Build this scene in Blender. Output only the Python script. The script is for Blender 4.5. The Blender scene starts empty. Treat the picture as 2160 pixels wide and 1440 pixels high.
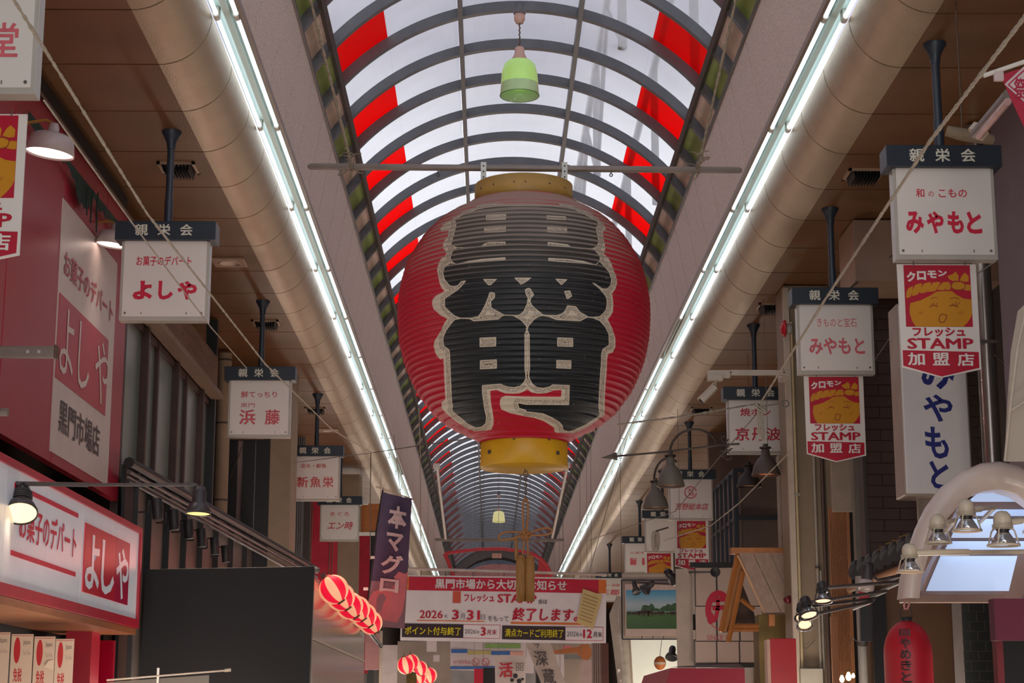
import bpy, bmesh, math, random
import numpy as np
from mathutils import Vector, Matrix
random.seed(7)
SC = bpy.context.scene
COL = SC.collection
# ------------------------------------------------------------------ camera
F = 3800.0                       # focal length in pixels of a 2160 wide frame
TH = math.atan(790 / F)
PSI = math.atan(47 * math.cos(TH) / F)
EYE = Vector((0, 0, 1.6))
fwd = Vector((math.sin(PSI) * math.cos(TH), math.cos(PSI) * math.cos(TH), math.sin(TH)))
rgt = Vector((math.cos(PSI), -math.sin(PSI), 0))
upv = rgt.cross(fwd)
cd = bpy.data.cameras.new('camera')
cam = bpy.data.objects.new('camera', cd)
COL.objects.link(cam)
cam.matrix_world = Matrix(((rgt.x, upv.x, -fwd.x, EYE.x), (rgt.y, upv.y, -fwd.y, EYE.y), (rgt.z, upv.z, -fwd.z, EYE.z), (0, 0, 0, 1)))
cd.sensor_width = 36
cd.lens = 36 * F / 2160
cd.clip_end = 600
SC.camera = cam
# ------------------------------------------------------------------ sky and exposure
SKY_LOW, SKY_HIGH, SKY_GAIN = (0.95, 0.97, 1.0, 1), (0.30, 0.30, 0.35, 1), 2.5
w = bpy.data.worlds.new('sky')
SC.world = w
w.use_nodes = True
nt = w.node_tree
bg = nt.nodes['Background']
tc = nt.nodes.new('ShaderNodeTexCoord')
sp = nt.nodes.new('ShaderNodeSeparateXYZ')
cr = nt.nodes.new('ShaderNodeValToRGB')
nt.links.new(tc.outputs['Generated'], sp.inputs[0])
nt.links.new(sp.outputs['Z'], cr.inputs[0])
nt.links.new(cr.outputs[0], bg.inputs[0])
cr.color_ramp.elements[0].position = 0.295
cr.color_ramp.elements[0].color = SKY_LOW
cr.color_ramp.elements[1].position = 0.36
cr.color_ramp.elements[1].color = SKY_HIGH
bg.inputs[1].default_value = SKY_GAIN
SC.view_settings.view_transform = 'Standard'
SC.view_settings.look = 'None'
SC.view_settings.exposure = 0.0
SC.view_settings.gamma = 1.0
SC.view_settings.use_curve_mapping = False
SC.cycles.use_denoising = True
SC.cycles.max_bounces = 8
SC.cycles.transparent_max_bounces = 12
SC.cycles.sample_clamp_indirect = 6
TUBE_POWER = 2.2
SHOP_FILL = 48.0
# unseen warm fill lights added below the frame on both sides, for shop lighting
for sx in (-2.3, 2.9):
    for k in range(25):
        ld = bpy.data.lights.new('shop_fill_light', 'POINT')
        ld.energy = SHOP_FILL * (1.0 if k < 9 else 1.5)      # stronger fill farther down the street
        ld.color = (1.0, 0.86, 0.74)
        ld.shadow_soft_size = 0.25
        lo = bpy.data.objects.new('shop_fill_light', ld)
        COL.objects.link(lo)
        lo.location = (sx, -4 + k * 3.0, 1.2)


# ------------------------------------------------------------------ pixel <-> place helpers
def ray(px, py):
    return fwd + rgt * ((px - 1080) / F) + upv * ((720 - py) / F)


def P(px, py, d):
    return EYE + ray(px, py) * d


def PY(px, py, Y):
    r = ray(px, py)
    return EYE + r * (Y / r.y)


def PX(px, py, X):
    r = ray(px, py)
    return EYE + r * (X / r.x)


def PZ(px, py, Z):
    r = ray(px, py)
    return EYE + r * ((Z - 1.6) / r.z)


def proj(p):
    v = p - EYE
    d = v.dot(fwd)
    return 1080 + F * v.dot(rgt) / d, 720 - F * v.dot(upv) / d


# ------------------------------------------------------------------ materials
def lin(c):
    return tuple(((v / 255) / 12.92 if v / 255 <= 0.04045 else (((v / 255) + 0.055) / 1.055) ** 2.4) for v in c) + (1,)


MATS = {}


def M(name, col=(128, 128, 128), rough=0.6, metal=0.0, var=0.10, scale=6.0, bump=0.0, bscale=60.0, emit=0.0, ecol=None,
      spec=0.5, grain=None, trans=0.0):
    if name in MATS:
        return MATS[name]
    m = bpy.data.materials.new(name)
    m.use_nodes = True
    n, l = m.node_tree.nodes, m.node_tree.links
    b = n['Principled BSDF']
    base = lin(col)
    b.inputs['Roughness'].default_value = rough
    b.inputs['Metallic'].default_value = metal
    b.inputs['Specular IOR Level'].default_value = spec
    t = n.new('ShaderNodeTexCoord')
    mp = n.new('ShaderNodeMapping')
    l.new(t.outputs['Object'], mp.inputs[0])
    if grain:
        mp.inputs['Scale'].default_value = grain
    no = n.new('ShaderNodeTexNoise')
    no.inputs['Scale'].default_value = scale
    no.inputs['Detail'].default_value = 4
    l.new(mp.outputs[0], no.inputs[0])
    r = n.new('ShaderNodeValToRGB')
    r.color_ramp.elements[0].position = 0.3
    r.color_ramp.elements[1].position = 0.7
    r.color_ramp.elements[0].color = tuple(v * (1 - var) for v in base[:3]) + (1,)
    r.color_ramp.elements[1].color = tuple(min(1, v * (1 + var)) for v in base[:3]) + (1,)
    l.new(no.outputs[0], r.inputs[0])
    l.new(r.outputs[0], b.inputs['Base Color'])
    if bump:
        n2 = n.new('ShaderNodeTexNoise')
        n2.inputs['Scale'].default_value = bscale
        n2.inputs['Detail'].default_value = 3
        l.new(mp.outputs[0], n2.inputs[0])
        bp = n.new('ShaderNodeBump')
        bp.inputs['Strength'].default_value = bump
        bp.inputs['Distance'].default_value = 0.01
        l.new(n2.outputs[0], bp.inputs['Height'])
        l.new(bp.outputs[0], b.inputs['Normal'])
    if emit:
        b.inputs['Emission Color'].default_value = lin(ecol or col)
        b.inputs['Emission Strength'].default_value = emit
    if trans:
        b.inputs['Transmission Weight'].default_value = trans
    MATS[name] = m
    return m


def sheet_mat(name, col, trans_w, tl_w, rough=0.35, tcol=None, var=0.12):
    """translucent plastic sheet: part clear, part diffusing, thin gloss on top"""
    m = bpy.data.materials.new(name)
    m.use_nodes = True
    n, l = m.node_tree.nodes, m.node_tree.links
    n.remove(n['Principled BSDF'])
    out = n['Material Output']
    c = lin(col)
    no = n.new('ShaderNodeTexNoise')
    no.inputs['Scale'].default_value = 1.3
    t = n.new('ShaderNodeTexCoord')
    l.new(t.outputs['Object'], no.inputs[0])
    r = n.new('ShaderNodeValToRGB')
    r.color_ramp.elements[0].position = 0.35
    r.color_ramp.elements[1].position = 0.65
    r.color_ramp.elements[0].color = tuple(v * (1 - var) for v in c[:3]) + (1,)
    r.color_ramp.elements[1].color = c
    l.new(no.outputs[0], r.inputs[0])
    tr = n.new('ShaderNodeBsdfTransparent')
    tl = n.new('ShaderNodeBsdfTranslucent')
    df = n.new('ShaderNodeBsdfDiffuse')
    gl = n.new('ShaderNodeBsdfGlossy')
    gl.inputs['Roughness'].default_value = rough
    tr.inputs[0].default_value = lin(tcol) if tcol else c
    l.new(r.outputs[0], tl.inputs[0])
    l.new(r.outputs[0], df.inputs[0])
    m1, m2, m3 = (n.new('ShaderNodeMixShader') for _ in range(3))
    m1.inputs[0].default_value = tl_w
    l.new(df.outputs[0], m1.inputs[1])
    l.new(tl.outputs[0], m1.inputs[2])
    m2.inputs[0].default_value = trans_w
    l.new(m1.outputs[0], m2.inputs[1])
    l.new(tr.outputs[0], m2.inputs[2])
    m3.inputs[0].default_value = 0.06
    l.new(m2.outputs[0], m3.inputs[1])
    l.new(gl.outputs[0], m3.inputs[2])
    l.new(m3.outputs[0], out.inputs[0])
    MATS[name] = m
    return m


def E_(name, col, s):
    return M(name, col, rough=0.5, emit=s, ecol=col, var=0.02)


# ------------------------------------------------------------------ mesh builder
class MB:
    def __init__(s):
        s.v, s.f, s.sm, s.mi = [], [], [], []
        s.cur = 0

    def add(s, vs, fs, smooth=False, mx=None):
        o = len(s.v)
        s.v += [tuple(mx @ Vector(p)) if mx is not None else tuple(p) for p in vs]
        s.f += [tuple(i + o for i in f) for f in fs]
        s.sm += [smooth] * len(fs)
        s.mi += [s.cur] * len(fs)
        return s

    def box(s, x0, x1, y0, y1, z0, z1, mx=None, bev=0.0):
        if x0 > x1: x0, x1 = x1, x0
        if y0 > y1: y0, y1 = y1, y0
        if z0 > z1: z0, z1 = z1, z0
        if not bev:
            vs = [(x, y, z) for z in (z0, z1) for y in (y0, y1) for x in (x0, x1)]
            return s.add(vs, [(0, 2, 3, 1), (4, 5, 7, 6), (0, 1, 5, 4), (2, 6, 7, 3), (0, 4, 6, 2), (1, 3, 7, 5)], False, mx)
        bm = bmesh.new()
        bmesh.ops.create_cube(bm, size=1, matrix=Matrix.Translation(((x0 + x1) / 2, (y0 + y1) / 2, (z0 + z1) / 2)) @ Matrix.Diagonal((x1 - x0, y1 - y0, z1 - z0, 1)))
        bmesh.ops.bevel(bm, geom=bm.edges[:], offset=bev, segments=2, affect='EDGES', profile=0.5)
        vs = [tuple(v.co) for v in bm.verts]
        bm.verts.index_update()
        fs = [tuple(v.index for v in f.verts) for f in bm.faces]
        bm.free()
        return s.add(vs, fs, False, mx)

    def tube(s, pts, r, n=8, cap=True, mx=None, smooth=True):
        pts = [Vector(p) for p in pts]
        rr = r if isinstance(r, (list, tuple)) else [r] * len(pts)
        rings = []
        prev = None
        for i, p in enumerate(pts):
            a = pts[max(0, i - 1)]
            b = pts[min(len(pts) - 1, i + 1)]
            t = (b - a).normalized()
            if prev is None:
                u = t.cross(Vector((0, 0, 1)))
                if u.length < 1e-3: u = t.cross(Vector((1, 0, 0)))
                u.normalize()
            else:
                u = prev - t * prev.dot(t)
                if u.length < 1e-5: u = t.cross(Vector((1, 0, 0)))
                u.normalize()
            prev = u
            v = t.cross(u)
            rings.append([p + (u * math.cos(2 * math.pi * k / n) + v * math.sin(2 * math.pi * k / n)) * rr[i] for k in range(n)])
        vs = [q for ring in rings for q in ring]
        fs = []
        for i in range(len(rings) - 1):
            for k in range(n):
                a, b = i * n + k, i * n + (k + 1) % n
                fs.append((a, b, b + n, a + n))
        s.add(vs, fs, smooth, mx)
        if cap:
            s.add(rings[0], [tuple(reversed(range(n)))], False, mx)
            s.add(rings[-1], [tuple(range(n))], False, mx)
        return s

    def lathe(s, prof, n=24, mx=None, a0=0.0, a1=2 * math.pi, smooth=True, cap=False):
        full = abs(a1 - a0 - 2 * math.pi) < 1e-6
        m = n if full else n + 1
        vs, fs = [], []
        for r, z in prof:
            for k in range(m):
                a = a0 + (a1 - a0) * k / n
                vs.append((r * math.cos(a), r * math.sin(a), z))
        for i in range(len(prof) - 1):
            for k in range(n):
                k2 = (k + 1) % m
                fs.append((i * m + k, i * m + k2, (i + 1) * m + k2, (i + 1) * m + k))
        s.add(vs, fs, smooth, mx)
        if cap:
            s.add(vs[:m], [tuple(reversed(range(m)))], False, mx)
            s.add(vs[-m:], [tuple(range(m))], False, mx)
        return s

    def prism(s, poly, y0, y1, mx=None):
        """polygon in (x, z) extruded along y"""
        n = len(poly)
        ar = sum(poly[i][0] * poly[(i + 1) % n][1] - poly[(i + 1) % n][0] * poly[i][1] for i in range(n))
        if ar < 0: poly = poly[::-1]
        vs = [(x, y0, z) for x, z in poly] + [(x, y1, z) for x, z in poly]
        fs = [tuple(range(n)), tuple(reversed(range(n, 2 * n)))]
        fs += [((i + 1) % n, i, n + i, n + (i + 1) % n) for i in range(n)]
        return s.add(vs, fs, False, mx)

    def quad(s, a, b, c, d):
        return s.add([a, b, c, d], [(0, 1, 2, 3)])

    def build(s, name, mat, parent=None, loc=None):
        me = bpy.data.meshes.new(name)
        me.from_pydata(s.v, [], s.f)
        for m in (mat if isinstance(mat, (list, tuple)) else [mat]):
            me.materials.append(m)
        me.polygons.foreach_set('use_smooth', s.sm)
        me.polygons.foreach_set('material_index', s.mi)
        me.update()
        o = bpy.data.objects.new(name, me)
        COL.objects.link(o)
        if parent: o.parent = parent
        if loc is not None: o.location = loc
        return o


def thing(name, label, cat, loc=(0, 0, 0), rz=0.0, group=None, kind=None, rot=None):
    o = bpy.data.objects.new(name, None)
    o.empty_display_size = 0.1
    COL.objects.link(o)
    o.location = loc
    o.rotation_euler = rot or (0, 0, rz)
    tag(o, label, cat, group, kind)
    return o


def tag(o, label=None, cat=None, group=None, kind=None):
    if label: o['label'] = label
    if cat: o['category'] = cat
    if group: o['group'] = group
    if kind: o['kind'] = kind
    return o


def struct(o, label=None, cat=None):
    o['kind'] = 'structure'
    if label: o['label'] = label
    if cat: o['category'] = cat
    return o


def dup(o, parent=None, loc=None, name=None):
    c = o.copy()
    COL.objects.link(c)
    c.parent = parent if parent is not None else o.parent
    if loc is not None: c.location = loc
    return c


def top_z(x):
    h = abs(x - 0.27)
    if h < 1.80: return 5.88 + math.sqrt(max(0.01, 2.164 ** 2 - h * h)) + 0.02
    if h < 1.96: return 6.9 - (h - 1.80) * 4
    if h < 2.51: return 6.245 - math.sqrt(max(0, 0.345 ** 2 - (2.51 - h) ** 2)) + 0.01
    return 5.91


def wires(t, pts, r=0.0035):
    """thin steel hanging wires from world points up to the roof"""
    bpy.context.view_layer.update()
    inv = t.matrix_world.inverted()
    for p in pts:
        p = Vector(p)
        MB().tube([inv @ p, inv @ Vector((p.x, p.y, top_z(p.x) + (0.10 if abs(p.x - 0.27) < 1.8 else 0.0)))], r, 5).build('hanging_wire', MATS['thin_grey_wire'], t)


# ------------------------------------------------------------------ lettering
_tc = {}


def _text_data(s, bold, res=2):
    k = (s, bold)
    if k in _tc: return _tc[k]
    c = bpy.data.curves.new('lettering', 'FONT')
    c.body = s
    c.size = 1
    c.offset = bold
    c.resolution_u = res
    o = bpy.data.objects.new('lettering', c)
    COL.objects.link(o)
    bpy.context.view_layer.update()
    me = bpy.data.meshes.new_from_object(o.evaluated_get(bpy.context.evaluated_depsgraph_get()))
    n = len(me.vertices)
    co = np.empty(n * 3)
    me.vertices.foreach_get('co', co)
    co = co.reshape(-1, 3)
    fs = [tuple(p.vertices) for p in me.polygons]
    bpy.data.objects.remove(o)
    bpy.data.curves.remove(c)
    bpy.data.meshes.remove(me)
    _tc[k] = (co, fs)
    return _tc[k]


def glyphs(mb, s, x0, x1, z0, z1, y=0.0, bold=0.02, shear=0.0, vertical=False, gap=0.12):
    """lettering fitted to the box x0..x1, z0..z1 on a board that faces -y"""
    if vertical:
        n = len(s)
        h = (z1 - z0) / n
        for i, ch in enumerate(s):
            glyphs(mb, ch, x0, x1, z1 - (i + 1) * h + h * gap / 2, z1 - i * h - h * gap / 2, y, bold, shear)
        return mb
    dense = any('\u4e00' <= ch <= '\u9fff' for ch in s)
    extra = 0.0
    if dense and bold > 0.008:
        extra, bold = bold * 0.9, 0.006
    elif s.isascii():
        extra, bold = bold * 0.9, 0.0
    co, fs = _text_data(s, bold)
    if extra:
        n0 = len(co)
        shifts = [(-extra, 0), (extra, 0), (0, -extra * 0.6), (0, extra * 0.6)]
        co = np.concatenate([co + np.array([dx, dy, 0]) for dx, dy in shifts])
        fs = [tuple(i + k * n0 for i in f) for k in range(len(shifts)) for f in fs]
        lift = np.repeat(np.arange(len(shifts)) * 0.00015, n0)
        co = co.copy()
        co[:, 2] = lift
    else:
        co = co.copy()
        co[:, 2] = 0
    mn, mx = co.min(0), co.max(0)
    sx = (x1 - x0) / (mx[0] - mn[0])
    sz = (z1 - z0) / (mx[1] - mn[1])
    vs = [(x0 + (p[0] - mn[0]) * sx + shear * (p[1] - mn[1]) * sz, y - p[2], z0 + (p[1] - mn[1]) * sz) for p in co]
    mb.add(vs, fs)
    return mb


def letter(parent, s, x0, x1, z0, z1, mat, y=-0.002, bold=0.02, shear=0.0, vertical=False, name='lettering', gap=0.12):
    mb = MB()
    glyphs(mb, s, x0, x1, z0, z1, y, bold, shear, vertical, gap)
    return mb.build(name, mat, parent)


def stroke(mb, pts, wd, y=0.0):
    """flat brush stroke along (x, z) points"""
    n = len(pts)
    vs, fs = [], []
    for i in range(n):
        a, b = pts[max(0, i - 1)], pts[min(n - 1, i + 1)]
        dx, dz = b[0] - a[0], b[1] - a[1]
        L = math.hypot(dx, dz) or 1
        ww = wd[i] if isinstance(wd, (list, tuple)) else wd
        nx, nz = -dz / L * ww / 2, dx / L * ww / 2
        vs += [(pts[i][0] + nx, y, pts[i][1] + nz), (pts[i][0] - nx, y, pts[i][1] - nz)]
        if i: fs.append((2 * i - 2, 2 * i - 1, 2 * i + 1, 2 * i))
    return mb.add(vs, fs)


def ell(cx, cz, rx, rz, n=28, a0=0, a1=360):
    return [(cx + rx * math.cos(math.radians(a0 + (a1 - a0) * i / n)), cz + rz * math.sin(math.radians(a0 + (a1 - a0) * i / n))) for i in range(n + (1 if a1 - a0 < 360 else 0))]


def flat(mb, poly, y):
    n = len(poly)
    ar = sum(poly[i][0] * poly[(i + 1) % n][1] - poly[(i + 1) % n][0] * poly[i][1] for i in range(n))
    if ar < 0: poly = poly[::-1]
    mb.add([(x, y, z) for x, z in poly], [tuple(range(n))])
    return mb

# ------------------------------------------------------------------ material set
granite = M('speckled_fascia_panel', (218, 200, 186), metal=0.5, rough=0.36, var=0.30, scale=75, bump=0.8, bscale=110)
hammer = M('hammered_beige_metal', (176, 152, 124), metal=0.35, rough=0.36, var=0.05, scale=5, bump=0.45, bscale=90)
ceilm = M('brown_ceiling_sheet', (116, 78, 46), rough=0.38, var=0.10, scale=3, bump=0.25, bscale=80)
steel_dark = M('dark_roof_steel', (98, 100, 106), rough=0.45, var=0.12)
rail_dark = M('dark_rail_steel', (70, 62, 60), rough=0.5, var=0.12)
green_sheet = M('green_lining_sheet', (138, 158, 84), rough=0.5, var=0.15)
beige_sheet = M('beige_lining_sheet', (212, 186, 168), rough=0.55, var=0.12)
white_metal = M('white_reflector_metal', (196, 214, 204), rough=0.35, var=0.03)
clear_sheet = sheet_mat('milky_roof_sheet', (236, 236, 238), 0.62, 0.75)
red_sheet = sheet_mat('red_roof_sheet', (232, 10, 24), 0.62, 0.7, tcol=(235, 20, 32))
tube_glow = E_('tube_glow', (226, 240, 250), TUBE_POWER)
black_m = M('matt_black_metal', (30, 29, 31), rough=0.5)
grey_m = M('grey_metal', (120, 118, 114), rough=0.4, metal=0.3)
navy = M('navy_header_board', (28, 38, 50), rough=0.4)
post_m = M('dark_blue_grey_post', (44, 54, 66), rough=0.4)
sign_white = M('sign_face_white', (222, 214, 206), rough=0.32, var=0.03, scale=2)
sign_edge = M('sign_edge_acrylic', (176, 170, 160), rough=0.25, var=0.04)
red_ink = M('red_lettering_ink', (200, 22, 58), rough=0.4, var=0.04)
red_fade = M('faded_red_lettering_ink', (206, 96, 104), rough=0.5, var=0.10, scale=14)
cream_ink = M('cream_lettering', (214, 210, 192), rough=0.4, var=0.06)
concrete = M('street_paving', (120, 112, 104), rough=0.7, var=0.12)
dark_wall = M('dark_shop_wall', (62, 50, 42), rough=0.8, var=0.15)
tan_wall = M('tan_painted_pillar', (150, 130, 106), rough=0.6, var=0.07, bump=0.1, bscale=20)
pale_wall = M('pale_beige_wall', (190, 172, 154), rough=0.6, var=0.06)
white_paint = M('white_paint', (214, 208, 198), rough=0.45, var=0.05)
wire_m = M('thin_grey_wire', (110, 100, 92), rough=0.7)
XC = 0.27        # the arcade's axis
H0 = 1.6
# ------------------------------------------------------------------ ground and outer walls
mb = MB().box(-9, 9, -6, 170, -0.1, 0)
struct(mb.build('floor', concrete), 'grey paved street running through the covered market', 'street')
wl = MB().box(-4.0, -3.8, -6, 170, 0, 7).build('wall_left', dark_wall)
struct(wl, 'dark brown wall behind the shops on the left side', 'wall')
wr = MB().box(4.9, 5.1, -6, 170, 0, 7).build('wall_right', dark_wall)
struct(wr, 'dark brown wall behind the shops on the right side', 'wall')

# ------------------------------------------------------------------ ceilings, rounded beams, fascias (panel by panel)
NP = 36
Y0C, STEP = 11.54 - 0.96 * 5, 0.96


def run(root, name, mb, mat, y0, n, step):
    first = mb.build(name, mat, root, (0, y0, 0))
    for i in range(1, n):
        dup(first, root, (0, y0 + i * step, 0))
    return first


def side(sgn, nm, lab):
    X = lambda h: XC + sgn * h                    # half-width -> world x
    # flat brown ceiling
    c = thing('ceiling', 'brown sheet metal ceiling over the %s row of hanging signs' % lab, 'ceiling', kind='structure')
    g = 0.010
    m = MB().box(X(2.51), X(4.62), g, STEP - g, H0 + 4.30, H0 + 4.34)
    run(c, 'panel', m, ceilm, Y0C, NP, STEP)
    MB().box(X(2.51), X(4.62), 0, 130 - (Y0C + NP * STEP), H0 + 4.302, H0 + 4.34).build('long_panel', ceilm, c, (0, Y0C + NP * STEP, 0))
    MB().box(X(2.51), X(4.62), -5, Y0C + 110, H0 + 4.325, H0 + 4.345).build('backing', black_m, c)
    # quarter round beam
    b = thing('trim_%d' % (1 if sgn < 0 else 2), 'rounded beige metal beam along the %s side of the roof opening' % lab, 'beam', kind='structure')
    m = MB()
    pts = [(2.51 - 0.345 * math.sin(a), 4.645 - 0.345 * math.cos(a)) for a in [i * math.pi / 2 / 14 for i in range(15)]]
    pts = [(h, z) for h, z in pts]
    for y0, y1, mm in ((0.009, STEP - 0.009, m),):
        vs = [(X(h), y, H0 + z) for h, z in pts for y in (y0, y1)]
        fs = [(2 * i, 2 * i + 1, 2 * i + 3, 2 * i + 2) if sgn > 0 else (2 * i, 2 * i + 2, 2 * i + 3, 2 * i + 1) for i in range(len(pts) - 1)]
        mm.add(vs, fs, True)
        # lips at both ends so the seam has depth
        for y in (y0, y1):
            vs = [(X(h), y, H0 + z) for h, z in pts] + [(X(h + (2.51 - h) * 0.05 + 0.0), y, H0 + z + 0.012) for h, z in pts]
            k = len(pts)
            mm.add(vs, [(i, i + 1, k + i + 1, k + i) for i in range(k - 1)])
    run(b, 'segment', m, hammer, Y0C, NP, STEP)
    m = MB()
    L = 130 - (Y0C + NP * STEP)
    vs = [(X(h), y, H0 + z) for h, z in pts for y in (0, L)]
    m.add(vs, [(2 * i, 2 * i + 1, 2 * i + 3, 2 * i + 2) for i in range(len(pts) - 1)], True)
    m.build('long_segment', hammer, b, (0, Y0C + NP * STEP, 0))
    m = MB()
    vs = [(X(h + 0.012), y, H0 + z + 0.012) for h, z in pts for y in (-5, Y0C + 110)]
    m.add(vs, [(2 * i, 2 * i + 1, 2 * i + 3, 2 * i + 2) for i in range(len(pts) - 1)], True)
    m.build('backing', black_m, b)
    # fascia of steep panels
    f = thing('trim_%d' % (3 if sgn < 0 else 4), 'speckled pinkish grey fascia panels between the %s lamps and the glazed vault' % lab, 'fascia', kind='structure')
    A, B = (1.955, 4.66), (1.815, 5.46)
    def slab(y0, y1, off=0.0):
        mm = MB()
        t = 0.03
        vs = [(X(A[0] + off), y0, H0 + A[1]), (X(B[0] + off), y0, H0 + B[1]), (X(B[0] + t + off), y0, H0 + B[1]), (X(A[0] + t + off), y0, H0 + A[1])]
        vs += [(x, y1, z) for x, _, z in vs]
        mm.add(vs, [(0, 1, 2, 3), (7, 6, 5, 4), (0, 4, 5, 1), (1, 5, 6, 2), (2, 6, 7, 3), (3, 7, 4, 0)])
        return mm
    run(f, 'panel', slab(0.010, STEP - 0.010), granite, Y0C + 0.5, NP, STEP)
    slab(0, L).build('long_panel', granite, f, (0, Y0C + 0.5 + NP * STEP, 0))
    slab(-5, Y0C + 110, 0.022).build('backing', black_m, f)
    MB().box(X(1.80), X(1.86), -5, 130, H0 + 5.44, H0 + 5.475).build('top_trim', rail_dark, f)
    MB().box(X(1.94), X(1.965), -5, 130, H0 + 4.615, H0 + 4.665).build('bottom_trim', M('trim_brown_grey', (128, 108, 92), rough=0.4), f)
    # lamp trough above the tubes
    tr = MB().box(X(1.95), X(2.175), -5, 130, H0 + 4.70, H0 + 4.72).build('reflector', white_metal, f)
    # tubes
    n = 0
    lampy = 11.53 - 2.36 * 3
    first = None
    for i in range(24):
        y = lampy + i * 2.36
        nth = ['', '', 'first', 'second', 'third', 'fourth', 'fifth', 'sixth', 'seventh', 'eighth', 'ninth', 'tenth', 'eleventh', 'twelfth']
        ll = ('%s twin tube fluorescent light in view, counted from the top of the %s row' % (nth[i], lab)) if 2 <= i < 14 else ('twin tube fluorescent light in the far part of the %s row' % lab if i >= 14 else 'twin tube fluorescent light of the %s row above the camera' % lab)
        r = thing('fluorescent_light', ll, 'light', (X(2.065), y, H0 + 4.65), group='twin tube lights in a row along the %s beam' % lab)
        if first is None:
            first = []
            mm = MB().box(-0.022, 0.022, 0.0, 2.36, 0.012, 0.05)
            first.append(mm.build('housing', white_metal, r))
            for dx in (-0.068, 0.068):
                first.append(MB().tube([(dx, 0.045, 0), (dx, 2.315, 0)], 0.0155, 10).build('tube', tube_glow, r))
                for yy in (0.0, 2.318):
                    mm = MB().box(dx - 0.02, dx + 0.02, yy, yy + 0.042, -0.02, 0.05, bev=0.004)
                    mm.tube([(dx, yy + 0.001, -0.004), (dx, yy + 0.041, -0.004)], 0.021, 10)
                    first.append(mm.build('socket', white_paint, r))
        else:
            for o in first:
                # one tube of the far lamp on each side is burnt out
                if o.name.startswith('tube') and ((sgn < 0 and i == 12 and o.location.x == 0 and o is first[4]) or (sgn > 0 and i == 7 and o is first[1])):
                    continue
                dup(o, r)


side(-1, 'left', 'left')
side(1, 'right', 'right')

# ------------------------------------------------------------------ vaulted skylight
RC, RR = 4.28 + H0, 2.164
roof = thing('roof', 'arched dark steel roof glazed with milky and red sheets', 'roof', kind='structure')
NB = 62
YR = 15.88 - 0.96 * 5
ang = lambda d: math.radians(d)


def arc_strip(r0, r1, a0, a1, y0, y1, n):
    """curved slab, angles from the top, r0<r1"""
    m = MB()
    vs, fs = [], []
    for i in range(n + 1):
        a = ang(a0 + (a1 - a0) * i / n)
        for r, y in ((r0, y0), (r0, y1), (r1, y1), (r1, y0)):
            vs.append((XC + r * math.sin(a), y, RC + r * math.cos(a)))
    for i in range(n):
        for k in range(4):
            fs.append((i * 4 + k, i * 4 + (k + 1) % 4, i * 4 + 4 + (k + 1) % 4, i * 4 + 4 + k))
    fs.append((3, 2, 1, 0))
    fs.append(tuple(n * 4 + k for k in range(4)))
    m.add(vs, fs)
    return m


ribm = arc_strip(RR + 0.012, RR + 0.104, -58.5, 58.5, -0.036, 0.036, 44)
for v0, v1 in ((RR - 0.004, RR + 0.004),):
    pass
first = ribm.build('rib', steel_dark, roof, (0, YR, 0))
for i in range(1, NB + 1):
    dup(first, roof, (0, YR + 0.96 * i, 0))
L = 0.96 * NB
for s in (-1, 1):
    a = ang(15)
    MB().box(XC + s * 0.56 - 0.022, XC + s * 0.56 + 0.022, YR - 3, YR + L, RC + RR * math.cos(a) + 0.0, RC + RR * math.cos(a) + 0.09).build('purlin', steel_dark, roof)
    mx = Matrix.Translation((XC, 0, RC)) @ Matrix.Rotation(s * ang(49.7), 4, 'Y')
    MB().box(-0.022, 0.022, YR - 3, YR + L, RR - 0.03, RR + 0.03, mx=mx).build('rail', rail_dark, roof)
RG = RR + 0.105
segs = [(-48.3, -33.0, 's'), (-32.95, -15.1, 'm'), (-14.9, 14.9, 'c'), (15.1, 32.95, 'm'), (33.0, 48.3, 's')]
cache = {}
for i in range(NB):
    red = (i % 2 == 0)          # the bay between 14.92 and 15.88 is number 4
    y = YR + 0.96 * i
    for a0, a1, k in segs:
        mat = red_sheet if (k == 's' and red) else clear_sheet
        key = (a0, mat.name)
        if key not in cache:
            cache[key] = arc_strip(RG, RG + 0.006, a0, a1, 0.0, 0.96, 5 if k != 'c' else 8).build('pane', mat, roof, (0, y, 0))
        else:
            dup(cache[key], roof, (0, y, 0))
    for s in (-1, 1):
        mat = green_sheet if red else beige_sheet
        key = (s, mat.name)
        if key not in cache:
            cache[key] = arc_strip(RG - 0.01, RG + 0.01, 48.4 * s, 60 * s, 0.0, 0.96, 3).build('lining_panel', mat, roof, (0, y, 0))
        else:
            dup(cache[key], roof, (0, y, 0))
# scaffold-like steelwork standing on the outside of the right half of the vault
tr = thing('roof_truss', 'grey steel truss seen dimly through the milky roof sheets', 'truss', (0, 0, 0))
tmb = MB()
for k in range(7):
    yy = 16.5 + k * 4.2
    tmb.tube([(XC + 1.0, yy, RC + 2.05), (XC + 1.0, yy, RC + 3.4)], 0.05, 6)
    tmb.tube([(XC + 1.7, yy, RC + 1.7), (XC + 1.7, yy, RC + 3.4)], 0.05, 6)
    tmb.tube([(XC + 1.0, yy, RC + 2.1), (XC + 1.0, yy + 2.1, RC + 3.3), (XC + 1.0, yy + 4.2, RC + 2.1)], 0.03, 6)
tmb.tube([(XC + 1.0, 14, RC + 3.4), (XC + 1.0, 46, RC + 3.4)], 0.05, 6)
tmb.tube([(XC + 1.7, 14, RC + 3.4), (XC + 1.7, 46, RC + 3.4)], 0.05, 6)
tmb.build('lattice', grey_m, tr)

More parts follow.
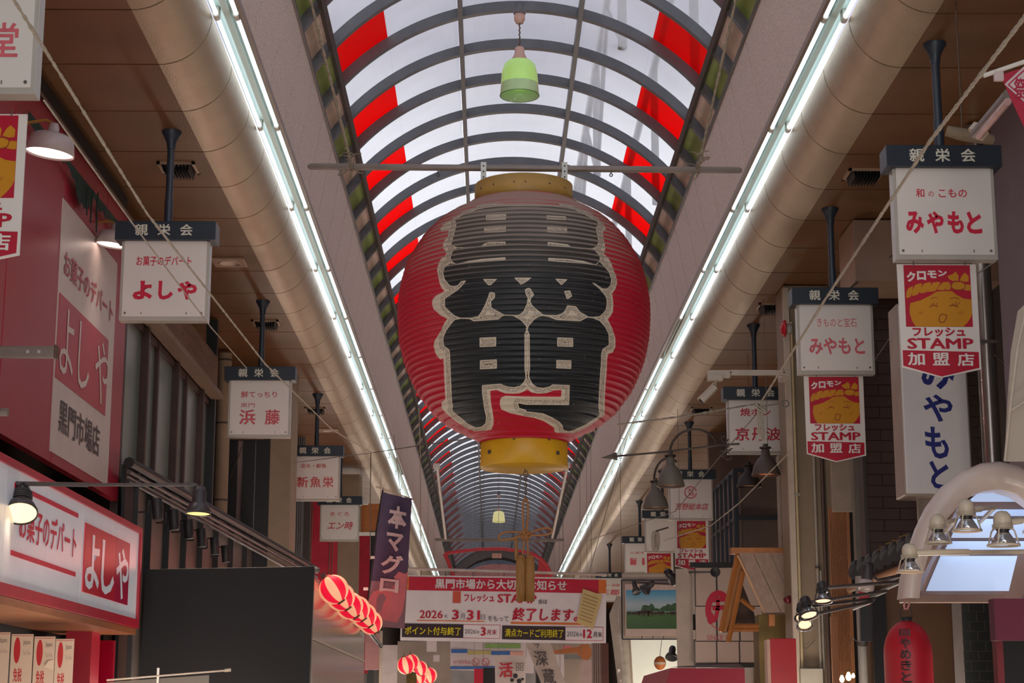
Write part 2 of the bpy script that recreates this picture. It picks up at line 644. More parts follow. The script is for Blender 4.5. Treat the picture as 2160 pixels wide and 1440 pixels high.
# far end of the first vault: deep girder arch, and a plainer second vault beyond
YE = YR + L
far = thing('roof', 'far pale arched roof section beyond the end of the ribbed vault', 'roof', kind='structure')
arc_strip(RR - 0.35, RR + 0.25, -60, 60, 0, 0.5, 32).build('end_arch', rail_dark, far, (0, YE + 0.1, 0))
f1 = arc_strip(RR - 0.1, RR + 0.05, -60, 60, 0, 0.3, 24).build('rib', rail_dark, far, (0, YE + 4, 0))
for i in range(1, 9):
    dup(f1, far, (0, YE + 4 + i * 5, 0))
arc_strip(RR + 0.06, RR + 0.08, -60, 60, 0, 46, 24).build('long_pane', sheet_mat('grey_roof_sheet', (150, 152, 158), 0.25, 0.5), far, (0, YE + 0.6, 0))

# ------------------------------------------------------------------ the big paper lantern
YL = P(1105, 670, 11.0).y
K = lambda y: (1510 - y) / 3800
SIL = [(415, 97), (422, 105), (442, 149), (462, 177), (491, 206), (509, 219), (540, 238), (558, 248), (602, 260), (640, 266), (670, 267),
       (722, 264), (760, 256), (787, 247), (830, 228), (878, 192), (908, 152), (930, 100), (940, 90)]
ys = np.linspace(418, 938, 521)
ws = np.interp(ys, [a for a, _ in SIL], [b for _, b in SIL])
ker = np.hanning(25); ker /= ker.sum()
ws = np.convolve(np.pad(ws, 12, mode='edge'), ker, 'valid')
dr = np.gradient(ws, ys)
kk = (1510 - ys) / 3800
rr_ = ws / np.sqrt(np.clip(1 - kk ** 2 * dr ** 2, 0.3, 1))
yc = ys + kk ** 2 * rr_ * dr
LX = PY(1105, 670, YL).x


def zr(y):                                  # screen row of a centre point -> (height, radius in metres)
    p = PY(1105, float(y), YL)
    d = (p - EYE).dot(fwd)
    r = float(np.interp(y, yc, rr_))
    return p.z, r * d / F


lantern = thing('giant_paper_lantern', 'giant red ribbed lantern with huge black and cream brush characters hanging under the vault', 'lantern', (LX, YL, 0))
NR, SUB = 47, 9
rows = []
y_top, y_bot = 436.0, 937.0
zt, zb = zr(y_top)[0], zr(y_bot)[0]
ycs = np.linspace(y_top, y_bot, NR * SUB + 1)
zc_tab = [zr(y) for y in ycs]
ztab = np.array([a for a, _ in zc_tab][::-1]); rtab = np.array([b for _, b in zc_tab][::-1])
NF, NBK = 400, 60
phis = list(np.linspace(-92, 92, NF + 1)) + list(np.linspace(92, 268, NBK + 1))[1:-1]
phis = np.radians(np.array(phis))
NPH = len(phis)
zs = np.linspace(zt, zb, NR * SUB + 1)
rng = np.random.RandomState(3)
R_ = np.interp(zs, ztab, rtab)
frac = (np.arange(NR * SUB + 1) % SUB) / SUB
sag = np.sin(np.pi * frac) ** 0.8
irr = np.zeros((len(zs), NPH))
base_noise = rng.rand(NR + 1, 14) * 2 - 1
for j in range(14):
    irr += np.repeat(base_noise[:, j], SUB)[:len(zs), None] * np.cos(j * phis[None, :] * 0.9 + base_noise[0, j] * 6) / 14
rad = R_[:, None] - (0.0105 + 0.010 * irr) * sag[:, None]
zz = zs[:, None] + 0.006 * irr * 1.0
gx = rad * np.sin(phis)[None, :]
gy = -rad * np.cos(phis)[None, :]
gz = zz + np.zeros_like(gx)
V = np.stack([gx, gy, gz], -1).reshape(-1, 3)
idx = np.arange(len(zs) * NPH).reshape(len(zs), NPH)
q = np.stack([idx[:-1, :], np.roll(idx, -1, 1)[:-1, :], np.roll(idx, -1, 1)[1:, :], idx[1:, :]], -1).reshape(-1, 4)
me = bpy.data.meshes.new('lantern_body')
me.from_pydata(V.tolist(), [], q[:, ::-1].tolist())
me.polygons.foreach_set('use_smooth', [True] * len(me.polygons))
# the brushwork, laid out on the lantern's face
cA = lambda L: [(900 + x / 6.857, 400 + y / 6.857) for x, y in L]
cB = lambda L: [(900 + x / 6.857, 570 + y / 6.857) for x, y in L]
cC = lambda L: [(900 + x / 6.857, 720 + y / 6.857) for x, y in L]
cD = lambda L: [(1110 + x / 6.857, 400 + y / 6.857) for x, y in L]
cE = lambda L: [(1110 + x / 6.857, 570 + y / 6.857) for x, y in L]
cF = lambda L: [(1110 + x / 6.857, 720 + y / 6.857) for x, y in L]
outer = (cA([(1440, 195), (980, 200), (800, 210), (720, 240), (600, 290), (500, 335), (400, 400), (330, 450), (230, 510), (195, 570), (220, 610),
             (320, 590), (305, 680), (260, 730), (235, 790), (240, 850), (290, 900), (265, 960), (200, 1010), (165, 1090), (150, 1160), (165, 1240)])
         + cB([(190, 200), (225, 270), (260, 300), (130, 370), (85, 420), (78, 490), (100, 560), (200, 650), (300, 700), (250, 770), (210, 870), (120, 1010),
               (100, 1080), (120, 1180), (150, 1240), (200, 1290), (240, 1270), (250, 1400)])
         + cC([(250, 450), (258, 600), (270, 840), (215, 880), (215, 950), (260, 1020), (390, 1130), (550, 1240), (690, 1300), (850, 1290), (935, 1275),
               (965, 1200), (970, 1130), (950, 990), (930, 880), (918, 715), (1010, 700), (1060, 720), (1130, 750), (1230, 755), (1340, 750), (1400, 725), (1440, 700)])
         + cF([(20, 690), (80, 740), (180, 755), (300, 745), (400, 705), (510, 700), (505, 800), (300, 800), (0, 798)])
         + cC([(1140, 785), (1080, 810), (1060, 850), (1060, 930), (1080, 980), (1200, 1035), (1440, 1085)])
         + cF([(100, 1100), (250, 1150), (350, 1210), (405, 1250), (405, 1290), (430, 1315), (680, 1330), (760, 1300), (900, 1230), (1000, 1160),
               (1100, 1090), (1135, 1050), (1135, 980), (1138, 800), (1150, 600), (1165, 400), (1170, 260), (1185, 180), (1250, 160), (1290, 80), (1290, 20)])
         + cE([(1290, 980), (1240, 830), (1180, 710), (1220, 660), (1255, 600), (1260, 480), (1250, 380), (1235, 345), (1290, 270), (1315, 180), (1300, 80), (1265, 0)])
         + cD([(1230, 1060), (1190, 990), (1120, 920), (1145, 860), (1135, 780), (1115, 700), (1110, 600), (1150, 600), (1150, 560), (1125, 500),
               (1080, 450), (1000, 390), (900, 320), (800, 280), (680, 235), (560, 205), (480, 205), (460, 225), (0, 200)]))
k1 = (cA([(1440, 232), (1000, 240), (860, 262), (720, 290), (560, 350), (410, 430), (430, 500), (410, 600), (385, 680), (355, 800), (448, 834), (370, 900),
          (345, 990), (372, 1045), (432, 1075), (340, 1065), (255, 1130), (240, 1200), (260, 1290), (330, 1380), (400, 1397), (450, 1380), (500, 1320), (570, 1310)])
      + cB([(560, 165), (500, 240), (430, 300), (340, 360), (265, 410), (265, 520), (300, 560), (400, 650), (490, 685), (560, 685), (640, 685), (740, 665), (790, 600),
            (850, 480), (890, 380), (905, 320), (940, 310), (990, 330), (985, 400), (930, 450), (940, 540), (1030, 590), (1120, 640), (1280, 645), (1340, 640), (1400, 590)])
      + cE([(10, 480), (20, 400), (-10, 340), (-20, 280), (10, 258), (55, 255), (115, 350), (70, 410), (60, 450), (90, 510), (160, 570), (250, 640), (430, 650), (520, 620), (560, 580),
            (595, 505), (720, 520), (780, 600), (900, 668), (960, 672), (1060, 665), (1110, 620), (1150, 570), (1165, 480), (1160, 400), (1120, 340), (1060, 270), (940, 170),
            (1000, 190), (1100, 260), (1170, 265), (1220, 210), (1230, 120), (1190, 20)])
      + cD([(1100, 1080), (1060, 1040), (1065, 970), (1040, 930), (990, 880), (945, 850), (1020, 820), (1045, 750), (1030, 680), (1015, 600), (1005, 540),
            (1050, 510), (1020, 450), (900, 390), (700, 290), (560, 245), (0, 235)]))
k2 = (cB([(490, 700), (550, 700), (620, 705), (680, 735), (780, 730), (1040, 710), (1080, 670), (1130, 655), (1250, 660), (1330, 700), (1400, 760), (1440, 815), (1435, 880), (1415, 920), (1415, 1440)])
      + cC([(1418, 400), (1425, 460), (1430, 530), (1400, 590), (1350, 640), (1260, 660), (1170, 650), (1110, 630), (1070, 610), (800, 630), (800, 740), (830, 960), (860, 1100),
            (850, 1180), (800, 1230), (710, 1245), (600, 1190), (480, 1090), (380, 1010), (370, 970), (380, 930), (365, 840), (350, 500), (340, 250), (335, 150), (320, 110), (250, 60)])
      + cB([(240, 980), (280, 880), (350, 780), (410, 715)]))
k3 = (cE([(240, 660), (330, 675), (440, 718), (780, 735), (880, 685), (960, 690), (1060, 730), (1140, 820), (1190, 920), (1195, 1080), (1110, 1130), (1085, 1200), (1080, 1400)])
      + cF([(1080, 300), (1060, 600), (1045, 900), (1050, 1000), (1065, 1060), (1000, 1110), (860, 1200), (700, 1275), (620, 1300), (540, 1280), (525, 1210), (480, 1160),
            (380, 1100), (250, 1040), (100, 1020), (0, 1010)])
      + cC([(1440, 990), (1340, 960), (1320, 890)])
      + cF([(-60, 905), (0, 915), (620, 918), (630, 630), (380, 620), (340, 650), (250, 670), (160, 660), (90, 610), (45, 520), (45, 450), (55, 400), (50, 0)])
      + cE([(50, 930), (20, 860), (40, 800), (120, 710), (180, 670)]))
rect = lambda a, b, c, d, sk=0: [(a, b + sk), (c, b - sk), (c, d - sk), (a, d + sk)]
holes = [cA(rect(858, 358, 1148, 436, 6)), cA(rect(832, 532, 1145, 616, 8)),
         cA([(1140, 750), (900, 755), (830, 780), (790, 815), (700, 832), (860, 818), (1140, 800)]),
         cA([(1140, 975), (800, 1000), (600, 1030), (470, 1068), (700, 1050), (1140, 1020)]),
         cA([(810, 1290), (1020, 1290), (930, 1378), (890, 1382)]), cA([(1262, 1270), (1520, 1270), (1440, 1335), (1362, 1372)]),
         cB(rect(765, 968, 1005, 1105, 5)), cB(rect(770, 1293, 1015, 1425, 6)),
         cD(rect(292, 378, 575, 432, -8)), cD(rect(305, 538, 590, 622, -8)),
         cD([(310, 755), (600, 790), (660, 833), (900, 850), (640, 835), (312, 812)]),
         cD([(318, 985), (600, 1000), (830, 1030), (1000, 1080), (900, 1075), (318, 1030)]),
         cE([(415, 120), (600, 130), (510, 215)]), cE([(545, 300), (635, 290), (665, 375), (590, 422)]),
         cE(rect(448, 972, 678, 1103, -4)), cE(rect(435, 1298, 652, 1420, -4))]
thin = [cA([(448, 834), (560, 838), (700, 832)]), cA([(345, 1000), (372, 1048), (432, 1077), (560, 1052)]), cD([(660, 833), (800, 850), (950, 852)]),
        cD([(1065, 1030), (1010, 1082), (900, 1075)]), cB([(480, 692), (560, 692), (640, 695)]), cB([(1110, 648), (1290, 652)]), cE([(230, 650), (300, 658)]), cE([(880, 676), (980, 680)])]
# project the visible half of the body onto the layout
nfront = NF + 1
FV = V.reshape(len(zs), NPH, 3)[:, :nfront].reshape(-1, 3) + np.array([LX, YL, 0]) - np.array(EYE)
dd = FV @ np.array(fwd)
U = 1080 + F * (FV @ np.array(rgt)) / dd
W = 720 - F * (FV @ np.array(upv)) / dd


def pdist(segs, U, W):
    best = np.full(U.shape, 1e9)
    for (ax, ay), (bx, by) in segs:
        vx, vy = bx - ax, by - ay
        t = np.clip(((U - ax) * vx + (W - ay) * vy) / (vx * vx + vy * vy + 1e-9), 0, 1)
        best = np.minimum(best, (U - ax - t * vx) ** 2 + (W - ay - t * vy) ** 2)
    return np.sqrt(best)


def inside(poly, U, W):
    c = np.zeros(U.shape, bool)
    n = len(poly)
    for i in range(n):
        (x0, y0), (x1, y1) = poly[i], poly[(i + 1) % n]
        if y0 == y1: continue
        m = ((y0 > W) != (y1 > W)) & (U < (x1 - x0) * (W - y0) / (y1 - y0) + x0)
        c ^= m
    return c


def sdf(poly, U, W):
    segs_ = [(poly[i], poly[(i + 1) % len(poly)]) for i in range(len(poly))]
    d = pdist(segs_, U, W)
    return np.where(inside(poly, U, W), -d, d)


so = sdf(outer, U, W)
sb = np.minimum(np.minimum(sdf(k1, U, W), sdf(k2, U, W)), sdf(k3, U, W))
for h in holes:
    sb = np.maximum(sb, -sdf(h, U, W))
sl = pdist([(t[i], t[i + 1]) for t in thin for i in range(len(t) - 1)], U, W)


def put(name, arr):
    full = np.full((len(zs), NPH), 60.0)
    full[:, :nfront] = arr.reshape(len(zs), nfront)
    a = me.attributes.new(name, 'FLOAT', 'POINT')
    a.data.foreach_set('value', full.ravel().astype(np.float32))


put('ink', sb); put('edge', so); put('hair', sl)


def lantern_mat():
    m = bpy.data.materials.new('lantern_vinyl')
    m.use_nodes = True
    n, l = m.node_tree.nodes, m.node_tree.links
    b = n['Principled BSDF']

    def attr(nm):
        a = n.new('ShaderNodeAttribute'); a.attribute_name = nm
        return a.outputs['Fac']

    def mth(op, a, bb=None, c=None):
        x = n.new('ShaderNodeMath'); x.operation = op
        for i, v in enumerate((a, bb, c)):
            if v is None: continue
            if isinstance(v, (int, float)): x.inputs[i].default_value = v
            else: l.new(v, x.inputs[i])
        return x.outputs[0]

    def sstep(v, e0, e1):
        x = n.new('ShaderNodeMapRange'); x.interpolation_type = 'SMOOTHSTEP'
        l.new(v, x.inputs[0]); x.inputs[1].default_value = e0; x.inputs[2].default_value = e1
        return x.outputs[0]

    def mix(f, a, bb):
        x = n.new('ShaderNodeMix'); x.data_type = 'RGBA'
        if isinstance(f, float): x.inputs[0].default_value = f
        else: l.new(f, x.inputs[0])
        for i, v in ((6, a), (7, bb)):
            if isinstance(v, tuple): x.inputs[i].default_value = v
            else: l.new(v, x.inputs[i])
        return x.outputs[2]

    def noise(sc, det=3, stretch=None):
        t = n.new('ShaderNodeTexCoord'); mp = n.new('ShaderNodeMapping')
        if stretch: mp.inputs['Scale'].default_value = stretch
        l.new(t.outputs['Object'], mp.inputs[0])
        x = n.new('ShaderNodeTexNoise'); x.inputs['Scale'].default_value = sc; x.inputs['Detail'].default_value = det
        l.new(mp.outputs[0], x.inputs[0])
        return x.outputs[0]

    ink, edge, hair = attr('ink'), attr('edge'), attr('hair')
    red, cream, black = lin((180, 0, 40)), lin((204, 190, 170)), lin((10, 20, 26))
    # engraved lines in the cream border: rows of dashes that follow the black brushwork
    dn = noise(150, 2)
    rows_ = mth('SINE', mth('MULTIPLY', ink, 2.35))
    line = sstep(rows_, 0.05, 0.55)
    dash = sstep(dn, 0.40, 0.50)
    near = mth('MULTIPLY', sstep(ink, 1.0, 1.6), mth('SUBTRACT', 1.0, sstep(ink, 9.5, 11.0)))
    deep = mth('MULTIPLY', sstep(edge, -5.0, -6.5), 1.0)
    eng = mth('MULTIPLY', mth('MULTIPLY', mth('MULTIPLY', line, dash), near), 1.0)
    c1 = mix(eng, cream, lin((58, 46, 38)))
    isb = mth('SUBTRACT', 1.0, sstep(ink, -0.4, 0.4))
    c2 = mix(isb, c1, black)
    hairl = mth('SUBTRACT', 1.0, sstep(hair, 0.5, 1.1))
    c3 = mix(hairl, c2, cream)
    isr = sstep(edge, -0.4, 0.4)
    c4 = mix(isr, c3, red)
    # settled dust: lies on whatever faces up, thick near the top
    g = n.new('ShaderNodeNewGeometry'); s = n.new('ShaderNodeSeparateXYZ'); l.new(g.outputs['Normal'], s.inputs[0])
    up = sstep(s.outputs['Z'], 0.05, 0.85)
    dd_ = mth('MULTIPLY', up, sstep(noise(3.0, 5, (1, 1, 2.2)), 0.15, 0.65))
    gt = n.new('ShaderNodeTexCoord'); gs = n.new('ShaderNodeSeparateXYZ'); l.new(gt.outputs['Generated'], gs.inputs[0])
    high = sstep(mth('ADD', gs.outputs['Z'], mth('MULTIPLY', noise(2.2, 4), 0.12)), 0.60, 0.92)
    gain = mth('ADD', 0.42, mth('MULTIPLY', high, 1.9))
    dust = mth('MULTIPLY', mth('MINIMUM', mth('ADD', mth('MULTIPLY', dd_, gain), mth('MULTIPLY', high, 0.30)), 1.0), 0.84)
    c5 = mix(dust, c4, lin((140, 124, 110)))
    sc_ = mth('MULTIPLY', sstep(noise(42, 2, (1, 1, 3)), 0.735, 0.76), 0.5)
    c6 = mix(sc_, c5, lin((190, 180, 165)))
    l.new(c6, b.inputs['Base Color'])
    rg = mth('ADD', mth('MULTIPLY', dust, 0.35), 0.50)
    l.new(rg, b.inputs['Roughness'])
    bp = n.new('ShaderNodeBump'); bp.inputs['Strength'].default_value = 0.5; bp.inputs['Distance'].default_value = 0.006
    l.new(noise(14, 4, (1, 1, 3.5)), bp.inputs['Height'])
    l.new(bp.outputs[0], b.inputs['Normal'])
    return m


me.materials.append(lantern_mat())
me.update()
body = bpy.data.objects.new('lantern_body', me)
COL.objects.link(body)
body.parent = lantern
gold_dull = M('dusty_gold_paint', (172, 132, 62), rough=0.5, var=0.10, scale=9, bump=0.1)
gold = M('gold_paint', (200, 150, 20), rough=0.42, var=0.10, scale=9)
ty0, ty1 = zr(394), zr(437)
tr_ = 104 * 11.1 / F
mb = MB().lathe([(tr_ * 0.2, ty0[0] - 0.01), (tr_ - 0.006, ty0[0] - 0.004), (tr_, ty0[0]), (tr_, ty1[0] - 0.02), (tr_ - 0.01, ty1[0] - 0.02)], 64)
tring = mb.build('top_ring', gold_dull, lantern)
by0, by1 = zr(934), zr(988)
br_ = 91 * 10.95 / F
mb = MB().lathe([(br_ - 0.01, by0[0] + 0.02), (br_, by0[0]), (br_, by1[0] + 0.003), (br_ - 0.004, by1[0]), (0.001, by1[0] + 0.002)], 64)
bring = mb.build('bottom_ring', gold, lantern)
for a, zf in ((-52, 0.5), (48, 0.45), (-14, 0.9), (33, 0.92)):
    s = 0.011 if zf < 0.6 else 0.005
    mx = Matrix.Rotation(ang(a), 4, 'Z') @ Matrix.Translation((0, -br_ - 0.001, by1[0] + (by0[0] - by1[0]) * zf))
    MB().box(-s, s, -0.006, 0.004, -s, s, mx=mx, bev=0.002).build('bolt', rail_dark, bring)
for a in (-60, -38, -12, 1, 30, 55):
    mx = Matrix.Rotation(ang(a), 4, 'Z') @ Matrix.Translation((0, -tr_, (ty0[0] + ty1[0]) / 2 + 0.01))
    MB().box(-0.004, 0.004, -0.003, 0.004, -0.004, 0.004, mx=mx).build('rivet', rail_dark, tring)
# two perforated steel straps that hold the ring to the bar
for px in (1020, 1191):
    a, b_ = PY(px, 342, YL - 0.03), PY(px, 378, YL - 0.03)
    st = MB().box(a.x - LX - 0.017, a.x - LX + 0.017, -0.034, -0.028, b_.z - 0.05, a.z)
    so_ = st.build('strap', M('galvanised_strap', (176, 174, 166), rough=0.45, metal=0.5), lantern)
    for k in range(3):
        zc = a.z - 0.025 - k * 0.036
        MB().tube([(a.x - LX, -0.0365, zc), (a.x - LX, -0.0335, zc)], 0.0055, 8).build('bolt_hole', black_m, so_)
# steel bar
bz = PY(1105, 355, YL)
bl, br2 = PY(648, 351, YL), PY(1566, 359, YL)
bar = thing('lantern_bar', 'long grey steel bar carrying the giant red lantern', 'bar', (LX, YL, bz.z))
m_ = M('worn_grey_bar', (122, 110, 102), rough=0.4, metal=0.2, var=0.15)
MB().tube([(bl.x - LX + 0.004, 0, bl.z - bz.z), (bl.x - LX + 0.02, 0, bl.z - bz.z), (br2.x - LX - 0.02, 0, br2.z - bz.z), (br2.x - LX - 0.004, 0, br2.z - bz.z)], [0.012, 0.0205, 0.0205, 0.012], 16).build('pipe', m_, bar)
for px in (924, 1289):
    p = PY(px, 369, YL)
    pts = [(p.x - LX + 0.009 * math.cos(t), 0, p.z - bz.z + 0.009 * math.sin(t)) for t in np.linspace(0, 2 * math.pi, 13)]
    MB().tube(pts + [pts[0]], 0.0035, 6, cap=False).tube([(p.x - LX, 0, p.z - bz.z + 0.009), (p.x - LX, 0, p.z - bz.z + 0.03)], 0.004, 6).build('eye_bolt', rail_dark, bar)
p = PY(813, 345, YL)
MB().tube([(p.x - LX, 0, p.z - bz.z - 0.03), (p.x - LX, 0, p.z - bz.z + 0.01)], 0.0025, 6).build('pin', rail_dark, bar)
# ropes that carry the bar
def fuzzy(pts, r, n=6, amp=0.4, seed=1):
    rn = random.Random(seed)
    out, rs = [], []
    m = max(2, int(len(pts)))
    for p in pts:
        out.append(p); rs.append(r * (1 + amp * (rn.random() - 0.3)))
    return out, rs


def lerp_pts(a, b, n, sag=0.0):
    a, b = Vector(a), Vector(b)
    return [a.lerp(b, i / n) - Vector((0, 0, sag * 4 * (i / n) * (1 - i / n))) for i in range(n + 1)]


rope_m = M('old_grey_rope', (128, 112, 92), rough=0.9, var=0.3, scale=60)
rope_w = M('pale_rope', (176, 166, 150), rough=0.9, var=0.2, scale=60)
for k, (pa, pb, lab) in enumerate((((742, 350), (655, 0), 'frayed rope tied to the left part of the lantern bar'), ((1473, 352), (1552, 0), 'frayed rope tied to the right part of the lantern bar'))):
    a = PY(pa[0], pa[1], YL)
    b = Vector(PY(pb[0], pb[1], YL))
    top = a + (b - a) * 1.22
    r = thing('rope', lab, 'rope', tuple(a))
    pts, rs = fuzzy(lerp_pts((0, 0, 0), top - a, 90), 0.0085, amp=0.9, seed=k)
    MB().tube(pts, rs, 6).build('cord', rope_m, r)
    for j in range(26):
        t = random.random() ** 2 * 0.10
        p0 = (top - a) * t
        dx, dz = random.uniform(-0.07, 0.07) * (1.4 - t * 8), random.uniform(-0.09, 0.05)
        MB().tube([p0, p0 + Vector((dx * 0.5, -0.01, dz * 0.8)), p0 + Vector((dx, 0.0, dz))], 0.0032, 5).build('frayed_strand', rope_m, r)
    for j in range(4):
        c = [(0.0 + 0.004 * j, 0.027 * math.cos(t), 0.027 * math.sin(t)) for t in np.linspace(0, 2 * math.pi, 15)]
        MB().tube([(x - 0.008, y, z) for x, y, z in c], 0.006, 6, cap=False).build('knot_loop', rope_m, r)
# chain, ornamental cord and tassels under the lantern
cord_m = M('golden_brown_cord', (150, 100, 56), rough=0.6, var=0.15, scale=90)
tas_m = M('golden_tassel_threads', (140, 98, 48), rough=0.7, var=0.35, scale=30, grain=(14, 14, 0.4))
rust = M('rusty_chain', (96, 76, 62), rough=0.7, metal=0.3, var=0.3, scale=40)
o0 = PY(1108, 996, YL)
orn = thing('tassel_ornament', 'golden brown cord bow with two long tassels under the giant lantern', 'ornament', tuple(o0))
q = lambda px, py, dy=0.0: PY(px, py, YL) - o0 + Vector((0, dy, 0))
ring_pts = [q(1109 + 4.5 * math.sin(t), 1000 + 8 * math.cos(t)) for t in np.linspace(0, 2 * math.pi, 17)]
MB().tube(ring_pts, 0.0028, 6, cap=False).build('hanging_ring', rust, orn)
MB().tube([q(1108, 988), q(1107, 994), q(1110, 998)], 0.003, 6).build('hook', rust, orn)
for j in range(7):
    cy = 1010 + j * 7.2
    w_ = 0.0055 if j % 2 == 0 else 0.0
    pts = []
    for t in np.linspace(0, 2 * math.pi, 13):
        p = q(1109, cy - 5 * math.cos(t))
        s = math.sin(t)
        pts.append(p + (Vector((0.0065 * s, 0, 0)) if j % 2 == 0 else Vector((0, 0.0065 * s, 0))))
    MB().tube(pts, 0.0024, 5, cap=False).build('chain_link', rust, orn)
loop = [(1108, 1050), (1104, 1058), (1103, 1080), (1104, 1110), (1106, 1122)]
loop2 = [(1108, 1050), (1113, 1058), (1114, 1080), (1112, 1110), (1110, 1122)]
for lp in (loop, loop2):
    MB().tube([q(*p) for p in lp], 0.0068, 8).build('cord', cord_m, orn)
kn = MB()
for (cx, cy, rx, ry, a0) in ((1103, 1128, 7, 5, 0), (1113, 1128, 7, 5, 1), (1108, 1124, 9, 4, 0), (1108, 1132, 9, 4, 1), (1108, 1128, 4, 8, 0)):
    kn.tube([q(cx + rx * math.cos(t), cy + ry * math.sin(t), -0.012 - 0.008 * math.sin(2 * t + a0)) for t in np.linspace(0, 2 * math.pi, 21)], 0.0062, 8, cap=False)
kn.build('knot', cord_m, orn)
bow_l = [(1104, 1126), (1090, 1122), (1070, 1122), (1057, 1126), (1052, 1131), (1054, 1137), (1064, 1139), (1080, 1136), (1094, 1132), (1104, 1130)]
bow_r = [(1112, 1126), (1126, 1121), (1142, 1115), (1156, 1114), (1164, 1118), (1162, 1124), (1150, 1128), (1134, 1129), (1120, 1129), (1112, 1130)]
for lp in (bow_l, bow_r):
    P_ = [q(*p, dy=-0.01) for p in lp]
    sm = []
    for i in range(len(P_) - 1):
        p0, p1, p2, p3 = P_[max(0, i - 1)], P_[i], P_[i + 1], P_[min(len(P_) - 1, i + 2)]
        for t in (0, 0.33, 0.66):
            sm.append(0.5 * ((2 * p1) + (-p0 + p2) * t + (2 * p0 - 5 * p1 + 4 * p2 - p3) * t * t + (-p0 + 3 * p1 - 3 * p2 + p3) * t ** 3))
    MB().tube(sm + [P_[-1]], 0.0062, 8).build('bow_loop', cord_m, orn)
for lp in ([(1106, 1132), (1104, 1150), (1102, 1174)], [(1111, 1132), (1113, 1150), (1114, 1172)]):
    MB().tube([q(*p) for p in lp], 0.0062, 8).build('cord', cord_m, orn)
# a short brush of loose threads to the left of the knot
MB().lathe([(0.008, 0), (0.010, -0.06), (0.011, -0.11), (0.008, -0.145), (0.001, -0.147)], 10, mx=Matrix.Translation(q(1089, 1129))).build('short_tassel', tas_m, orn)
for cx, sgn in ((1099, -1), (1117, 1)):
    top = q(cx, 1173)
    hgt = q(cx, 1173).z - q(cx, 1268).z
    rad_ = 0.0285
    vs, prof = [], [(0.004, 0.012), (0.012, 0.010), (0.017, 0.0), (0.017, -0.006), (rad_ * 0.93, -0.012), (rad_, -0.05), (rad_, -hgt * 0.6), (rad_ * 0.98, -hgt), (0.001, -hgt - 0.002)]
    mbt = MB()
    n = 44
    mbt.lathe(prof, n, mx=Matrix.Translation(top))
    # pleat the skirt so that the threads stand out
    mbt.v = [(top.x + (x - top.x) * (1 + 0.07 * math.sin(13.0 * math.atan2(y - top.y, x - top.x)) * (1 if z < top.z - 0.012 else 0)), top.y + (y - top.y) * (1 + 0.07 * math.sin(13.0 * math.atan2(y - top.y, x - top.x)) * (1 if z < top.z - 0.012 else 0)), z) for x, y, z in mbt.v]
    t_ = mbt.build('tassel', tas_m, orn)
    MB().tube([top + Vector((0.0175 * math.cos(a), 0.0175 * math.sin(a), -0.002)) for a in np.linspace(0, 2 * math.pi, 17)], 0.006, 6, cap=False).build('tassel_knot', cord_m, t_)

# ------------------------------------------------------------------ green glass pendant lamps
glass_g = M('pale_green_lamp_glass', (170, 214, 128), rough=0.25, var=0.10, scale=6, emit=0.25, ecol=(190, 240, 120))
glass_low = M('pale_green_clear_glass', (168, 196, 152), rough=0.15, var=0.1, scale=5, emit=0.06, ecol=(190, 240, 150))
cap_m = M('pinkish_lamp_cap', (196, 160, 148), rough=0.4)


def pendant(px, ytop, ycap, ysh, ymid, ybot, half, d, lab, glass, low):
    Y = P(px, ybot, d).y
    o = PY(px, ybot, Y)
    t = thing('pendant_lamp', lab, 'lamp', tuple(o), group='bell shaped glass lamps under the vault')
    z = lambda y: PY(px, y, Y).z - o.z
    k = d / F
    r = half * k
    s = MB().lathe([(r * 0.42, z(ysh)), (r * 0.62, z(ysh) - 0.01), (r * 0.80, z(ysh + (ymid - ysh) * 0.2)), (r * 0.90, z(ysh + (ymid - ysh) * 0.5)), (r * 0.95, z(ymid))], 32).build('lamp_shade', glass, t)
    MB().lathe([(r * 0.95, z(ymid)), (r, 0.006), (r, 0.0), (r * 0.97, 0.0), (r * 0.93, z(ymid))], 32).build('shade_rim', low, s)
    MB().tube([Vector((r * math.cos(a) * 0.995, r * math.sin(a) * 0.995, 0)) for a in np.linspace(0, 2 * math.pi, 33)], 0.0035, 5, cap=False).build('rim_line', M('olive_line', (92, 110, 60)), s)
    MB().lathe([(r * 0.2, z(ycap)), (r * 0.24, z(ycap) - 0.01), (r * 0.26, z(ycap + 14)), (r * 0.45, z(ysh) - 0.002), (r * 0.42, z(ysh) - 0.02)], 20, cap=True).build('cap', cap_m, t)
    MB().tube([(0.004 * math.sin(i * 1.9), 0.004 * math.cos(i * 1.9), z(ycap) + (z(ytop) - z(ycap)) * i / 20) for i in range(21)], 0.006, 6).build('chain', rust, t)
    MB().lathe([(0.001, z(ytop) + 0.05), (0.045, z(ytop) + 0.05), (0.045, z(ytop) + 0.0), (0.03, z(ytop) - 0.03), (0.001, z(ytop) - 0.03)], 16).build('ceiling_rose', cap_m, t)
    MB().lathe([(0.001, z(ytop) + 0.14), (0.05, z(ytop) + 0.14), (0.05, z(ytop) + 0.05)], 12).build('junction_box', steel_dark, t)
    return t


pendant(1096, 42, 100, 128, 178, 202, 41.5, 14.6, 'green glass bell lamp hanging from the roof above the giant lantern', glass_g, glass_low)
glass_y = M('pale_yellow_lamp_glass', (206, 206, 150), rough=0.3, var=0.05, emit=0.35, ecol=(240, 236, 160))
pendant(1052, 1047, 1071, 1078, 1096, 1101, 13.5, 52.5, 'small yellowish glass bell lamp far down the vault', glass_y, glass_y)

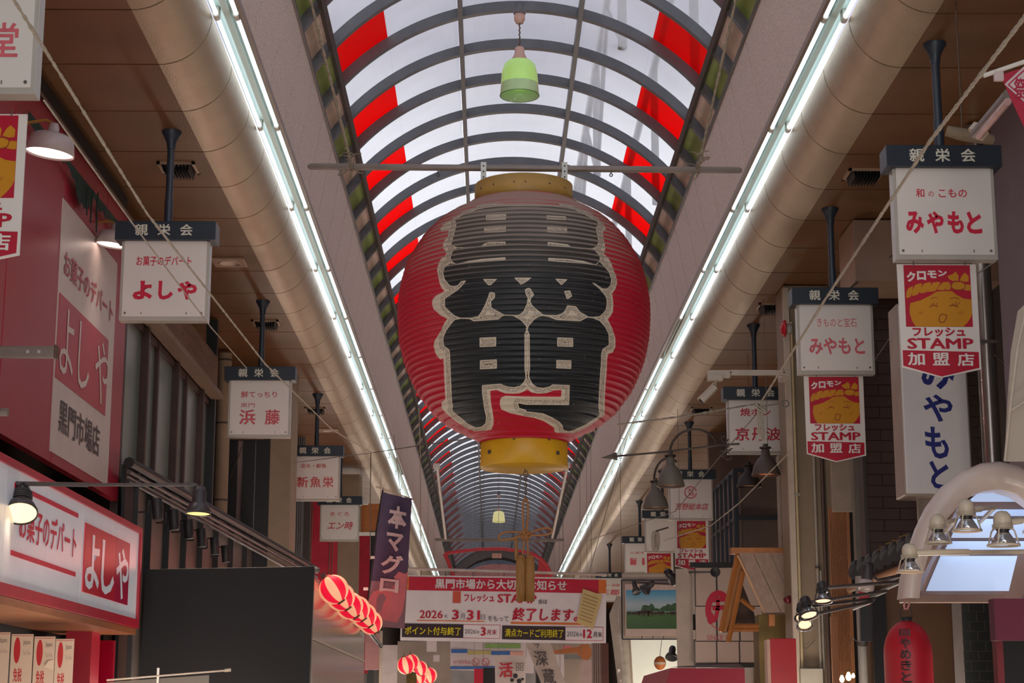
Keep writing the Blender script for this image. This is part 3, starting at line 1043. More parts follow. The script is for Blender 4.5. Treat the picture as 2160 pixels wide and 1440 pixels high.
# ------------------------------------------------------------------ hanging shop signs
GRP = 'hanging shop signs on ceiling posts'
gold_face = M('emblem_ochre_print', (196, 132, 16), rough=0.35, var=0.04)
brown_ink = M('emblem_brown_line', (136, 56, 20), rough=0.4)
crimson = M('crimson_print', (176, 10, 44), rough=0.35, var=0.05)
screw_m = M('steel_screw', (120, 112, 104), rough=0.35, metal=0.7)


def hanging_sign(sx, d, label, lines, ink, stamp=None, dark=False, hooks=(), off=0.0, width=0.65, faded_face=False):
    """lines: list of (text, x0, x1, z0, z1, bold, shear) in fractions of the white face"""
    Y = (d - 4.3 * math.sin(TH)) / math.cos(TH)
    t = thing('hanging_sign', label, 'sign', (sx, Y, H0 + 4.30), group=GRP)
    MB().lathe([(0.075, 0.0), (0.075, -0.012), (0.055, -0.045), (0.036, -0.085), (0.031, -0.14)], 16, cap=True).build('flange', post_m, t)
    p = MB().tube([(0, 0, -0.13), (0, 0, -0.725)], 0.027, 14).build('post', post_m, t)
    MB().tube([(0, 0, -0.53), (0, 0, -0.725)], 0.031, 14).build('sleeve', post_m, p)
    zt, zb = -0.722, -0.865
    h = MB().box(-0.37, 0.37, -0.10, 0.10, zb, zt, bev=0.004).build('header_board', navy, t)
    for i, ch in enumerate('親栄会'):
        x = -0.175 + i * 0.165
        letter(h, ch, x - 0.048, x + 0.048, zb + 0.030, zb + 0.118, cream_ink, -0.1015, 0.018, name='lettering')
    zf0, zf1 = -1.465, -0.865
    wd = width / 2
    b = MB().box(-wd, wd, -0.05, 0.05, zf0, zf1, bev=0.003).build('sign_box', sign_edge, t)
    MB().box(-wd + 0.022, wd - 0.022, -0.056, -0.0495, zf0 + 0.030, zf1).build('sign_face', sign_white, b)
    for x in (-wd + 0.045, wd - 0.045):
        MB().tube([(x, -0.062, zf0 + 0.055), (x, -0.055, zf0 + 0.055)], 0.0085, 8).build('screw', screw_m, b)
    for x in (-0.16, 0.17):
        MB().tube([(x, -0.06, zf0 + 0.062), (x, -0.062, zf0 + 0.05), (x, -0.052, zf0 + 0.045)], 0.003, 5).build('hook', screw_m, b)
    W_, H_ = width - 0.044, zf1 - zf0 - 0.03
    for (s, x0, x1, z0, z1, bold, sh) in lines:
        mb = MB()
        glyphs(mb, s, -wd + 0.022 + x0 * W_, -wd + 0.022 + x1 * W_, zf0 + 0.03 + z0 * H_, zf0 + 0.03 + z1 * H_, -0.0575, bold, sh)
        mb.build('lettering', ink, b)
    return t, b


def stamp_sign(sx, d, ztop, label, group='pointed member shop signs', w_=0.505, h_=0.735, rz=0.0):
    Y = (d - 4.3 * math.sin(TH)) / math.cos(TH)
    t = thing('emblem_sign', label, 'sign', (sx, Y, H0 + ztop), rz, group=group)
    S = w_ / 920
    X = lambda x: (x - 500) * S
    Z = lambda y: -(y - 50) * (h_ / 1340)
    poly = [(X(40), Z(50)), (X(960), Z(50)), (X(960), Z(1290)), (X(500), Z(1390)), (X(50), Z(1265))]
    MB().prism(poly, -0.006, 0.006).build('board', sign_white, t)
    f = -0.0075
    mb = MB()
    flat(mb, [(X(115), Z(62)), (X(888), Z(62)), (X(888), Z(795)), (X(115), Z(795))], f)
    flat(mb, [(X(62), Z(1070)), (X(938), Z(1090)), (X(936), Z(1275)), (X(498), Z(1378)), (X(62), Z(1252))], f)
    mb.build('red_field', crimson, t)
    # emblem: round face under a twisted headband with a bow
    mb = MB()
    face = [(X(175), Z(515)), (X(300), Z(480)), (X(420), Z(420)), (X(480), Z(380)), (X(570), Z(370)), (X(665), Z(372)), (X(720), Z(420)), (X(800), Z(460)), (X(886), Z(472)),
            (X(886), Z(640)), (X(865), Z(690)), (X(820), Z(750)), (X(775), Z(793)), (X(225), Z(793)), (X(185), Z(720)), (X(163), Z(640)), (X(165), Z(570))]
    flat(mb, face, f - 0.001)
    lob = [[(130, 450), (135, 385), (160, 340), (215, 312), (205, 380), (180, 440), (150, 456)],
           [(195, 430), (205, 370), (240, 300), (300, 280), (325, 285), (300, 350), (270, 410), (230, 425)],
           [(285, 395), (300, 340), (350, 280), (410, 266), (430, 275), (400, 340), (370, 385), (320, 398)],
           [(380, 380), (410, 320), (450, 270), (510, 262), (535, 268), (510, 320), (470, 372), (420, 380)],
           [(490, 358), (530, 300), (570, 265), (620, 262), (645, 268), (610, 330), (570, 360)],
           [(590, 357), (620, 310), (655, 278), (650, 340), (640, 357)],
           [(800, 355), (830, 290), (884, 295), (884, 366), (840, 364)]]
    for pl in lob:
        flat(mb, [(X(x), Z(y)) for x, y in pl], f - 0.0012)
    flat(mb, ell(X(740), Z(308), 80 * S, 46 * h_ / 1340), f - 0.0014)
    flat(mb, [(X(620), Z(195)), (X(680), Z(170)), (X(720), Z(138)), (X(752), Z(190)), (X(745), Z(248)), (X(680), Z(250)), (X(640), Z(230))], f - 0.0014)
    flat(mb, [(X(760), Z(245)), (X(790), Z(185)), (X(825), Z(150)), (X(868), Z(190)), (X(865), Z(255)), (X(820), Z(262))], f - 0.0014)
    mb.build('emblem', gold_face, t)
    mb = MB()
    st = lambda L, wd: stroke(mb, [(X(x), Z(y)) for x, y in L], wd * S, f - 0.0025)
    st([(x, y) for x, y in ((412, 470), (440, 450), (475, 446), (498, 462))], 7)
    st([(636, 468), (665, 452), (700, 450), (742, 468)], 8)
    st([(395, 568), (410, 552), (440, 542), (475, 548), (497, 562)], 11)
    st([(628, 548), (660, 540), (690, 542), (724, 560)], 12)
    for a in ([(428, 545), (422, 515)], [(450, 542), (452, 505)], [(476, 545), (490, 508)], [(668, 540), (664, 518)], [(694, 542), (704, 496)], [(712, 545), (748, 505)]): st(a, 7)
    mb.build('eye_lines', brown_ink, t)
    mb = MB()
    for dx in (0, 17, 34):
        st([(262 + dx, 648), (284 + dx, 614)], 4); st([(732 + dx, 644), (752 + dx, 612)], 4)
    st([(498, 720), (502, 690), (515, 655), (545, 645), (570, 655), (588, 650), (584, 690), (560, 735), (530, 745), (505, 735), (498, 715)], 11)
    st([(X_[0], X_[1]) for X_ in ((820, 308), (812, 340), (780, 358), (740, 358), (680, 352), (660, 320), (670, 280), (700, 262), (740, 260), (790, 262), (822, 290), (820, 310))], 8)
    mb.build('emblem_lines', brown_ink, t)
    mb = MB()
    for i, ch in enumerate('クロモン'):
        glyphs(mb, ch, X(145 + i * 122), X(250 + i * 122), Z(262 - i * 22), Z(140 - i * 6), f - 0.0015, 0.05)
    mb.build('lettering', sign_white, t)
    mb = MB()
    for i, ch in enumerate('加盟店'):
        x = (215, 500, 785)[i]
        glyphs(mb, ch, X(x - 98), X(x + 98), Z(1248 + (8 if i == 2 else 0)), Z(1098 + (8 if i == 2 else 0)), f - 0.0015, 0.022)
    mb.build('lettering', sign_white, t)
    mb = MB()
    glyphs(mb, 'フレッシュ', X(185), X(795), Z(912), Z(800), f - 0.0015, 0.04)
    mb.build('red_lettering', crimson, t)
    mb = MB()
    glyphs(mb, 'STAMP', X(118), X(885), Z(1056), Z(928), f - 0.0015, 0.04)
    mb.build('red_lettering', crimson, t)
    for x in (230, 830):
        MB().tube([(X(x), -0.012, Z(75)), (X(x), -0.016, Z(40)), (X(x), 0.0, Z(10))], 0.0035, 5).build('hook', screw_m, t)
    return t


hanging_sign(-2.45, 8.76, 'white hanging sign cut by the top left corner, red brush characters', [('味', 0.42, 0.55, 0.66, 0.82, .02, 0), ('処', 0.22, 0.36, 0.66, 0.82, .02, 0),
             ('風', 0.06, 0.28, 0.26, 0.56, .015, 0), ('味', 0.38, 0.62, 0.26, 0.56, .015, 0), ('堂', 0.66, 0.89, 0.26, 0.56, .015, 0)], red_fade)
stamp_sign(-2.43, 8.80, 2.765, 'pointed red and ochre emblem sign at the left edge, under the cut off white sign', w_=0.505)
hanging_sign(-2.40, 13.57, 'white hanging sign with fat rounded red letters beside the red mural wall',
             [('お菓子のデパート', 0.15, 0.82, 0.67, 0.80, .012, 0), ('よ', 0.12, 0.36, 0.22, 0.47, .05, 0), ('し', 0.43, 0.61, 0.22, 0.47, .05, 0), ('や', 0.66, 0.90, 0.22, 0.47, .05, 0)], red_ink)
hanging_sign(-2.41, 19.1, 'white hanging sign with two heavy red characters in front of the tan pillar',
             [('鮮てっちり', 0.18, 0.80, 0.68, 0.80, .01, 0), ('黒門', 0.18, 0.42, 0.50, 0.58, 0.0, 0), ('浜', 0.16, 0.44, 0.18, 0.46, .025, 0), ('藤', 0.60, 0.86, 0.18, 0.46, .02, 0)], M('dull_red_ink', (196, 78, 88), rough=0.5, var=0.1))
hanging_sign(-2.355, 24.6, 'white hanging sign reading three red characters, right of the tan pillar',
             [('淡水・鮮魚', 0.16, 0.74, 0.72, 0.83, .01, 0), ('新', 0.08, 0.34, 0.26, 0.52, .02, 0), ('魚', 0.38, 0.62, 0.26, 0.52, .02, 0), ('栄', 0.66, 0.90, 0.26, 0.52, .02, 0)], M('brick_red_ink', (196, 84, 84), rough=0.5, var=0.1))
hanging_sign(-2.50, 30.2, 'white hanging sign before the red hanging cloth, farthest of the left signs',
             [('まぐろ', 0.24, 0.76, 0.68, 0.80, .01, 0), ('エン時', 0.16, 0.84, 0.28, 0.52, .02, 0.25)], MATS['dull_red_ink'])
hanging_sign(2.895, 11.74, 'largest looking white hanging sign on the right, crisp red rounded letters',
             [('和', 0.20, 0.29, 0.66, 0.76, .01, 0), ('の', 0.33, 0.39, 0.67, 0.73, .0, 0), ('こもの', 0.44, 0.74, 0.66, 0.76, .01, 0),
              ('み', 0.08, 0.27, 0.24, 0.50, .045, 0), ('や', 0.30, 0.48, 0.24, 0.50, .045, 0), ('も', 0.52, 0.69, 0.24, 0.50, .045, 0), ('と', 0.72, 0.88, 0.24, 0.50, .045, 0)], red_ink)
stamp_sign(2.84, 11.76, 2.82, 'largest pointed emblem sign, above the tall white sign with blue letters')
hanging_sign(2.935, 15.57, 'white hanging sign with faded pink letters beside the red alarm bell',
             [('きものと宝石', 0.24, 0.80, 0.66, 0.80, .0, 0), ('みやもと', 0.12, 0.90, 0.24, 0.50, .03, 0)], red_fade)
stamp_sign(2.915, 15.59, 2.83, 'pointed emblem sign hanging in front of the conduit pillar')
hanging_sign(2.95, 20.2, 'white hanging sign behind the rope knot, dark red brush characters',
             [('焼ホン', 0.20, 0.76, 0.68, 0.84, .02, 0), ('京', 0.10, 0.36, 0.20, 0.46, .025, 0), ('丹', 0.40, 0.64, 0.20, 0.46, .025, 0), ('波', 0.66, 0.94, 0.20, 0.46, .02, 0)], M('deep_red_ink', (184, 30, 52), rough=0.5, var=0.06))
t4, b4 = hanging_sign(2.97, 26.9, 'white hanging sign with a round red crest, partly behind a grey bell lamp',
                      [('芳野総本店', 0.10, 0.90, 0.20, 0.38, .015, 0.2)], MATS['dull_red_ink'])
mb = MB()
mc = [(-0.325 + 0.022 + 0.49 * 0.606 + 0.085 * math.cos(a), -1.465 + 0.03 + 0.66 * 0.57 + 0.085 * math.sin(a)) for a in np.linspace(0.2, 2 * math.pi - 0.1, 26)]
stroke(mb, mc, 0.016, -0.0575)
glyphs(mb, '万', -0.055, 0.045, -1.055, -1.005, -0.0575, 0.04)
glyphs(mb, 'カ', -0.045, 0.045, -1.112, -1.055, -0.0575, 0.04)
mb.build('crest', MATS['dull_red_ink'], b4)
stamp_sign(2.97, 26.9, 2.83, 'pointed emblem sign beside the dark balcony frame', )
hanging_sign(3.07, 32.2, 'blank looking white hanging sign with a string hanging before it', [], red_fade)
stamp_sign(2.99, 32.2, 2.83, 'emblem sign hanging just above the framed meadow picture')
mbx = hanging_sign(3.05, 36.8, 'pale hanging sign with two small pink squares, right part of the far row', [('人', 0.22, 0.34, 0.40, 0.56, .02, 0)], sign_white)
mb = MB()
for x0, x1 in ((-0.21, -0.085), (0.03, 0.155)):
    mb = MB()
    flat(mb, [(x0, -1.30), (x1, -1.30), (x1, -1.16), (x0, -1.16)], -0.057)
    mb.build('pink_square', M('pale_red_square', (206, 92, 98), rough=0.5), mbx[1])
letter(mbx[1], '大黒市場', -0.22, 0.2, -1.08, -1.03, red_fade, -0.0575, 0.0)
hanging_sign(3.05, 46.0, 'small pale hanging sign farthest down the right row, above the banner corner', [('種十一路線', 0.1, 0.9, 0.62, 0.75, .01, 0), ('三都', 0.1, 0.9, 0.25, 0.5, .03, 0)], red_fade)

# ------------------------------------------------------------------ square ceiling vents
vent_edge = M('vent_frame_beige', (170, 140, 116), rough=0.45)


def vent(px, py, lab, w_=0.30, blades=True):
    o = PZ(px, py, H0 + 4.30)
    t = thing('ceiling_vent', lab, 'vent', tuple(o), group='square ceiling vents by the sign posts')
    h = w_ / 2
    m = MB()
    for a in ((-h, h, -h, -h + 0.025), (-h, h, h - 0.025, h), (-h, -h + 0.025, -h, h), (h - 0.025, h, -h, h)):
        m.box(a[0], a[1], a[2], a[3], -0.018, 0.0)
    m.build('frame', vent_edge, t)
    for i in range(9):
        x = -h + 0.035 + i * (w_ - 0.07) / 8
        MB().box(x - 0.002, x + 0.002, -h + 0.02, h - 0.02, -0.075, -0.002, mx=Matrix.Translation((x, 0, 0)) @ Matrix.Rotation(ang(14 * (i - 4) / 4), 4, 'Y') @ Matrix.Translation((-x, 0, 0))).build('blade', black_m, t)
    MB().box(-h + 0.02, h - 0.02, -h + 0.02, h - 0.02, -0.003, 0.0).build('duct', black_m, t)


vent(377, 352, 'dark square vent behind the post of the fat lettered left sign')
vent(562, 680, 'dark square vent behind the post of the sign by the tan pillar')
vent(666, 862, 'dark square vent behind the post of the third left sign')
vent(1822, 366, 'dark square vent beside the largest right sign')
vent(1626, 645, 'dark square vent beside the red alarm bell')
vent(1478, 862, 'dark square vent above the grey bell lamps')
for px, py, lab in ((484, 551, 'flat beige ceiling speaker to the right of the fat lettered left sign'), (692, 906, 'flat beige ceiling speaker over the third left sign')):
    o = PZ(px, py, H0 + 4.30)
    t = thing('ceiling_speaker', lab, 'speaker', tuple(o), group='flat ceiling speakers')
    MB().box(-0.16, 0.16, -0.16, 0.16, -0.022, 0, bev=0.006).build('plate', vent_edge, t)
    MB().lathe([(0.10, -0.030), (0.11, -0.022), (0.02, -0.028), (0.001, -0.028)], 20).build('grille', beige_sheet, t)

# ================================================================== LEFT SIDE
def wall_frame(name, label, cat, X, px, py, rz, group=None, kind=None):
    """an Empty on a plane x = X (a wall along the street) at the place seen at px, py"""
    o = PX(px, py, X)
    return thing(name, label, cat, tuple(o), rz, group, kind), o


def wl_uv(o, X, px, py):
    """local (x, z) on a left wall frame (rz = +90 deg) for a picture point"""
    p = PX(px, py, X)
    return p.y - o.y, p.z - o.z


def tri_fan(mb, pts, y, th=0.0):
    """polygon of local (x, z) at depth y on a wall frame; th > 0 gives a slab"""
    if th: return mb.prism(pts, y, y + th)
    return flat(mb, pts, y)


pink_wall = M('crimson_mural_print', (158, 30, 52), rough=0.38, var=0.06, scale=1.5)
mural_white = M('mural_white_print', (206, 190, 182), rough=0.4, var=0.04)
mural_red = M('mural_red_print', (172, 34, 56), rough=0.38, var=0.06)
dark_ink = M('dark_grey_ink', (70, 58, 60), rough=0.5)
XM = -3.05
mur, mo = wall_frame('mural_wall', 'tall crimson printed wall with white panel and rounded white letters', 'shop wall', XM, 250, 1018, math.pi / 2)
mu = lambda px, py: wl_uv(mo, XM, px, py)
x_l = -6.5
MB().box(x_l, 0.0, 0.0, 0.06, -0.15, H0 + 4.09 - mo.z).build('crimson_panel', pink_wall, mur)
MB().box(x_l, 0.0, 0.03, 0.09, H0 + 4.09 - mo.z, H0 + 4.295 - mo.z).build('dark_top_strip', M('dark_top_strip', (40, 30, 28), rough=0.7), mur)
MB().tube([(x_l, -0.02, H0 + 4.10 - mo.z), (0, -0.02, H0 + 4.10 - mo.z)], 0.014, 8).build('top_pipe', M('brown_pipe', (92, 66, 52), rough=0.6), mur)
for i in range(1, 5):
    MB().box(x_l + i * 1.4, x_l + i * 1.4 + 0.008, -0.003, 0.0, -0.15, H0 + 4.08 - mo.z).build('panel_joint', mural_red, mur)
A, B, C_, D_ = mu(127, 416), mu(245, 551), mu(210, 1012), mu(108, 956)
zt1, zb1 = (A[1] + B[1]) / 2, (C_[1] + D_[1]) / 2
xa, xb = (A[0] + D_[0]) / 2, (B[0] + C_[0]) / 2 + 0.15
MB().box(xa, xb, -0.006, 0.0, zb1, zt1).build('white_panel', mural_white, mur)
za, zc = mu(127, 620)[1], mu(120, 800)[1]
MB().box(xa + 0.03, xb - 0.22, -0.010, -0.005, zc, za).build('red_panel', mural_red, mur)
Wd = xb - xa
letter(mur, 'お菓子のデパート', xa + 0.06 * Wd, xa + 0.94 * Wd, za + (zt1 - za) * 0.22, za + (zt1 - za) * 0.50, mural_red, -0.012, 0.015)
for i, ch in enumerate('よしや'):
    letter(mur, ch, xa + 0.05 * Wd + i * Wd * 0.30, xa + 0.05 * Wd + i * Wd * 0.30 + Wd * (0.22, 0.20, 0.26)[i], zc + 0.10 * (za - zc), zc + 0.90 * (za - zc), mural_white, -0.013, 0.0)
letter(mur, '黒門市場店', xa + 0.10 * Wd, xa + 0.80 * Wd, zb1 + (zc - zb1) * 0.32, zb1 + (zc - zb1) * 0.78, dark_ink, -0.012, 0.01)
# dark green ragged awning remains and cables along the top of the mural
gd = thing('green_awning_remnant', 'torn dark green awning cloth hanging above the crimson mural wall', 'awning')
dgreen = M('dark_green_cloth', (16, 44, 38), rough=0.8, var=0.3)
m = MB()
rn = random.Random(5)
vs, fs = [], []
for i in range(41):
    px = 60 + i * 4.9
    p = PX(px, 232 + (px - 60) * 1.24, -2.98)
    p2 = PX(px, 232 + (px - 60) * 1.24 + rn.uniform(12, 30) + (40 if 20 < i < 27 else 0), -3.0)
    vs += [tuple(p), tuple(p2)]
    if i: fs.append((2 * i - 2, 2 * i, 2 * i + 1, 2 * i - 1))
m.add(vs, fs)
m.build('cloth', dgreen, gd)
for k in range(3):
    px = 185 + k * 11
    a = PX(px, 395 + k * 6, -2.97)
    MB().tube([a, a + Vector((0, 0.03 * rn.uniform(-1, 1), -0.10)), a + Vector((0.01, 0.10 * rn.uniform(-1, 1), -0.22 - 0.05 * k % 3))], 0.006, 5).build('loose_cable', dgreen, gd)

# flood lamps over the mural
lamp_white = M('lamp_housing_white', (176, 160, 158), rough=0.4)
glow_w = E_('warm_white_glow', (255, 226, 214), 3.2)


def flood(px, py, d, r, lab, tilt, power):
    o = P(px, py, d)
    t = thing('wall_flood_lamp', lab, 'lamp', tuple(o), group='white flood lamps over the mural wall')
    mx = Matrix.Rotation(ang(tilt), 4, 'Y') @ Matrix.Rotation(ang(2), 4, 'X')
    MB().lathe([(r * 0.05, r * 0.80), (r * 0.70, r * 0.80), (r * 0.86, r * 0.70), (r * 0.93, r * 0.45), (r, 0.0), (r * 0.96, 0.0), (r * 0.88, r * 0.45)], 28, mx=mx).build('housing', lamp_white, t)
    MB().lathe([(0.001, 0.012), (r * 0.97, 0.012)], 28, mx=mx).build('lens', glow_w, t)
    MB().lathe([(r * 0.50, r * 0.80), (r * 0.50, r * 0.86), (r * 0.22, r * 0.88), (r * 0.22, r * 1.15), (r * 0.16, r * 1.3), (0.001, r * 1.3)], 16, mx=mx).build('socket', lamp_white, t)
    MB().tube([mx @ Vector((0, 0, r * 1.25)), Vector((-0.03, 0.02, r * 1.5)), Vector((-0.22, 0.06, r * 1.4))], 0.009, 6).build('cable', gold_dull, t)
    l = bpy.data.lights.new('flood_light', 'SPOT')
    l.energy = power; l.color = (1, 0.84, 0.78); l.spot_size = ang(120); l.spot_blend = 0.6; l.shadow_soft_size = 0.08
    lo = bpy.data.objects.new('flood_light', l); COL.objects.link(lo); lo.parent = t
    lo.location = (0, 0, -0.02)
    lo.rotation_euler = (0, ang(-38), 0)


flood(104, 325, 10.6, 0.145, 'white flood lamp with bright rim at the upper left, beside the cut off emblem sign', 7, 26)
flood(238, 518, 13.9, 0.135, 'white flood lamp partly behind the fat lettered left sign', 7, 34)

# projecting lightbox sign under the mural
XB = -2.72
lb, lo_ = wall_frame('lightbox_sign', 'long red framed white lightbox sign with red letters under the mural', 'sign', XB, 293, 1325, math.pi / 2)
lu = lambda px, py: wl_uv(lo_, XB, px, py)
zt2 = PX(300, 1114, XB).z - lo_.z
L2 = -5.5
box_red = M('lightbox_red_frame', (172, 26, 50), rough=0.4, var=0.08)
face_w = M('lightbox_white_face', (206, 208, 214), rough=0.3, var=0.03, emit=0.10, ecol=(225, 230, 240))
m = MB()
fr = 0.055
m.box(L2, 0, 0.0, 0.34, 0.0, fr * 1.2).box(L2, 0, 0.0, 0.34, zt2 - fr * 0.8, zt2).box(-fr, 0, 0.0, 0.34, fr * 1.2, zt2 - fr * 0.8).box(L2, L2 + fr, 0.0, 0.34, fr * 1.2, zt2 - fr * 0.8)
m.box(L2, 0, 0.30, 0.36, 0, zt2)
m.build('frame', box_red, lb)
x = -fr
pw = 0.98
k = 0
while x > L2 + 0.1:
    x2 = max(L2 + fr, x - pw)
    MB().box(x2 + 0.003, x - 0.003, 0.018, 0.03, fr * 1.2, zt2 - fr * 0.8).build('face_panel', face_w, lb)
    x = x2
    k += 1
zz0, zz1 = fr * 1.2, zt2 - fr * 0.8
HH = zz1 - zz0
xr0, xr1 = lu(181, 1180)[0], lu(277, 1200)[0] - 0.03
sq = [M('lightbox_red_a', (196, 36, 56), rough=0.35), M('lightbox_red_b', (190, 12, 48), rough=0.35), M('lightbox_red_c', (168, 12, 62), rough=0.35)]
for i in range(3):
    a = xr0 + (xr1 - xr0) * i / 3
    b = xr0 + (xr1 - xr0) * (i + 1) / 3
    p = MB().box(a, b - 0.004, 0.010, 0.019, zz0 + HH * 0.13, zz0 + HH * 0.83).build('red_square', sq[i], lb)
    letter(p, 'よしや'[i], a + 0.03, b - 0.03, zz0 + HH * 0.17, zz0 + HH * 0.74, face_w, 0.008, 0.02)
xl0, xl1 = lu(44, 1100)[0], lu(168, 1130)[0]
letter(lb, 'お菓子のデパート', xl0 + 0.03, xl1 - 0.02, zz0 + HH * 0.42, zz0 + HH * 0.74, red_ink, 0.014, 0.02)
MB().box(xl0 - 0.12, xl1, 0.014, 0.018, zz0 + HH * 0.84, zz0 + HH * 0.885).build('red_stripe', red_ink, lb)
MB().box(xl0 - 0.12, xl1, 0.014, 0.018, zz0 + HH * 0.255, zz0 + HH * 0.30).build('red_stripe', red_ink, lb)
# shop front below it
sf = thing('shopfront', 'dark red shop front posts and soffit under the lightbox sign', 'shop front')
zs_ = lo_.z
MB().box(XB - 0.6, XB - 0.02, lo_.y - 5.5, lo_.y - 0.02, zs_ - 0.05, zs_ - 0.004).build('soffit', M('orange_brown_soffit', (150, 92, 56), rough=0.4, var=0.15), sf)
a = P(142, 1400, 13.3)
MB().box(a.x - 0.02, a.x + 0.17, a.y, a.y + 0.3, 0, zs_ - 0.05).build('post', box_red, sf)
MB().box(XB - 0.75, XB - 0.62, lo_.y - 5.0, lo_.y + 0.1, 0, zs_ - 0.05).build('back_panel', M('black_back', (16, 12, 14), rough=0.6), sf)
a, b = P(192, 1350, 13.9), P(243, 1440, 13.9)
MB().box(a.x, b.x, a.y, a.y + 0.02, b.z - 0.2, a.z, bev=0.005).build('red_door', M('glossy_red_panel', (150, 6, 38), rough=0.15, spec=0.7), sf)
# notices hanging in clear sleeves
paper = M('notice_paper', (196, 170, 148), rough=0.3, var=0.05, emit=0.03, ecol=(255, 220, 190))
pr_red = M('notice_red_print', (176, 24, 28), rough=0.4)
for i, (x0, x1, y0) in enumerate(((-26, 23, 1333), (25, 72, 1337), (73, 118, 1342), (118, 158, 1347))):
    d = 11.9
    a, b = P(x0, y0, d), P(x1, 1450, d)
    lab = ['notice sheet cut by the left edge of the row under the lightbox', 'second notice sheet from the left edge, red oval print', 'third notice sheet from the left edge, with a curled lower corner', 'rightmost notice sheet beside the red post'][i]
    t = thing('notice_sheet', lab, 'notice', tuple(a), group='paper notices under the lightbox sign')
    w_, h_ = b.x - a.x - 0.004, 0.42
    MB().box(0, w_, 0, 0.002, -h_, 0).build('paper', paper, t)
    MB().box(0.004, w_ - 0.004, -0.0015, 0.0, -0.012, -0.009).build('border', pr_red, t)
    m = MB()
    flat(m, ell(w_ * 0.28, -0.105, w_ * 0.15, 0.085), -0.001)
    m.build('red_oval', pr_red, t)
    letter(t, 'Japan.', w_ * 0.54, w_ * 0.9, -0.075, -0.035, dark_ink, -0.001, 0.0)
    letter(t, 'Tax-free', w_ * 0.54, w_ * 0.9, -0.135, -0.105, M('pale_grey_ink', (150, 132, 120), rough=0.5), -0.001, 0.0)
    letter(t, '免税', w_ * 0.16, w_ * 0.55, -0.31, -0.22, pr_red, -0.001, 0.02)
    if i == 2:
        MB().add([(w_, -0.002, -0.15), (w_, -0.002, -0.22), (w_ * 0.6, -0.03, -0.20), (w_ * 0.75, -0.02, -0.16)], [(0, 1, 2, 3)]).build('curled_corner', paper, t)

# black lamp bar with two spotlights
d = 10.4
bar2 = thing('lamp_bar', 'thin black horizontal bar running in from the left edge, two spotlights on it', 'bar', tuple(P(190, 1022, d)))
o = P(190, 1022, d)
lo3 = lambda px, py, dz=0: P(px, py, d + dz) - o
MB().tube([lo3(-60, 1018), lo3(186, 1022)], 0.0135, 10).build('thick_tube', rail_dark, bar2)
MB().tube([lo3(186, 1022), lo3(400, 1022)], 0.0095, 10).build('thin_tube', rail_dark, bar2)
lamp_blk = M('charcoal_lamp_metal', (62, 58, 60), rough=0.42, metal=0.2)
warm_glow = E_('warm_lamp_glow', (255, 220, 164), 1.4)


def spot_par(px, py, d, r, h, az, tilt, lab, glow=warm_glow, group='black spotlights with warm bulbs', mat=None, light=0.0, ribs=True, name='spotlight'):
    """reflector lamp: face centre at px, py; beam direction tilted from straight down towards azimuth az"""
    mat = mat or lamp_blk
    o = P(px, py, d)
    t = thing(name, lab, 'lamp', tuple(o), group=group)
    mx = Matrix.Rotation(ang(az), 4, 'Z') @ Matrix.Rotation(ang(tilt), 4, 'X')
    MB().lathe([(r * 0.93, 0.01), (r, 0.0), (r * 1.0, 0.02), (r * 0.80, h * 0.30), (r * 0.55, h * 0.42), (r * 0.55, h * 0.78), (r * 0.42, h * 0.95), (0.001, h)], 26, mx=mx).build('housing', mat, t)
    MB().lathe([(0.001, 0.020), (r * 0.5, 0.014), (r * 0.92, 0.008)], 26, mx=mx).build('lens', glow, t)
    if ribs:
        for k in range(4):
            zc = h * (0.46 + 0.075 * k)
            MB().lathe([(r * 0.54, zc), (r * 0.64, zc), (r * 0.64, zc + h * 0.03), (r * 0.54, zc + h * 0.03)], 20, mx=mx).build('cooling_ring', mat, t)
    if light:
        l = bpy.data.lights.new('lamp_light', 'SPOT')
        l.energy = light; l.color = (1, 0.8, 0.55); l.spot_size = ang(100); l.spot_blend = 0.5; l.shadow_soft_size = 0.03
        lo = bpy.data.objects.new('lamp_light', l); COL.objects.link(lo); lo.parent = t
        lo.matrix_local = mx @ Matrix.Translation((0, 0, -0.01))
    return t, mx


t, mx = spot_par(43, 1084, 10.3, 0.098, 0.21, 14, -34, 'round black spotlight with glowing lens at the left edge, in front of the lightbox', light=3)
MB().tube([mx @ Vector((0, 0, 0.17)), Vector((0.0, 0.02, 0.175)), Vector((-0.02, 0.03, 0.172))], 0.012, 8).build('bracket', lamp_blk, t)
t, mx = spot_par(418, 1085, 10.4, 0.073, 0.17, -6, -5, 'black spotlight with yellow glowing lens at the right end of the bar', light=4, glow=E_('yellow_lamp_glow', (255, 204, 116), 1.5), ribs=False)
MB().tube([Vector((-0.075, 0.0, 0.178)), Vector((-0.02, 0, 0.172)), mx @ Vector((0, 0, 0.15))], 0.011, 8).build('bracket', lamp_blk, t)

# grey pipe stub at the left edge, and a second one below it
for (x1, ya, yb, lab) in ((120, 749, 743, 'worn steel arm sticking in from the left edge over the mural'), (17, 870, 869, 'short grey pipe end at the left edge under the steel arm')):
    d = 9.6
    a, b = P(-80, ya, d), P(x1, yb, d)
    t = thing('bracket_arm', lab, 'bracket', tuple(b))
    if x1 > 60:
        MB().box(a.x - b.x, 0, -0.02, 0.02, -0.032, 0.032, bev=0.006).build('arm', m_, t)
        for xx in (-0.09, -0.15):
            MB().box(xx - 0.008, xx + 0.008, -0.024, -0.02, -0.008, 0.008).build('bolt', lamp_white, t)
        MB().box(-0.01, 0.004, -0.03, 0.03, -0.038, 0.038, bev=0.006).build('end_cap', rust, t)
    else:
        MB().tube([a - b, Vector((0, 0, 0))], 0.022, 12).build('arm', m_, t)

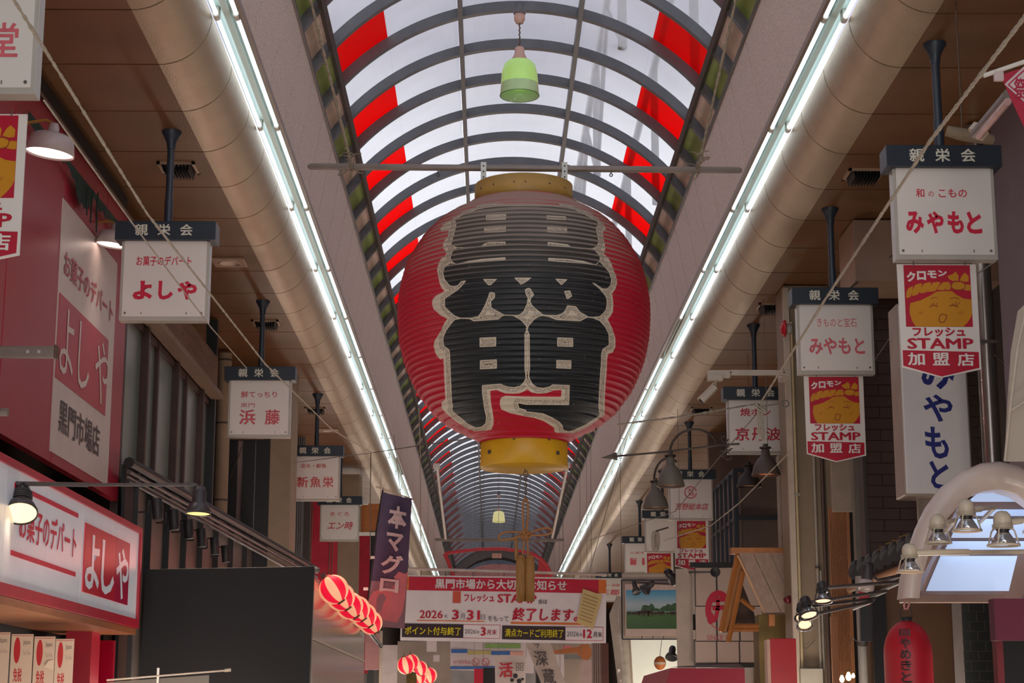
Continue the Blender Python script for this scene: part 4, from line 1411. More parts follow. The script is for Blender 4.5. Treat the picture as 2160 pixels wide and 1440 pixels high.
# window wall beyond the mural
XW = -3.06
glassd = M('dim_ribbed_glass', (112, 124, 116), rough=0.28, var=0.12, scale=2, bump=0.25, bscale=40, grain=(1, 1, 0.15), spec=0.6)
wood_d = M('dark_red_brown_wood', (66, 42, 34), rough=0.5, var=0.2)
y0w, y1w = PX(256, 900, XW).y, PX(442, 900, XW).y
win = thing('window_1', 'row of tall dim ribbed glass windows with dark wooden posts beyond the mural', 'window', (XW, y0w, 0), math.pi / 2, kind='structure')
WL = y1w - y0w
zwt = H0 + 3.38
cols = [0, 0.19, 0.33, 0.53, 0.67, 0.86, 1.0]
frm = MB().box(-0.02, WL + 0.02, 0.02, 0.08, zwt, zwt + 0.05)
frm.build('head_rail', wood_d, win)
for i in range(6):
    a, b = cols[i] * WL, cols[i + 1] * WL
    MB().box(a, a + 0.07, -0.03 if i % 2 else 0.0, 0.07, 1.5, zwt, bev=0.004).build('post', wood_d, win)
    MB().box(a + 0.07, b, 0.04, 0.05, 1.5, zwt).build('pane', glassd, win)
    MB().box(a + 0.07, b, 0.01, 0.05, zwt - 0.06, zwt).build('top_rail', wood_d, win)
MB().box(WL, WL + 0.09, -0.05, 0.07, 0, zwt + 0.9, bev=0.004).build('post', black_m, win)
bm_ = thing('wooden_fascia_board', 'weathered brown board over the row of tall ribbed windows', 'board', (XW, y0w, zwt + 0.04), math.pi / 2)
board = M('weathered_board', (118, 88, 66), rough=0.7, var=0.25, scale=5, grain=(0.3, 3, 3), bump=0.3)
MB().box(0.25, WL, -0.07, -0.03, 0.02, 0.42, bev=0.003).build('board', board, bm_)
MB().box(0.0, WL + 0.02, -0.14, -0.0, -0.03, 0.025, bev=0.004).build('ledge', M('ledge_wood', (124, 98, 78), rough=0.6), bm_)
for xx in (1.6, 2.35):
    MB().tube([(xx, -0.072, 0.22), (xx, -0.068, 0.22)], 0.022, 8).build('hole', black_m, bm_)
# round tan drain pipe
pp = P(467, 1000, 21.3)
dp = thing('drain_pipe', 'thick round tan pipe standing between the windows and the tan pillar', 'pipe', (pp.x, pp.y, 0))
MB().tube([(0, 0, 0), (0, 0, 5.85)], 0.083, 20).build('pipe', tan_wall, dp)
for z in (PY(467, 893, pp.y).z, PY(467, 1055, pp.y).z, PY(467, 760, pp.y).z):
    MB().tube([(0, 0, z - 0.01), (0, 0, z + 0.01)], 0.088, 20).build('joint', rail_dark, dp)
# narrow window bay before the pillar
d = 21.9
nb = thing('window_2', 'narrow dark framed window bay between the round pipe and the tan pillar', 'window', tuple(P(484, 1440, d)), kind='structure')
o = P(484, 1440, d)
for (xa_, xb_, mat, nm, dy) in ((484, 516, M('reflecting_pane', (150, 132, 128), rough=0.2, var=0.3, scale=0.8), 'pane', 0.06), (514, 523, black_m, 'mullion', 0.0), (523, 541, M('pale_pane', (156, 160, 156), rough=0.3, var=0.15), 'pane', 0.05), (541, 556, black_m, 'mullion', 0.0), (478, 486, black_m, 'mullion', 0.0)):
    a, b = PY(xa_, 925, o.y), PY(xb_, 1440, o.y)
    MB().box(a.x - o.x, b.x - o.x, dy, dy + 0.04, -1.2, a.z - o.z + (0 if nm == 'pane' else 0.1)).build(nm, mat, nb)
a, b = PY(478, 905, o.y), PY(556, 928, o.y)
MB().box(a.x - o.x, b.x - o.x, -0.05, 0.1, b.z - o.z, a.z - o.z).build('head', M('dusty_brown_head', (92, 76, 66), rough=0.7), nb)
MB().box(-0.4, 0.5, 0.12, 0.16, -1.2, 4.4).build('back_panel', dark_wall, nb)
MB().tube([PY(512, 940, o.y) - o + Vector((0, -0.03, 0)), PY(486, 1010, o.y) - o + Vector((0, -0.03, 0))], 0.006, 5).build('stay', rust, nb)
# tan pillar
d = 22.1
o = P(589, 1300, d)
pl = thing('pillar', 'broad tan painted pillar left of the left row of far signs', 'pillar', (o.x, o.y, 0), kind='structure')
a, b, c = PY(545, 1000, o.y), PY(566, 1000, o.y), PY(613, 1000, o.y)
MB().box(a.x - o.x, b.x - o.x + 0.01, 0.04, 0.7, 0, 5.89).build('side_strip', M('tan_strip', (138, 114, 88), rough=0.6), pl)
MB().box(b.x - o.x + 0.012, c.x - o.x, 0.0, 0.7, 0, 5.89, bev=0.006).build('shaft', tan_wall, pl)
MB().box(b.x - o.x - 0.004, b.x - o.x + 0.012, 0.02, 0.1, 0, 5.89).build('groove', rail_dark, pl)

# lower dark annex: slat wall with its slanting rail and a row of spotlights
slat_m = M('grey_brown_slat', (112, 98, 90), rough=0.55, var=0.06)
XS = -2.93
ya, yb = PX(275, 1100, XS).y, PX(560, 1100, XS).y
sw = thing('slat_wall', 'wall of broad grey brown vertical slats under the slanting dark rail', 'wall', (XS, ya, 0), math.pi / 2)
edges = [275, 306, 345, 382, 417, 451, 483, 513, 540, 562]
ry = lambda px: 985 + (px - 275) * (1190 - 985) / (640 - 275)
for i in range(len(edges) - 1):
    u0, u1 = PX(edges[i], 1100, XS).y - ya, PX(edges[i + 1], 1100, XS).y - ya
    ztop = PX(edges[i], ry(edges[i]) + 4, XS).z
    MB().box(u0 + 0.03, u1, 0, 0.03, 1.0, ztop).build('slat', slat_m, sw)
    MB().box(u0, u0 + 0.03, -0.055, 0.04, 1.0, ztop).build('dark_gap_strip', black_m, sw)  # added black strip, stands in for the dark gap between slats
MB().box(0, yb - ya, 0.05, 0.08, 1.0, PX(275, 985, XS).z - 0.02).build('backing', black_m, sw)
MB().box(-0.02, 0.10, -0.02, 0.05, 1.0, PX(275, 985, XS).z + 0.03).build('end_post', wood_d, sw)
a0, a1 = P(272, 975, PX(275, 1100, XS).y * 1.0 - 0.2), P(668, 1202, 23.4)
rl = thing('awning_rail', 'dark slanting awning beam with rails over the grey slat wall', 'awning', tuple(a0))
dv = a1 - a0
for k, (dz, r, mat) in enumerate(((0.0, 0.045, M('dark_brown_beam', (34, 29, 30), rough=0.55, spec=0.3)), (-0.075, 0.020, rail_dark), (-0.12, 0.012, M('dusty_cable', (120, 106, 96), rough=0.7)), (-0.15, 0.014, black_m))):
    MB().tube([Vector((0, 0, dz)), dv + Vector((0, 0, dz * 1.2))], r, 8).build('beam' if k == 0 else 'rail', mat, rl)
a_, b_ = P(233, 978, 15.2), P(272, 1092, 15.2)
MB().box(a_.x - a0.x, b_.x - a0.x, a_.y - a0.y, a_.y - a0.y + 0.25, b_.z - a0.z - 0.3, a_.z - a0.z, bev=0.006).build('end_box', M('dark_brown_box', (58, 46, 44), rough=0.5), rl)
spx = [(332, 1073), (367, 1096), (398, 1116), (425, 1134), (453, 1151), (476, 1168)]
for i, (px, py) in enumerate(spx):
    d = 2.66 * F / (1033 - px)
    o = P(px, py, d)
    ordn = ['nearest, first', 'second', 'third', 'fourth', 'fifth', 'farthest, sixth'][i]
    t = thing('spotlight', '%s black cylinder spotlight of the row before the grey slat wall' % ordn, 'lamp', tuple(o), group='black cylinder spotlights before the slat wall')
    mx = Matrix.Rotation(ang(-6), 4, 'Y')
    MB().lathe([(0.001, 0.085), (0.040, 0.085), (0.043, 0.08), (0.043, -0.078), (0.036, -0.085), (0.001, -0.080)], 16, mx=mx).build('body', black_m, t)
    MB().tube([(-0.02, 0, 0.07), (-0.075, 0.0, 0.07), (-0.08, 0.03, 0.03), (-0.08, 0.03, -0.02)], 0.008, 6).build('arm', black_m, t)
    MB().tube([(-0.08, 0.03, -0.02), (-0.16, 0.05, -0.02)], 0.008, 6).build('stem', black_m, t)
sp_ = P(510, 1172, 21.5)
t = thing('wall_speaker', 'tall narrow black loudspeaker after the row of cylinder spotlights', 'speaker', tuple(sp_))
MB().box(-0.05, 0.05, 0, 0.08, -0.18, 0.14, bev=0.008).build('cabinet', black_m, t)
MB().box(-0.042, 0.042, -0.004, 0.0, -0.17, 0.13).build('grille', M('speaker_grille', (14, 14, 15), rough=0.9), t)

# matt black awning box
d = 14.5
o = P(297, 1440, d)
ab = thing('black_awning_box', 'large flat matt black box hanging over the left stalls', 'awning', tuple(o))
A_, B_ = P(297, 1197, d), P(658, 1190, d)
bx = M('soft_black_board', (26, 25, 26), rough=0.6, spec=0.25, var=0.05, scale=0.8)
MB().prism([(A_.x - o.x, -0.05), (B_.x - o.x - 0.02, -0.0), (B_.x - o.x, B_.z - o.z), (A_.x - o.x, A_.z - o.z)], 0, 0.04).build('front_board', bx, ab)
MB().add([(A_.x - o.x, 0, A_.z - o.z + 0.003), (B_.x - o.x, 0, B_.z - o.z + 0.003), (B_.x - o.x - 0.02, 0.7, B_.z - o.z + 0.04), (A_.x - o.x, 0.7, A_.z - o.z)], [(0, 1, 2, 3)]).build('top_sheet', M('pale_top_sheet', (170, 160, 148), rough=0.6), ab)
MB().box(B_.x - o.x - 0.05, B_.x - o.x - 0.02, 0.04, 0.12, -0.0, B_.z - o.z).build('side_board', bx, ab)
# clear sheet on a thin pole below
a, b = P(225, 1434, 11.6), P(484, 1413, 11.6)
t = thing('plastic_screen', 'clear plastic screen hanging from a thin pale pole at the bottom, before the black box', 'screen', tuple(a))
MB().tube([Vector((0, 0, 0)), b - a], 0.006, 8).build('pole', pale_wall, t)
MB().tube([b - a - Vector((0.03, 0, 0.002)), b - a + Vector((0.01, 0, 0.002))], 0.011, 8).build('end_knob', pale_wall, t)
c = P(333, 1418, 11.6) - a
MB().box(c.x - 0.007, c.x + 0.007, -0.01, 0.006, -0.2, c.z + 0.03).build('post', white_paint, t)
film = sheet_mat('clear_film', (190, 170, 150), 0.75, 0.3)
e = P(440, 1419, 11.6) - a
MB().add([(0, 0.01, -0.3), (e.x, 0.01, -0.3), (e.x, 0.01, e.z - 0.012), (0, 0.01, -0.012)], [(0, 1, 2, 3)]).build('film', film, t)

# glossy pale stall wall with the striped lanterns reflected in it
XG = -1.66
ya, yb = PX(661, 1300, XG).y, PX(770, 1300, XG).y
gw = thing('stall_side_wall', 'glossy pale stall wall behind the lit striped lanterns', 'stall wall', (XG, ya, 0), math.pi / 2)
glossy = M('glossy_pale_sheet', (158, 142, 132), rough=0.16, var=0.10, scale=2, grain=(2, 1, 0.3), spec=0.9)
zt = PX(661, 1213, XG).z
for i in range(5):
    u0, u1 = (yb - ya) * i / 5, (yb - ya) * (i + 1) / 5
    MB().box(u0 + 0.004, u1 - 0.004, 0, 0.03, 0.5, zt).build('panel', glossy, gw)
MB().box(0, yb - ya, 0.03, 0.06, 0.5, zt).build('backing', dark_wall, gw)
MB().box(0, yb - ya, -0.012, 0.0, PX(661, 1350, XG).z, PX(661, 1350, XG).z + 0.02).build('rail', pale_wall, gw)

lr = M('lantern_red_paper', (226, 18, 58), rough=0.5, var=0.05, emit=0.62, ecol=(255, 24, 60))
lw = M('lantern_peach_paper', (250, 196, 160), rough=0.5, var=0.03, emit=0.62, ecol=(255, 176, 132))
lcap = M('lantern_cap_wood', (120, 92, 56), rough=0.5)
_lb = None


def striped(px, py, d, r, lab, grp, tilt=-33):
    global _lb
    o = P(px, py, d)
    t = thing('striped_paper_lantern', lab, 'lantern', tuple(o), group=grp, rot=(0, ang(tilt), 0))
    if _lb is None:
        m = MB()
        n, rowsn = 40, 20
        prof = []
        for i in range(rowsn + 1):
            a = -74 + 148 * i / rowsn
            prof.append((math.cos(ang(a)), 0.98 * math.sin(ang(a))))
        prof = [(rr - (0.012 if i % 2 else 0), zz) for i, (rr, zz) in enumerate(prof)]
        m.lathe(prof, n)
        m.mi = [((i % n) // 4) % 2 for i in range(len(m.f))]
        b = m.build('shade', [lr, lw], t)
        c1 = MB().lathe([(0.001, 1.02), (0.28, 1.02), (0.30, 0.90), (0.26, 0.88)], 20).build('top_cap', lcap, t)
        c2 = MB().lathe([(0.001, -1.02), (0.28, -1.02), (0.30, -0.90), (0.26, -0.88)], 20).build('bottom_cap', lcap, t)
        c3 = MB().tube([(0, 0, 1.0), (0.1, 0, 1.25), (0.25, 0, 1.35)], 0.03, 6).build('hanger', rust, t)
        _lb = (b, c1, c2, c3)
    else:
        for b in _lb: dup(b, t)
    t.scale = (r, r, r)
    return t


names6 = ['nearest, largest', 'second', 'third', 'fourth', 'fifth', 'farthest, smallest']
for i, (px, py, rp) in enumerate(((704, 1243, 31.5), (719, 1259, 30), (737, 1277, 29.5), (753, 1284, 28), (768, 1298, 27), (782, 1313, 25))):
    d = 17.4 + i * 1.15
    striped(px, py, d, rp * d / F, '%s lit red and peach striped lantern of the near row at left' % names6[i], 'near row of striped lanterns')
    if i in (0, 2, 5):
        l = bpy.data.lights.new('lantern_light', 'POINT'); l.energy = 9; l.color = (1, 0.25, 0.2); l.shadow_soft_size = 0.15
        lo = bpy.data.objects.new('lantern_light', l); COL.objects.link(lo); lo.location = P(px, py, d) + Vector((-0.05, 0, 0.32))
for i, (px, py, rp) in enumerate(((856, 1403, 19), (868, 1396, 17), (886, 1409, 16), (884, 1426, 16), (905, 1424, 17))):
    d = 33 + i * 1.2
    striped(px, py, d, rp * d / F, ['leftmost', 'partly hidden top', 'middle', 'lowest', 'rightmost'][i] + ' striped lantern of the small far cluster under the banner', 'far cluster of striped lanterns', tilt=-14)
# lantern pole and stall roof behind
a, b = P(672, 1205, 17.0), P(800, 1345, 26)
t = thing('lantern_pole', 'dark pole along which the near striped lanterns hang', 'pole', tuple(a))
MB().tube([Vector((0, 0.5, 0)), b - a + Vector((0, 0.5, -0.1))], 0.03, 8).build('pole', black_m, t)
# red cloths and posts behind the left signs
def slab_px(name, label, cat, x0, y0, x1, y1, d, mat, th=0.05, group=None, part='panel', kind=None, bev=0.0):
    a, b = P(x0, (y0 + y1) / 2, d), P(x1, (y0 + y1) / 2, d)
    o = Vector(((a.x + b.x) / 2, a.y, 0))
    zt, zb = PY((x0 + x1) / 2, y0, a.y).z, PY((x0 + x1) / 2, y1, a.y).z
    o.z = zb
    t = thing(name, label, cat, tuple(o), group=group, kind=kind)
    MB().box(a.x - o.x, b.x - o.x, 0, th, -zb if y1 >= 1440 else 0, zt - zb, bev=bev).build(part, mat, t)
    return t, o, (b.x - a.x), (zt - zb)


cloth_red = M('red_hanging_cloth', (190, 44, 66), rough=0.8, var=0.16, scale=3, bump=0.4, bscale=6)
t, o, w_, h_ = slab_px('hanging_cloth', 'broad red hanging cloth behind the far left signs', 'cloth', 650, 1030, 712, 1240, 31.2, cloth_red, 0.02)
for px in (657, 696, 702):
    MB().tube([(PY(px, 1100, o.y).x - o.x, -0.02, 0), (PY(px, 1100, o.y).x - o.x + 0.02, -0.02, h_)], 0.008, 5).build('string', rope_m, t)
slab_px('post_board', 'brown board between grey slats and red hanging cloth', 'board', 637, 1050, 651, 1440, 28.5, rail_dark, 0.1)
t, o, w_, h_ = slab_px('shutter_housing', 'grey vertical ribbed shutter right of the tan pillar', 'shutter', 616, 870, 638, 1440, 28.0, M('grey_ribbed', (88, 86, 90), rough=0.5), 0.05)
for k in range(5):
    MB().box(-w_ / 2 + w_ * (k + 0.2) / 5, -w_ / 2 + w_ * (k + 0.6) / 5, -0.03, 0, 0, h_).build('rib', M('grey_rib_light', (128, 128, 132), rough=0.5), t)
slab_px('pillar', 'light tan pillar right of the broad red hanging cloth', 'pillar', 712, 1000, 756, 1330, 31.4, tan_wall, 0.5, kind='structure')
slab_px('hanging_cloth', 'narrow darker red hanging cloth between light tan pillar and navy flag', 'cloth', 756, 1130, 778, 1420, 30.5, M('dark_red_cloth', (150, 14, 40), rough=0.8, var=0.2), 0.02)
slab_px('post_board', 'black post just left of the navy flag', 'board', 776, 1120, 792, 1440, 31, black_m, 0.1)
slab_px('wooden_signboard', 'plain orange brown wooden signboard beside the farthest left sign', 'sign', 757, 1062, 802, 1126, 33, M('orange_wood', (178, 106, 46), rough=0.5, var=0.15, grain=(0.4, 3, 3)), 0.08)
slab_px('junction_box', 'small white electrical box above the orange wooden signboard', 'box', 763, 1049, 776, 1063, 32, white_paint, 0.1)
t, o, w_, h_ = slab_px('bracket_arm', 'white horizontal pipe below the orange wooden signboard', 'pipe', 757, 1122, 796, 1129, 29.5, white_paint, 0.04)
slab_px('pink_board', 'pinkish panel below the near striped lanterns', 'panel', 770, 1335, 800, 1412, 26.5, M('pink_grey_panel', (160, 110, 108), rough=0.5), 0.05)
slab_px('milky_screen', 'tall milky panel under the lower end of the navy flag', 'panel', 800, 1360, 838, 1450, 30, M('milky_panel', (178, 160, 158), rough=0.3), 0.05)

# navy vertical flag with tuna lettering
d = 24.0
o = P(812, 1190, d)
fl = thing('vertical_flag', 'tilted navy vertical flag with four white brush characters beside the banner', 'flag', tuple(o))
navc = M('navy_flag_cloth', (78, 70, 98), rough=0.75, var=0.08)
flag_pk = M('pink_fish_print', (190, 118, 126), rough=0.7, var=0.12, scale=4)
flag_lt = M('pale_flag_print', (158, 150, 150), rough=0.7)
f2 = lambda px, py, dy=0: tuple(P(px, py, d) - o + Vector((0, dy, 0)))
tl, trr, br_, bl_ = (807, 1037), (869, 1053), (853, 1325), (770, 1320)


def fpt(u, v, dy=0.0):
    x = (1 - v) * ((1 - u) * tl[0] + u * trr[0]) + v * ((1 - u) * bl_[0] + u * br_[0])
    y = (1 - v) * ((1 - u) * tl[1] + u * trr[1]) + v * ((1 - u) * bl_[1] + u * br_[1])
    p = P(x, y, d) - o
    p.y += 0.03 * math.sin(u * 5 + v * 3) + dy
    return p


def fgrid(u0, u1, v0, v1, dy, nu=8, nv=20):
    m = MB()
    vs = [fpt(u0 + (u1 - u0) * i / nu, v0 + (v1 - v0) * j / nv, dy) for j in range(nv + 1) for i in range(nu + 1)]
    n = nu + 1
    m.add(vs, [(j * n + i, (j + 1) * n + i, (j + 1) * n + i + 1, j * n + i + 1) for j in range(nv) for i in range(nu)], True)
    return m


cl = fgrid(0, 1, 0, 0.66, 0.0).build('cloth', navc, fl)
fgrid(0, 1, 0.66, 1.0, 0.0).build('printed_part', M('dusky_flag_print', (132, 110, 120), rough=0.7, var=0.2, scale=3), fl)


def fpoly(pts, dy, mat, nm):
    m = MB()
    vs = [fpt(u, v, dy) for u, v in pts]
    ctr = fpt(sum(p[0] for p in pts) / len(pts), sum(p[1] for p in pts) / len(pts), dy)
    n = len(vs)
    m.add([ctr] + vs, [(0, 1 + (i + 1) % n, 1 + i) for i in range(n)])
    return m.build(nm, mat, fl)


fpoly([(0.05, 0.90), (0.0, 0.80), (0.10, 0.74), (0.45, 0.70), (0.55, 0.71), (0.70, 0.66), (1.0, 0.56), (0.98, 0.75), (0.95, 0.82), (0.92, 0.88), (0.8, 0.96), (0.45, 0.95)], -0.012, flag_pk, 'pink_print')
fpoly([(0.62, 0.62), (0.75, 0.57), (0.95, 0.58), (0.95, 0.63), (0.8, 0.66)], -0.013, flag_pk, 'pink_print')
for i, ch in enumerate('本マグロ'):
    co, fs = _text_data(ch, 0.035)
    mn, mx_ = co.min(0), co.max(0)
    u0, u1 = ((0.28, 0.88), (0.30, 0.82), (0.22, 0.86), (0.26, 0.78))[i]
    v0, v1 = ((0.08, 0.25), (0.285, 0.425), (0.45, 0.60), (0.635, 0.735))[i]
    m = MB()
    m.add([fpt(u0 + (u1 - u0) * (p[0] - mn[0]) / (mx_[0] - mn[0]), v1 + (v0 - v1) * (p[1] - mn[1]) / (mx_[1] - mn[1]), -0.045) for p in co], fs)
    m.build('lettering', M('flag_white', (206, 196, 198), rough=0.7), fl)
MB().tube([f2(793, 1026), f2(880, 1056)], 0.010, 8).build('cross_rod', pale_wall, fl)
MB().tube([f2(808, 1028, 0.03), f2(795, 1110, 0.03), f2(768, 1330, 0.03), f2(758, 1440, 0.03)], 0.013, 8).build('pole', black_m, fl)
for (px, py) in ((808, 1038), (798, 1105), (785, 1175), (772, 1242)):
    a = P(px, py, d) - o
    MB().box(a.x - 0.03, a.x + 0.035, -0.015, 0.03, a.z - 0.018, a.z + 0.018, bev=0.004).build('strap', sign_white, fl)

# ================================================================== RIGHT SIDE
mauve = M('mauve_grey_wall', (112, 98, 104), rough=0.7, var=0.05)
XR = 3.62
# mauve side wall nearest to the camera
a, b = PX(2108, 600, XR), PX(2300, 600, XR)
w_ = MB().box(XR, XR + 0.2, -2, a.y, 0, H0 + 4.30).build('wall_right', mauve)
struct(w_, 'plain mauve grey wall at the right edge behind the largest right sign', 'wall')
# ceiling edge duct / housing behind it and the brown tiled recess wall
dT = 16.6
o = P(1950, 900, dT)
zT = PY(1860, 600, o.y).z
tw = thing('wall_right', 'dark brown tiled wall in the recess behind the tall blue lettered sign', 'wall', (PY(1823, 900, o.y).x, o.y, 0), kind='structure')
tile_b = M('dark_brown_tile', (74, 54, 48), rough=0.5, var=0.14, scale=3)
grout = M('brown_grout', (58, 46, 42), rough=0.9)
WT = PY(2110, 900, o.y).x - PY(1823, 900, o.y).x
MB().box(0, WT, 0.012, 0.2, 0, zT).build('backing', grout, tw)
th_ = 0.104
tilem = {}
r_, zz = 0, 1.9
while zz < zT - 0.01:
    hh = min(th_ - 0.006, zT - zz)
    for c in range(-1, 5):
        x0 = c * 0.30 + (0.15 if r_ % 2 else 0)
        x1 = x0 + 0.292
        x0, x1 = max(0, x0), min(WT, x1)
        if x1 - x0 < 0.03: continue
        key = (round(x1 - x0, 3), round(hh, 3))
        if key not in tilem:
            tilem[key] = MB().box(0, x1 - x0, 0, 0.014, 0, hh).build('tile', tile_b, tw, (x0, 0, zz))
        else:
            dup(tilem[key], tw, (x0, 0, zz))
    zz += th_
    r_ += 1
MB().box(-0.03, 0.0, -0.01, 0.2, 0, zT).build('corner_strip', rail_dark, tw)
# beige beam housing above
a, b = P(1800, 475, 15.9), P(2110, 598, 15.9)
bh = thing('beam_housing', 'plain beige box beam under the ceiling behind the largest right sign', 'beam', tuple(a), kind='structure')
beige_box = M('beige_boxing', (158, 128, 108), rough=0.6, var=0.06)
MB().box(0, b.x - a.x, 0.0, 0.68, b.z - a.z, H0 + 4.29 - a.z, bev=0.004).build('casing', beige_box, bh)
mbb = MB()
mbb.tube([P(1790, 610, 15.85) - a, P(1880, 540, 15.85) - a, P(1915, 520, 15.85) - a], 0.008, 5)
mbb.build('crack_cable', rail_dark, bh)

# conduit pillar
d = 17.85
o = P(1710, 1100, d)
cp = thing('pillar', 'tan pillar with thin vertical conduits on the right, behind the second emblem sign', 'pillar', (o.x, o.y, 0), kind='structure')
xx = lambda px, py=1000: PY(px, py, o.y).x - o.x
MB().box(xx(1664), xx(1760), 0, 0.5, 0, 5.89, bev=0.005).build('shaft', M('tan_conduit_pillar', (136, 118, 96), rough=0.6, var=0.05), cp)
MB().box(xx(1662), xx(1674), -0.03, 0.02, 0, 5.86).build('pale_edge_strip', M('pale_edge', (188, 172, 154), rough=0.5), cp)
MB().box(xx(1742), xx(1764), -0.012, 0.02, 0, 5.86).build('brown_edge_strip', tan_wall, cp)
conduit = M('cream_conduit', (186, 166, 128), rough=0.45)
cond2 = M('grey_conduit', (158, 148, 134), rough=0.45)
cpipes = MB().tube([(xx(1678), -0.04, PY(1690, 1412, o.y).z), (xx(1678), -0.04, 5.5)], 0.014, 8).build('conduit', conduit, cp)
for py in (1044, 1410):
    z = PY(1690, py, o.y).z
    MB().box(xx(1672), xx(1684), -0.055, -0.0, z - 0.012, z + 0.012).build('clip', cond2, cp)
zB = PY(1720, 1412, o.y).z
MB().tube([(xx(1716), -0.04, zB), (xx(1716), -0.04, 4.4)], 0.015, 8).build('conduit', cond2, cp)
MB().tube([(xx(1723), -0.03, zB), (xx(1723), -0.03, 3.0)], 0.013, 8).build('conduit', cond2, cp)
MB().tube([(xx(1733), -0.03, 0.5), (xx(1733), -0.03, 5.4)], 0.02, 10).build('conduit', M('brown_conduit', (86, 66, 58), rough=0.5), cp)
z = PY(1716, 1197, o.y).z
MB().tube([(xx(1716), -0.045, z - 0.01), (xx(1716), -0.045, z + 0.01)], 0.024, 10).build('coupling', rail_dark, cp)
a, b = PY(1684, 1410, o.y), PY(1733, 1470, o.y)
MB().box(a.x - o.x, b.x - o.x, -0.12, 0.0, b.z, a.z, bev=0.004).build('cable_box', M('pale_cable_box', (168, 162, 146), rough=0.5), cp)
MB().tube([(xx(1686, 1360), -0.02, PY(1686, 1362, o.y).z), (xx(1700, 1360), -0.03, PY(1700, 1368, o.y).z), (xx(1718, 1352), -0.03, PY(1718, 1350, o.y).z)], 0.003, 5).build('loose_cable', rail_dark, cp)
MB().tube([(xx(1676, 560), 0.1, 5.7), (xx(1735, 560), 0.1, 5.75), (xx(1700, 590), 0.0, 5.55)], 0.02, 6).build('top_cables', black_m, cp)
# alarm bell
o = P(1654, 693, 17.8)
t = thing('alarm_bell', 'round red alarm bell on the edge of the conduit pillar', 'bell', tuple(o), rot=(0, ang(90), ang(0)))
MB().lathe([(0.001, -0.035), (0.03, -0.035), (0.07, -0.02), (0.085, 0.0), (0.085, 0.012), (0.001, 0.012)], 24).build('gong', M('alarm_red', (186, 24, 40), rough=0.35), t)
MB().lathe([(0.001, 0.012), (0.05, 0.012), (0.05, 0.075), (0.001, 0.075)], 20).build('base', sign_edge, t)
# CCTV bracket and camera
o = P(1492, 790, 17.6)
t = thing('security_camera', 'white security camera under a long white bracket arm', 'camera', tuple(o))
c = lambda px, py, dz=0: P(px, py, 17.6 + dz) - o
wp = M('aged_white_paint', (184, 172, 158), rough=0.5, var=0.08)
e = c(1664, 788)
MB().box(0.0, e.x * 0.28, -0.03, 0.03, c(1500, 797).z, c(1500, 781).z, bev=0.004).box(e.x * 0.28, e.x, -0.024, 0.024, c(1600, 791).z, c(1600, 780).z, bev=0.004).build('arm', wp, t)
MB().box(e.x - 0.05, e.x + 0.02, -0.02, 0.36, -0.01, 0.05, bev=0.004).build('wall_mount', wp, t)
for px in (1541, 1653):
    MB().tube([c(px, 786) + Vector((0, -0.03, 0)), c(px, 786) + Vector((0, -0.022, 0))], 0.009, 8).build('bolt', rust, t)
MB().box(c(1492, 800).x, c(1524, 800).x, -0.05, 0.05, c(1500, 803).z, c(1500, 791).z, bev=0.004).build('mount_plate', wp, t)
MB().tube([c(1509, 801), c(1509, 812), c(1504, 818)], 0.014, 8).build('ball_joint', wp, t)
cb = MB()
A0, A1 = c(1510, 815), c(1480, 845)
dirv = (A1 - A0).normalized()
mx = Matrix.Translation(A0) @ dirv.to_track_quat('Z', 'Y').to_matrix().to_4x4()
cb.box(-0.042, 0.042, -0.03, 0.03, 0.0, (A1 - A0).length, mx=mx, bev=0.008)
cb.build('camera_body', wp, t)
MB().box(-0.05, 0.05, 0.026, 0.036, -0.01, (A1 - A0).length + 0.02, mx=mx).build('sun_shield', wp, t)
MB().lathe([(0.024, 0), (0.024, 0.012), (0.001, 0.012)], 14, mx=mx @ Matrix.Translation((0, 0, (A1 - A0).length))).build('lens', black_m, t)

# tall white sign with blue brush letters
d = 13.5
o = P(1973, 1046, d)
t = thing('vertical_box_sign', 'tall white box sign with vertical blue brush letters', 'sign', tuple(o))
c = lambda px, py: PY(px, py, o.y) - o
x0, x1 = c(1902, 900).x, c(2047, 900).x
zt = c(1973, 640).z
MB().box(x0, x1, 0.0, 0.30, 0, zt, bev=0.012).build('box', M('sign_box_frame', (150, 134, 122), rough=0.4), t)
MB().box(x0 + 0.012, x1 - 0.012, -0.012, 0.02, 0.018, zt - 0.012, bev=0.01).build('face', M('glossy_white_face', (212, 208, 206), rough=0.15, var=0.02), t)
blue = M('blue_brush_ink', (34, 40, 112), rough=0.3)
for ch, ya, yb, xa_, xb_ in (('み', 745, 822, 1942, 2012), ('や', 832, 890, 1948, 2010), ('も', 900, 968, 1952, 2000), ('と', 972, 1032, 1962, 2004)):
    letter(t, ch, c(xa_, ya).x, c(xb_, ya).x, c(1973, yb).z, c(1973, ya).z, blue, -0.014, 0.03, shear=-0.08)
# shiny vertical duct beside the mauve wall
d = 13.0
a, b = P(2062, 760, d), P(2100, 760, d)
t = thing('metal_duct', 'shiny vertical metal duct between the blue lettered sign and the mauve wall', 'duct', ((a.x + b.x) / 2, a.y, 0))
r = (b.x - a.x) / 2
MB().tube([(0, 0, 0), (0, 0, 5.88)], r, 20).build('duct', M('dull_shiny_metal', (150, 140, 134), rough=0.22, metal=0.8, var=0.1), t)
z = PY(2080, 724, a.y).z
MB().box(-r - 0.02, r + 0.12, -r - 0.01, -r + 0.01, z - 0.012, z + 0.012).build('strap', rail_dark, t)
MB().tube([(r * 0.6, -r - 0.01, z - 0.1), (r + 0.12, -r + 0.05, z - 0.2)], 0.007, 5).build('stay', rail_dark, t)
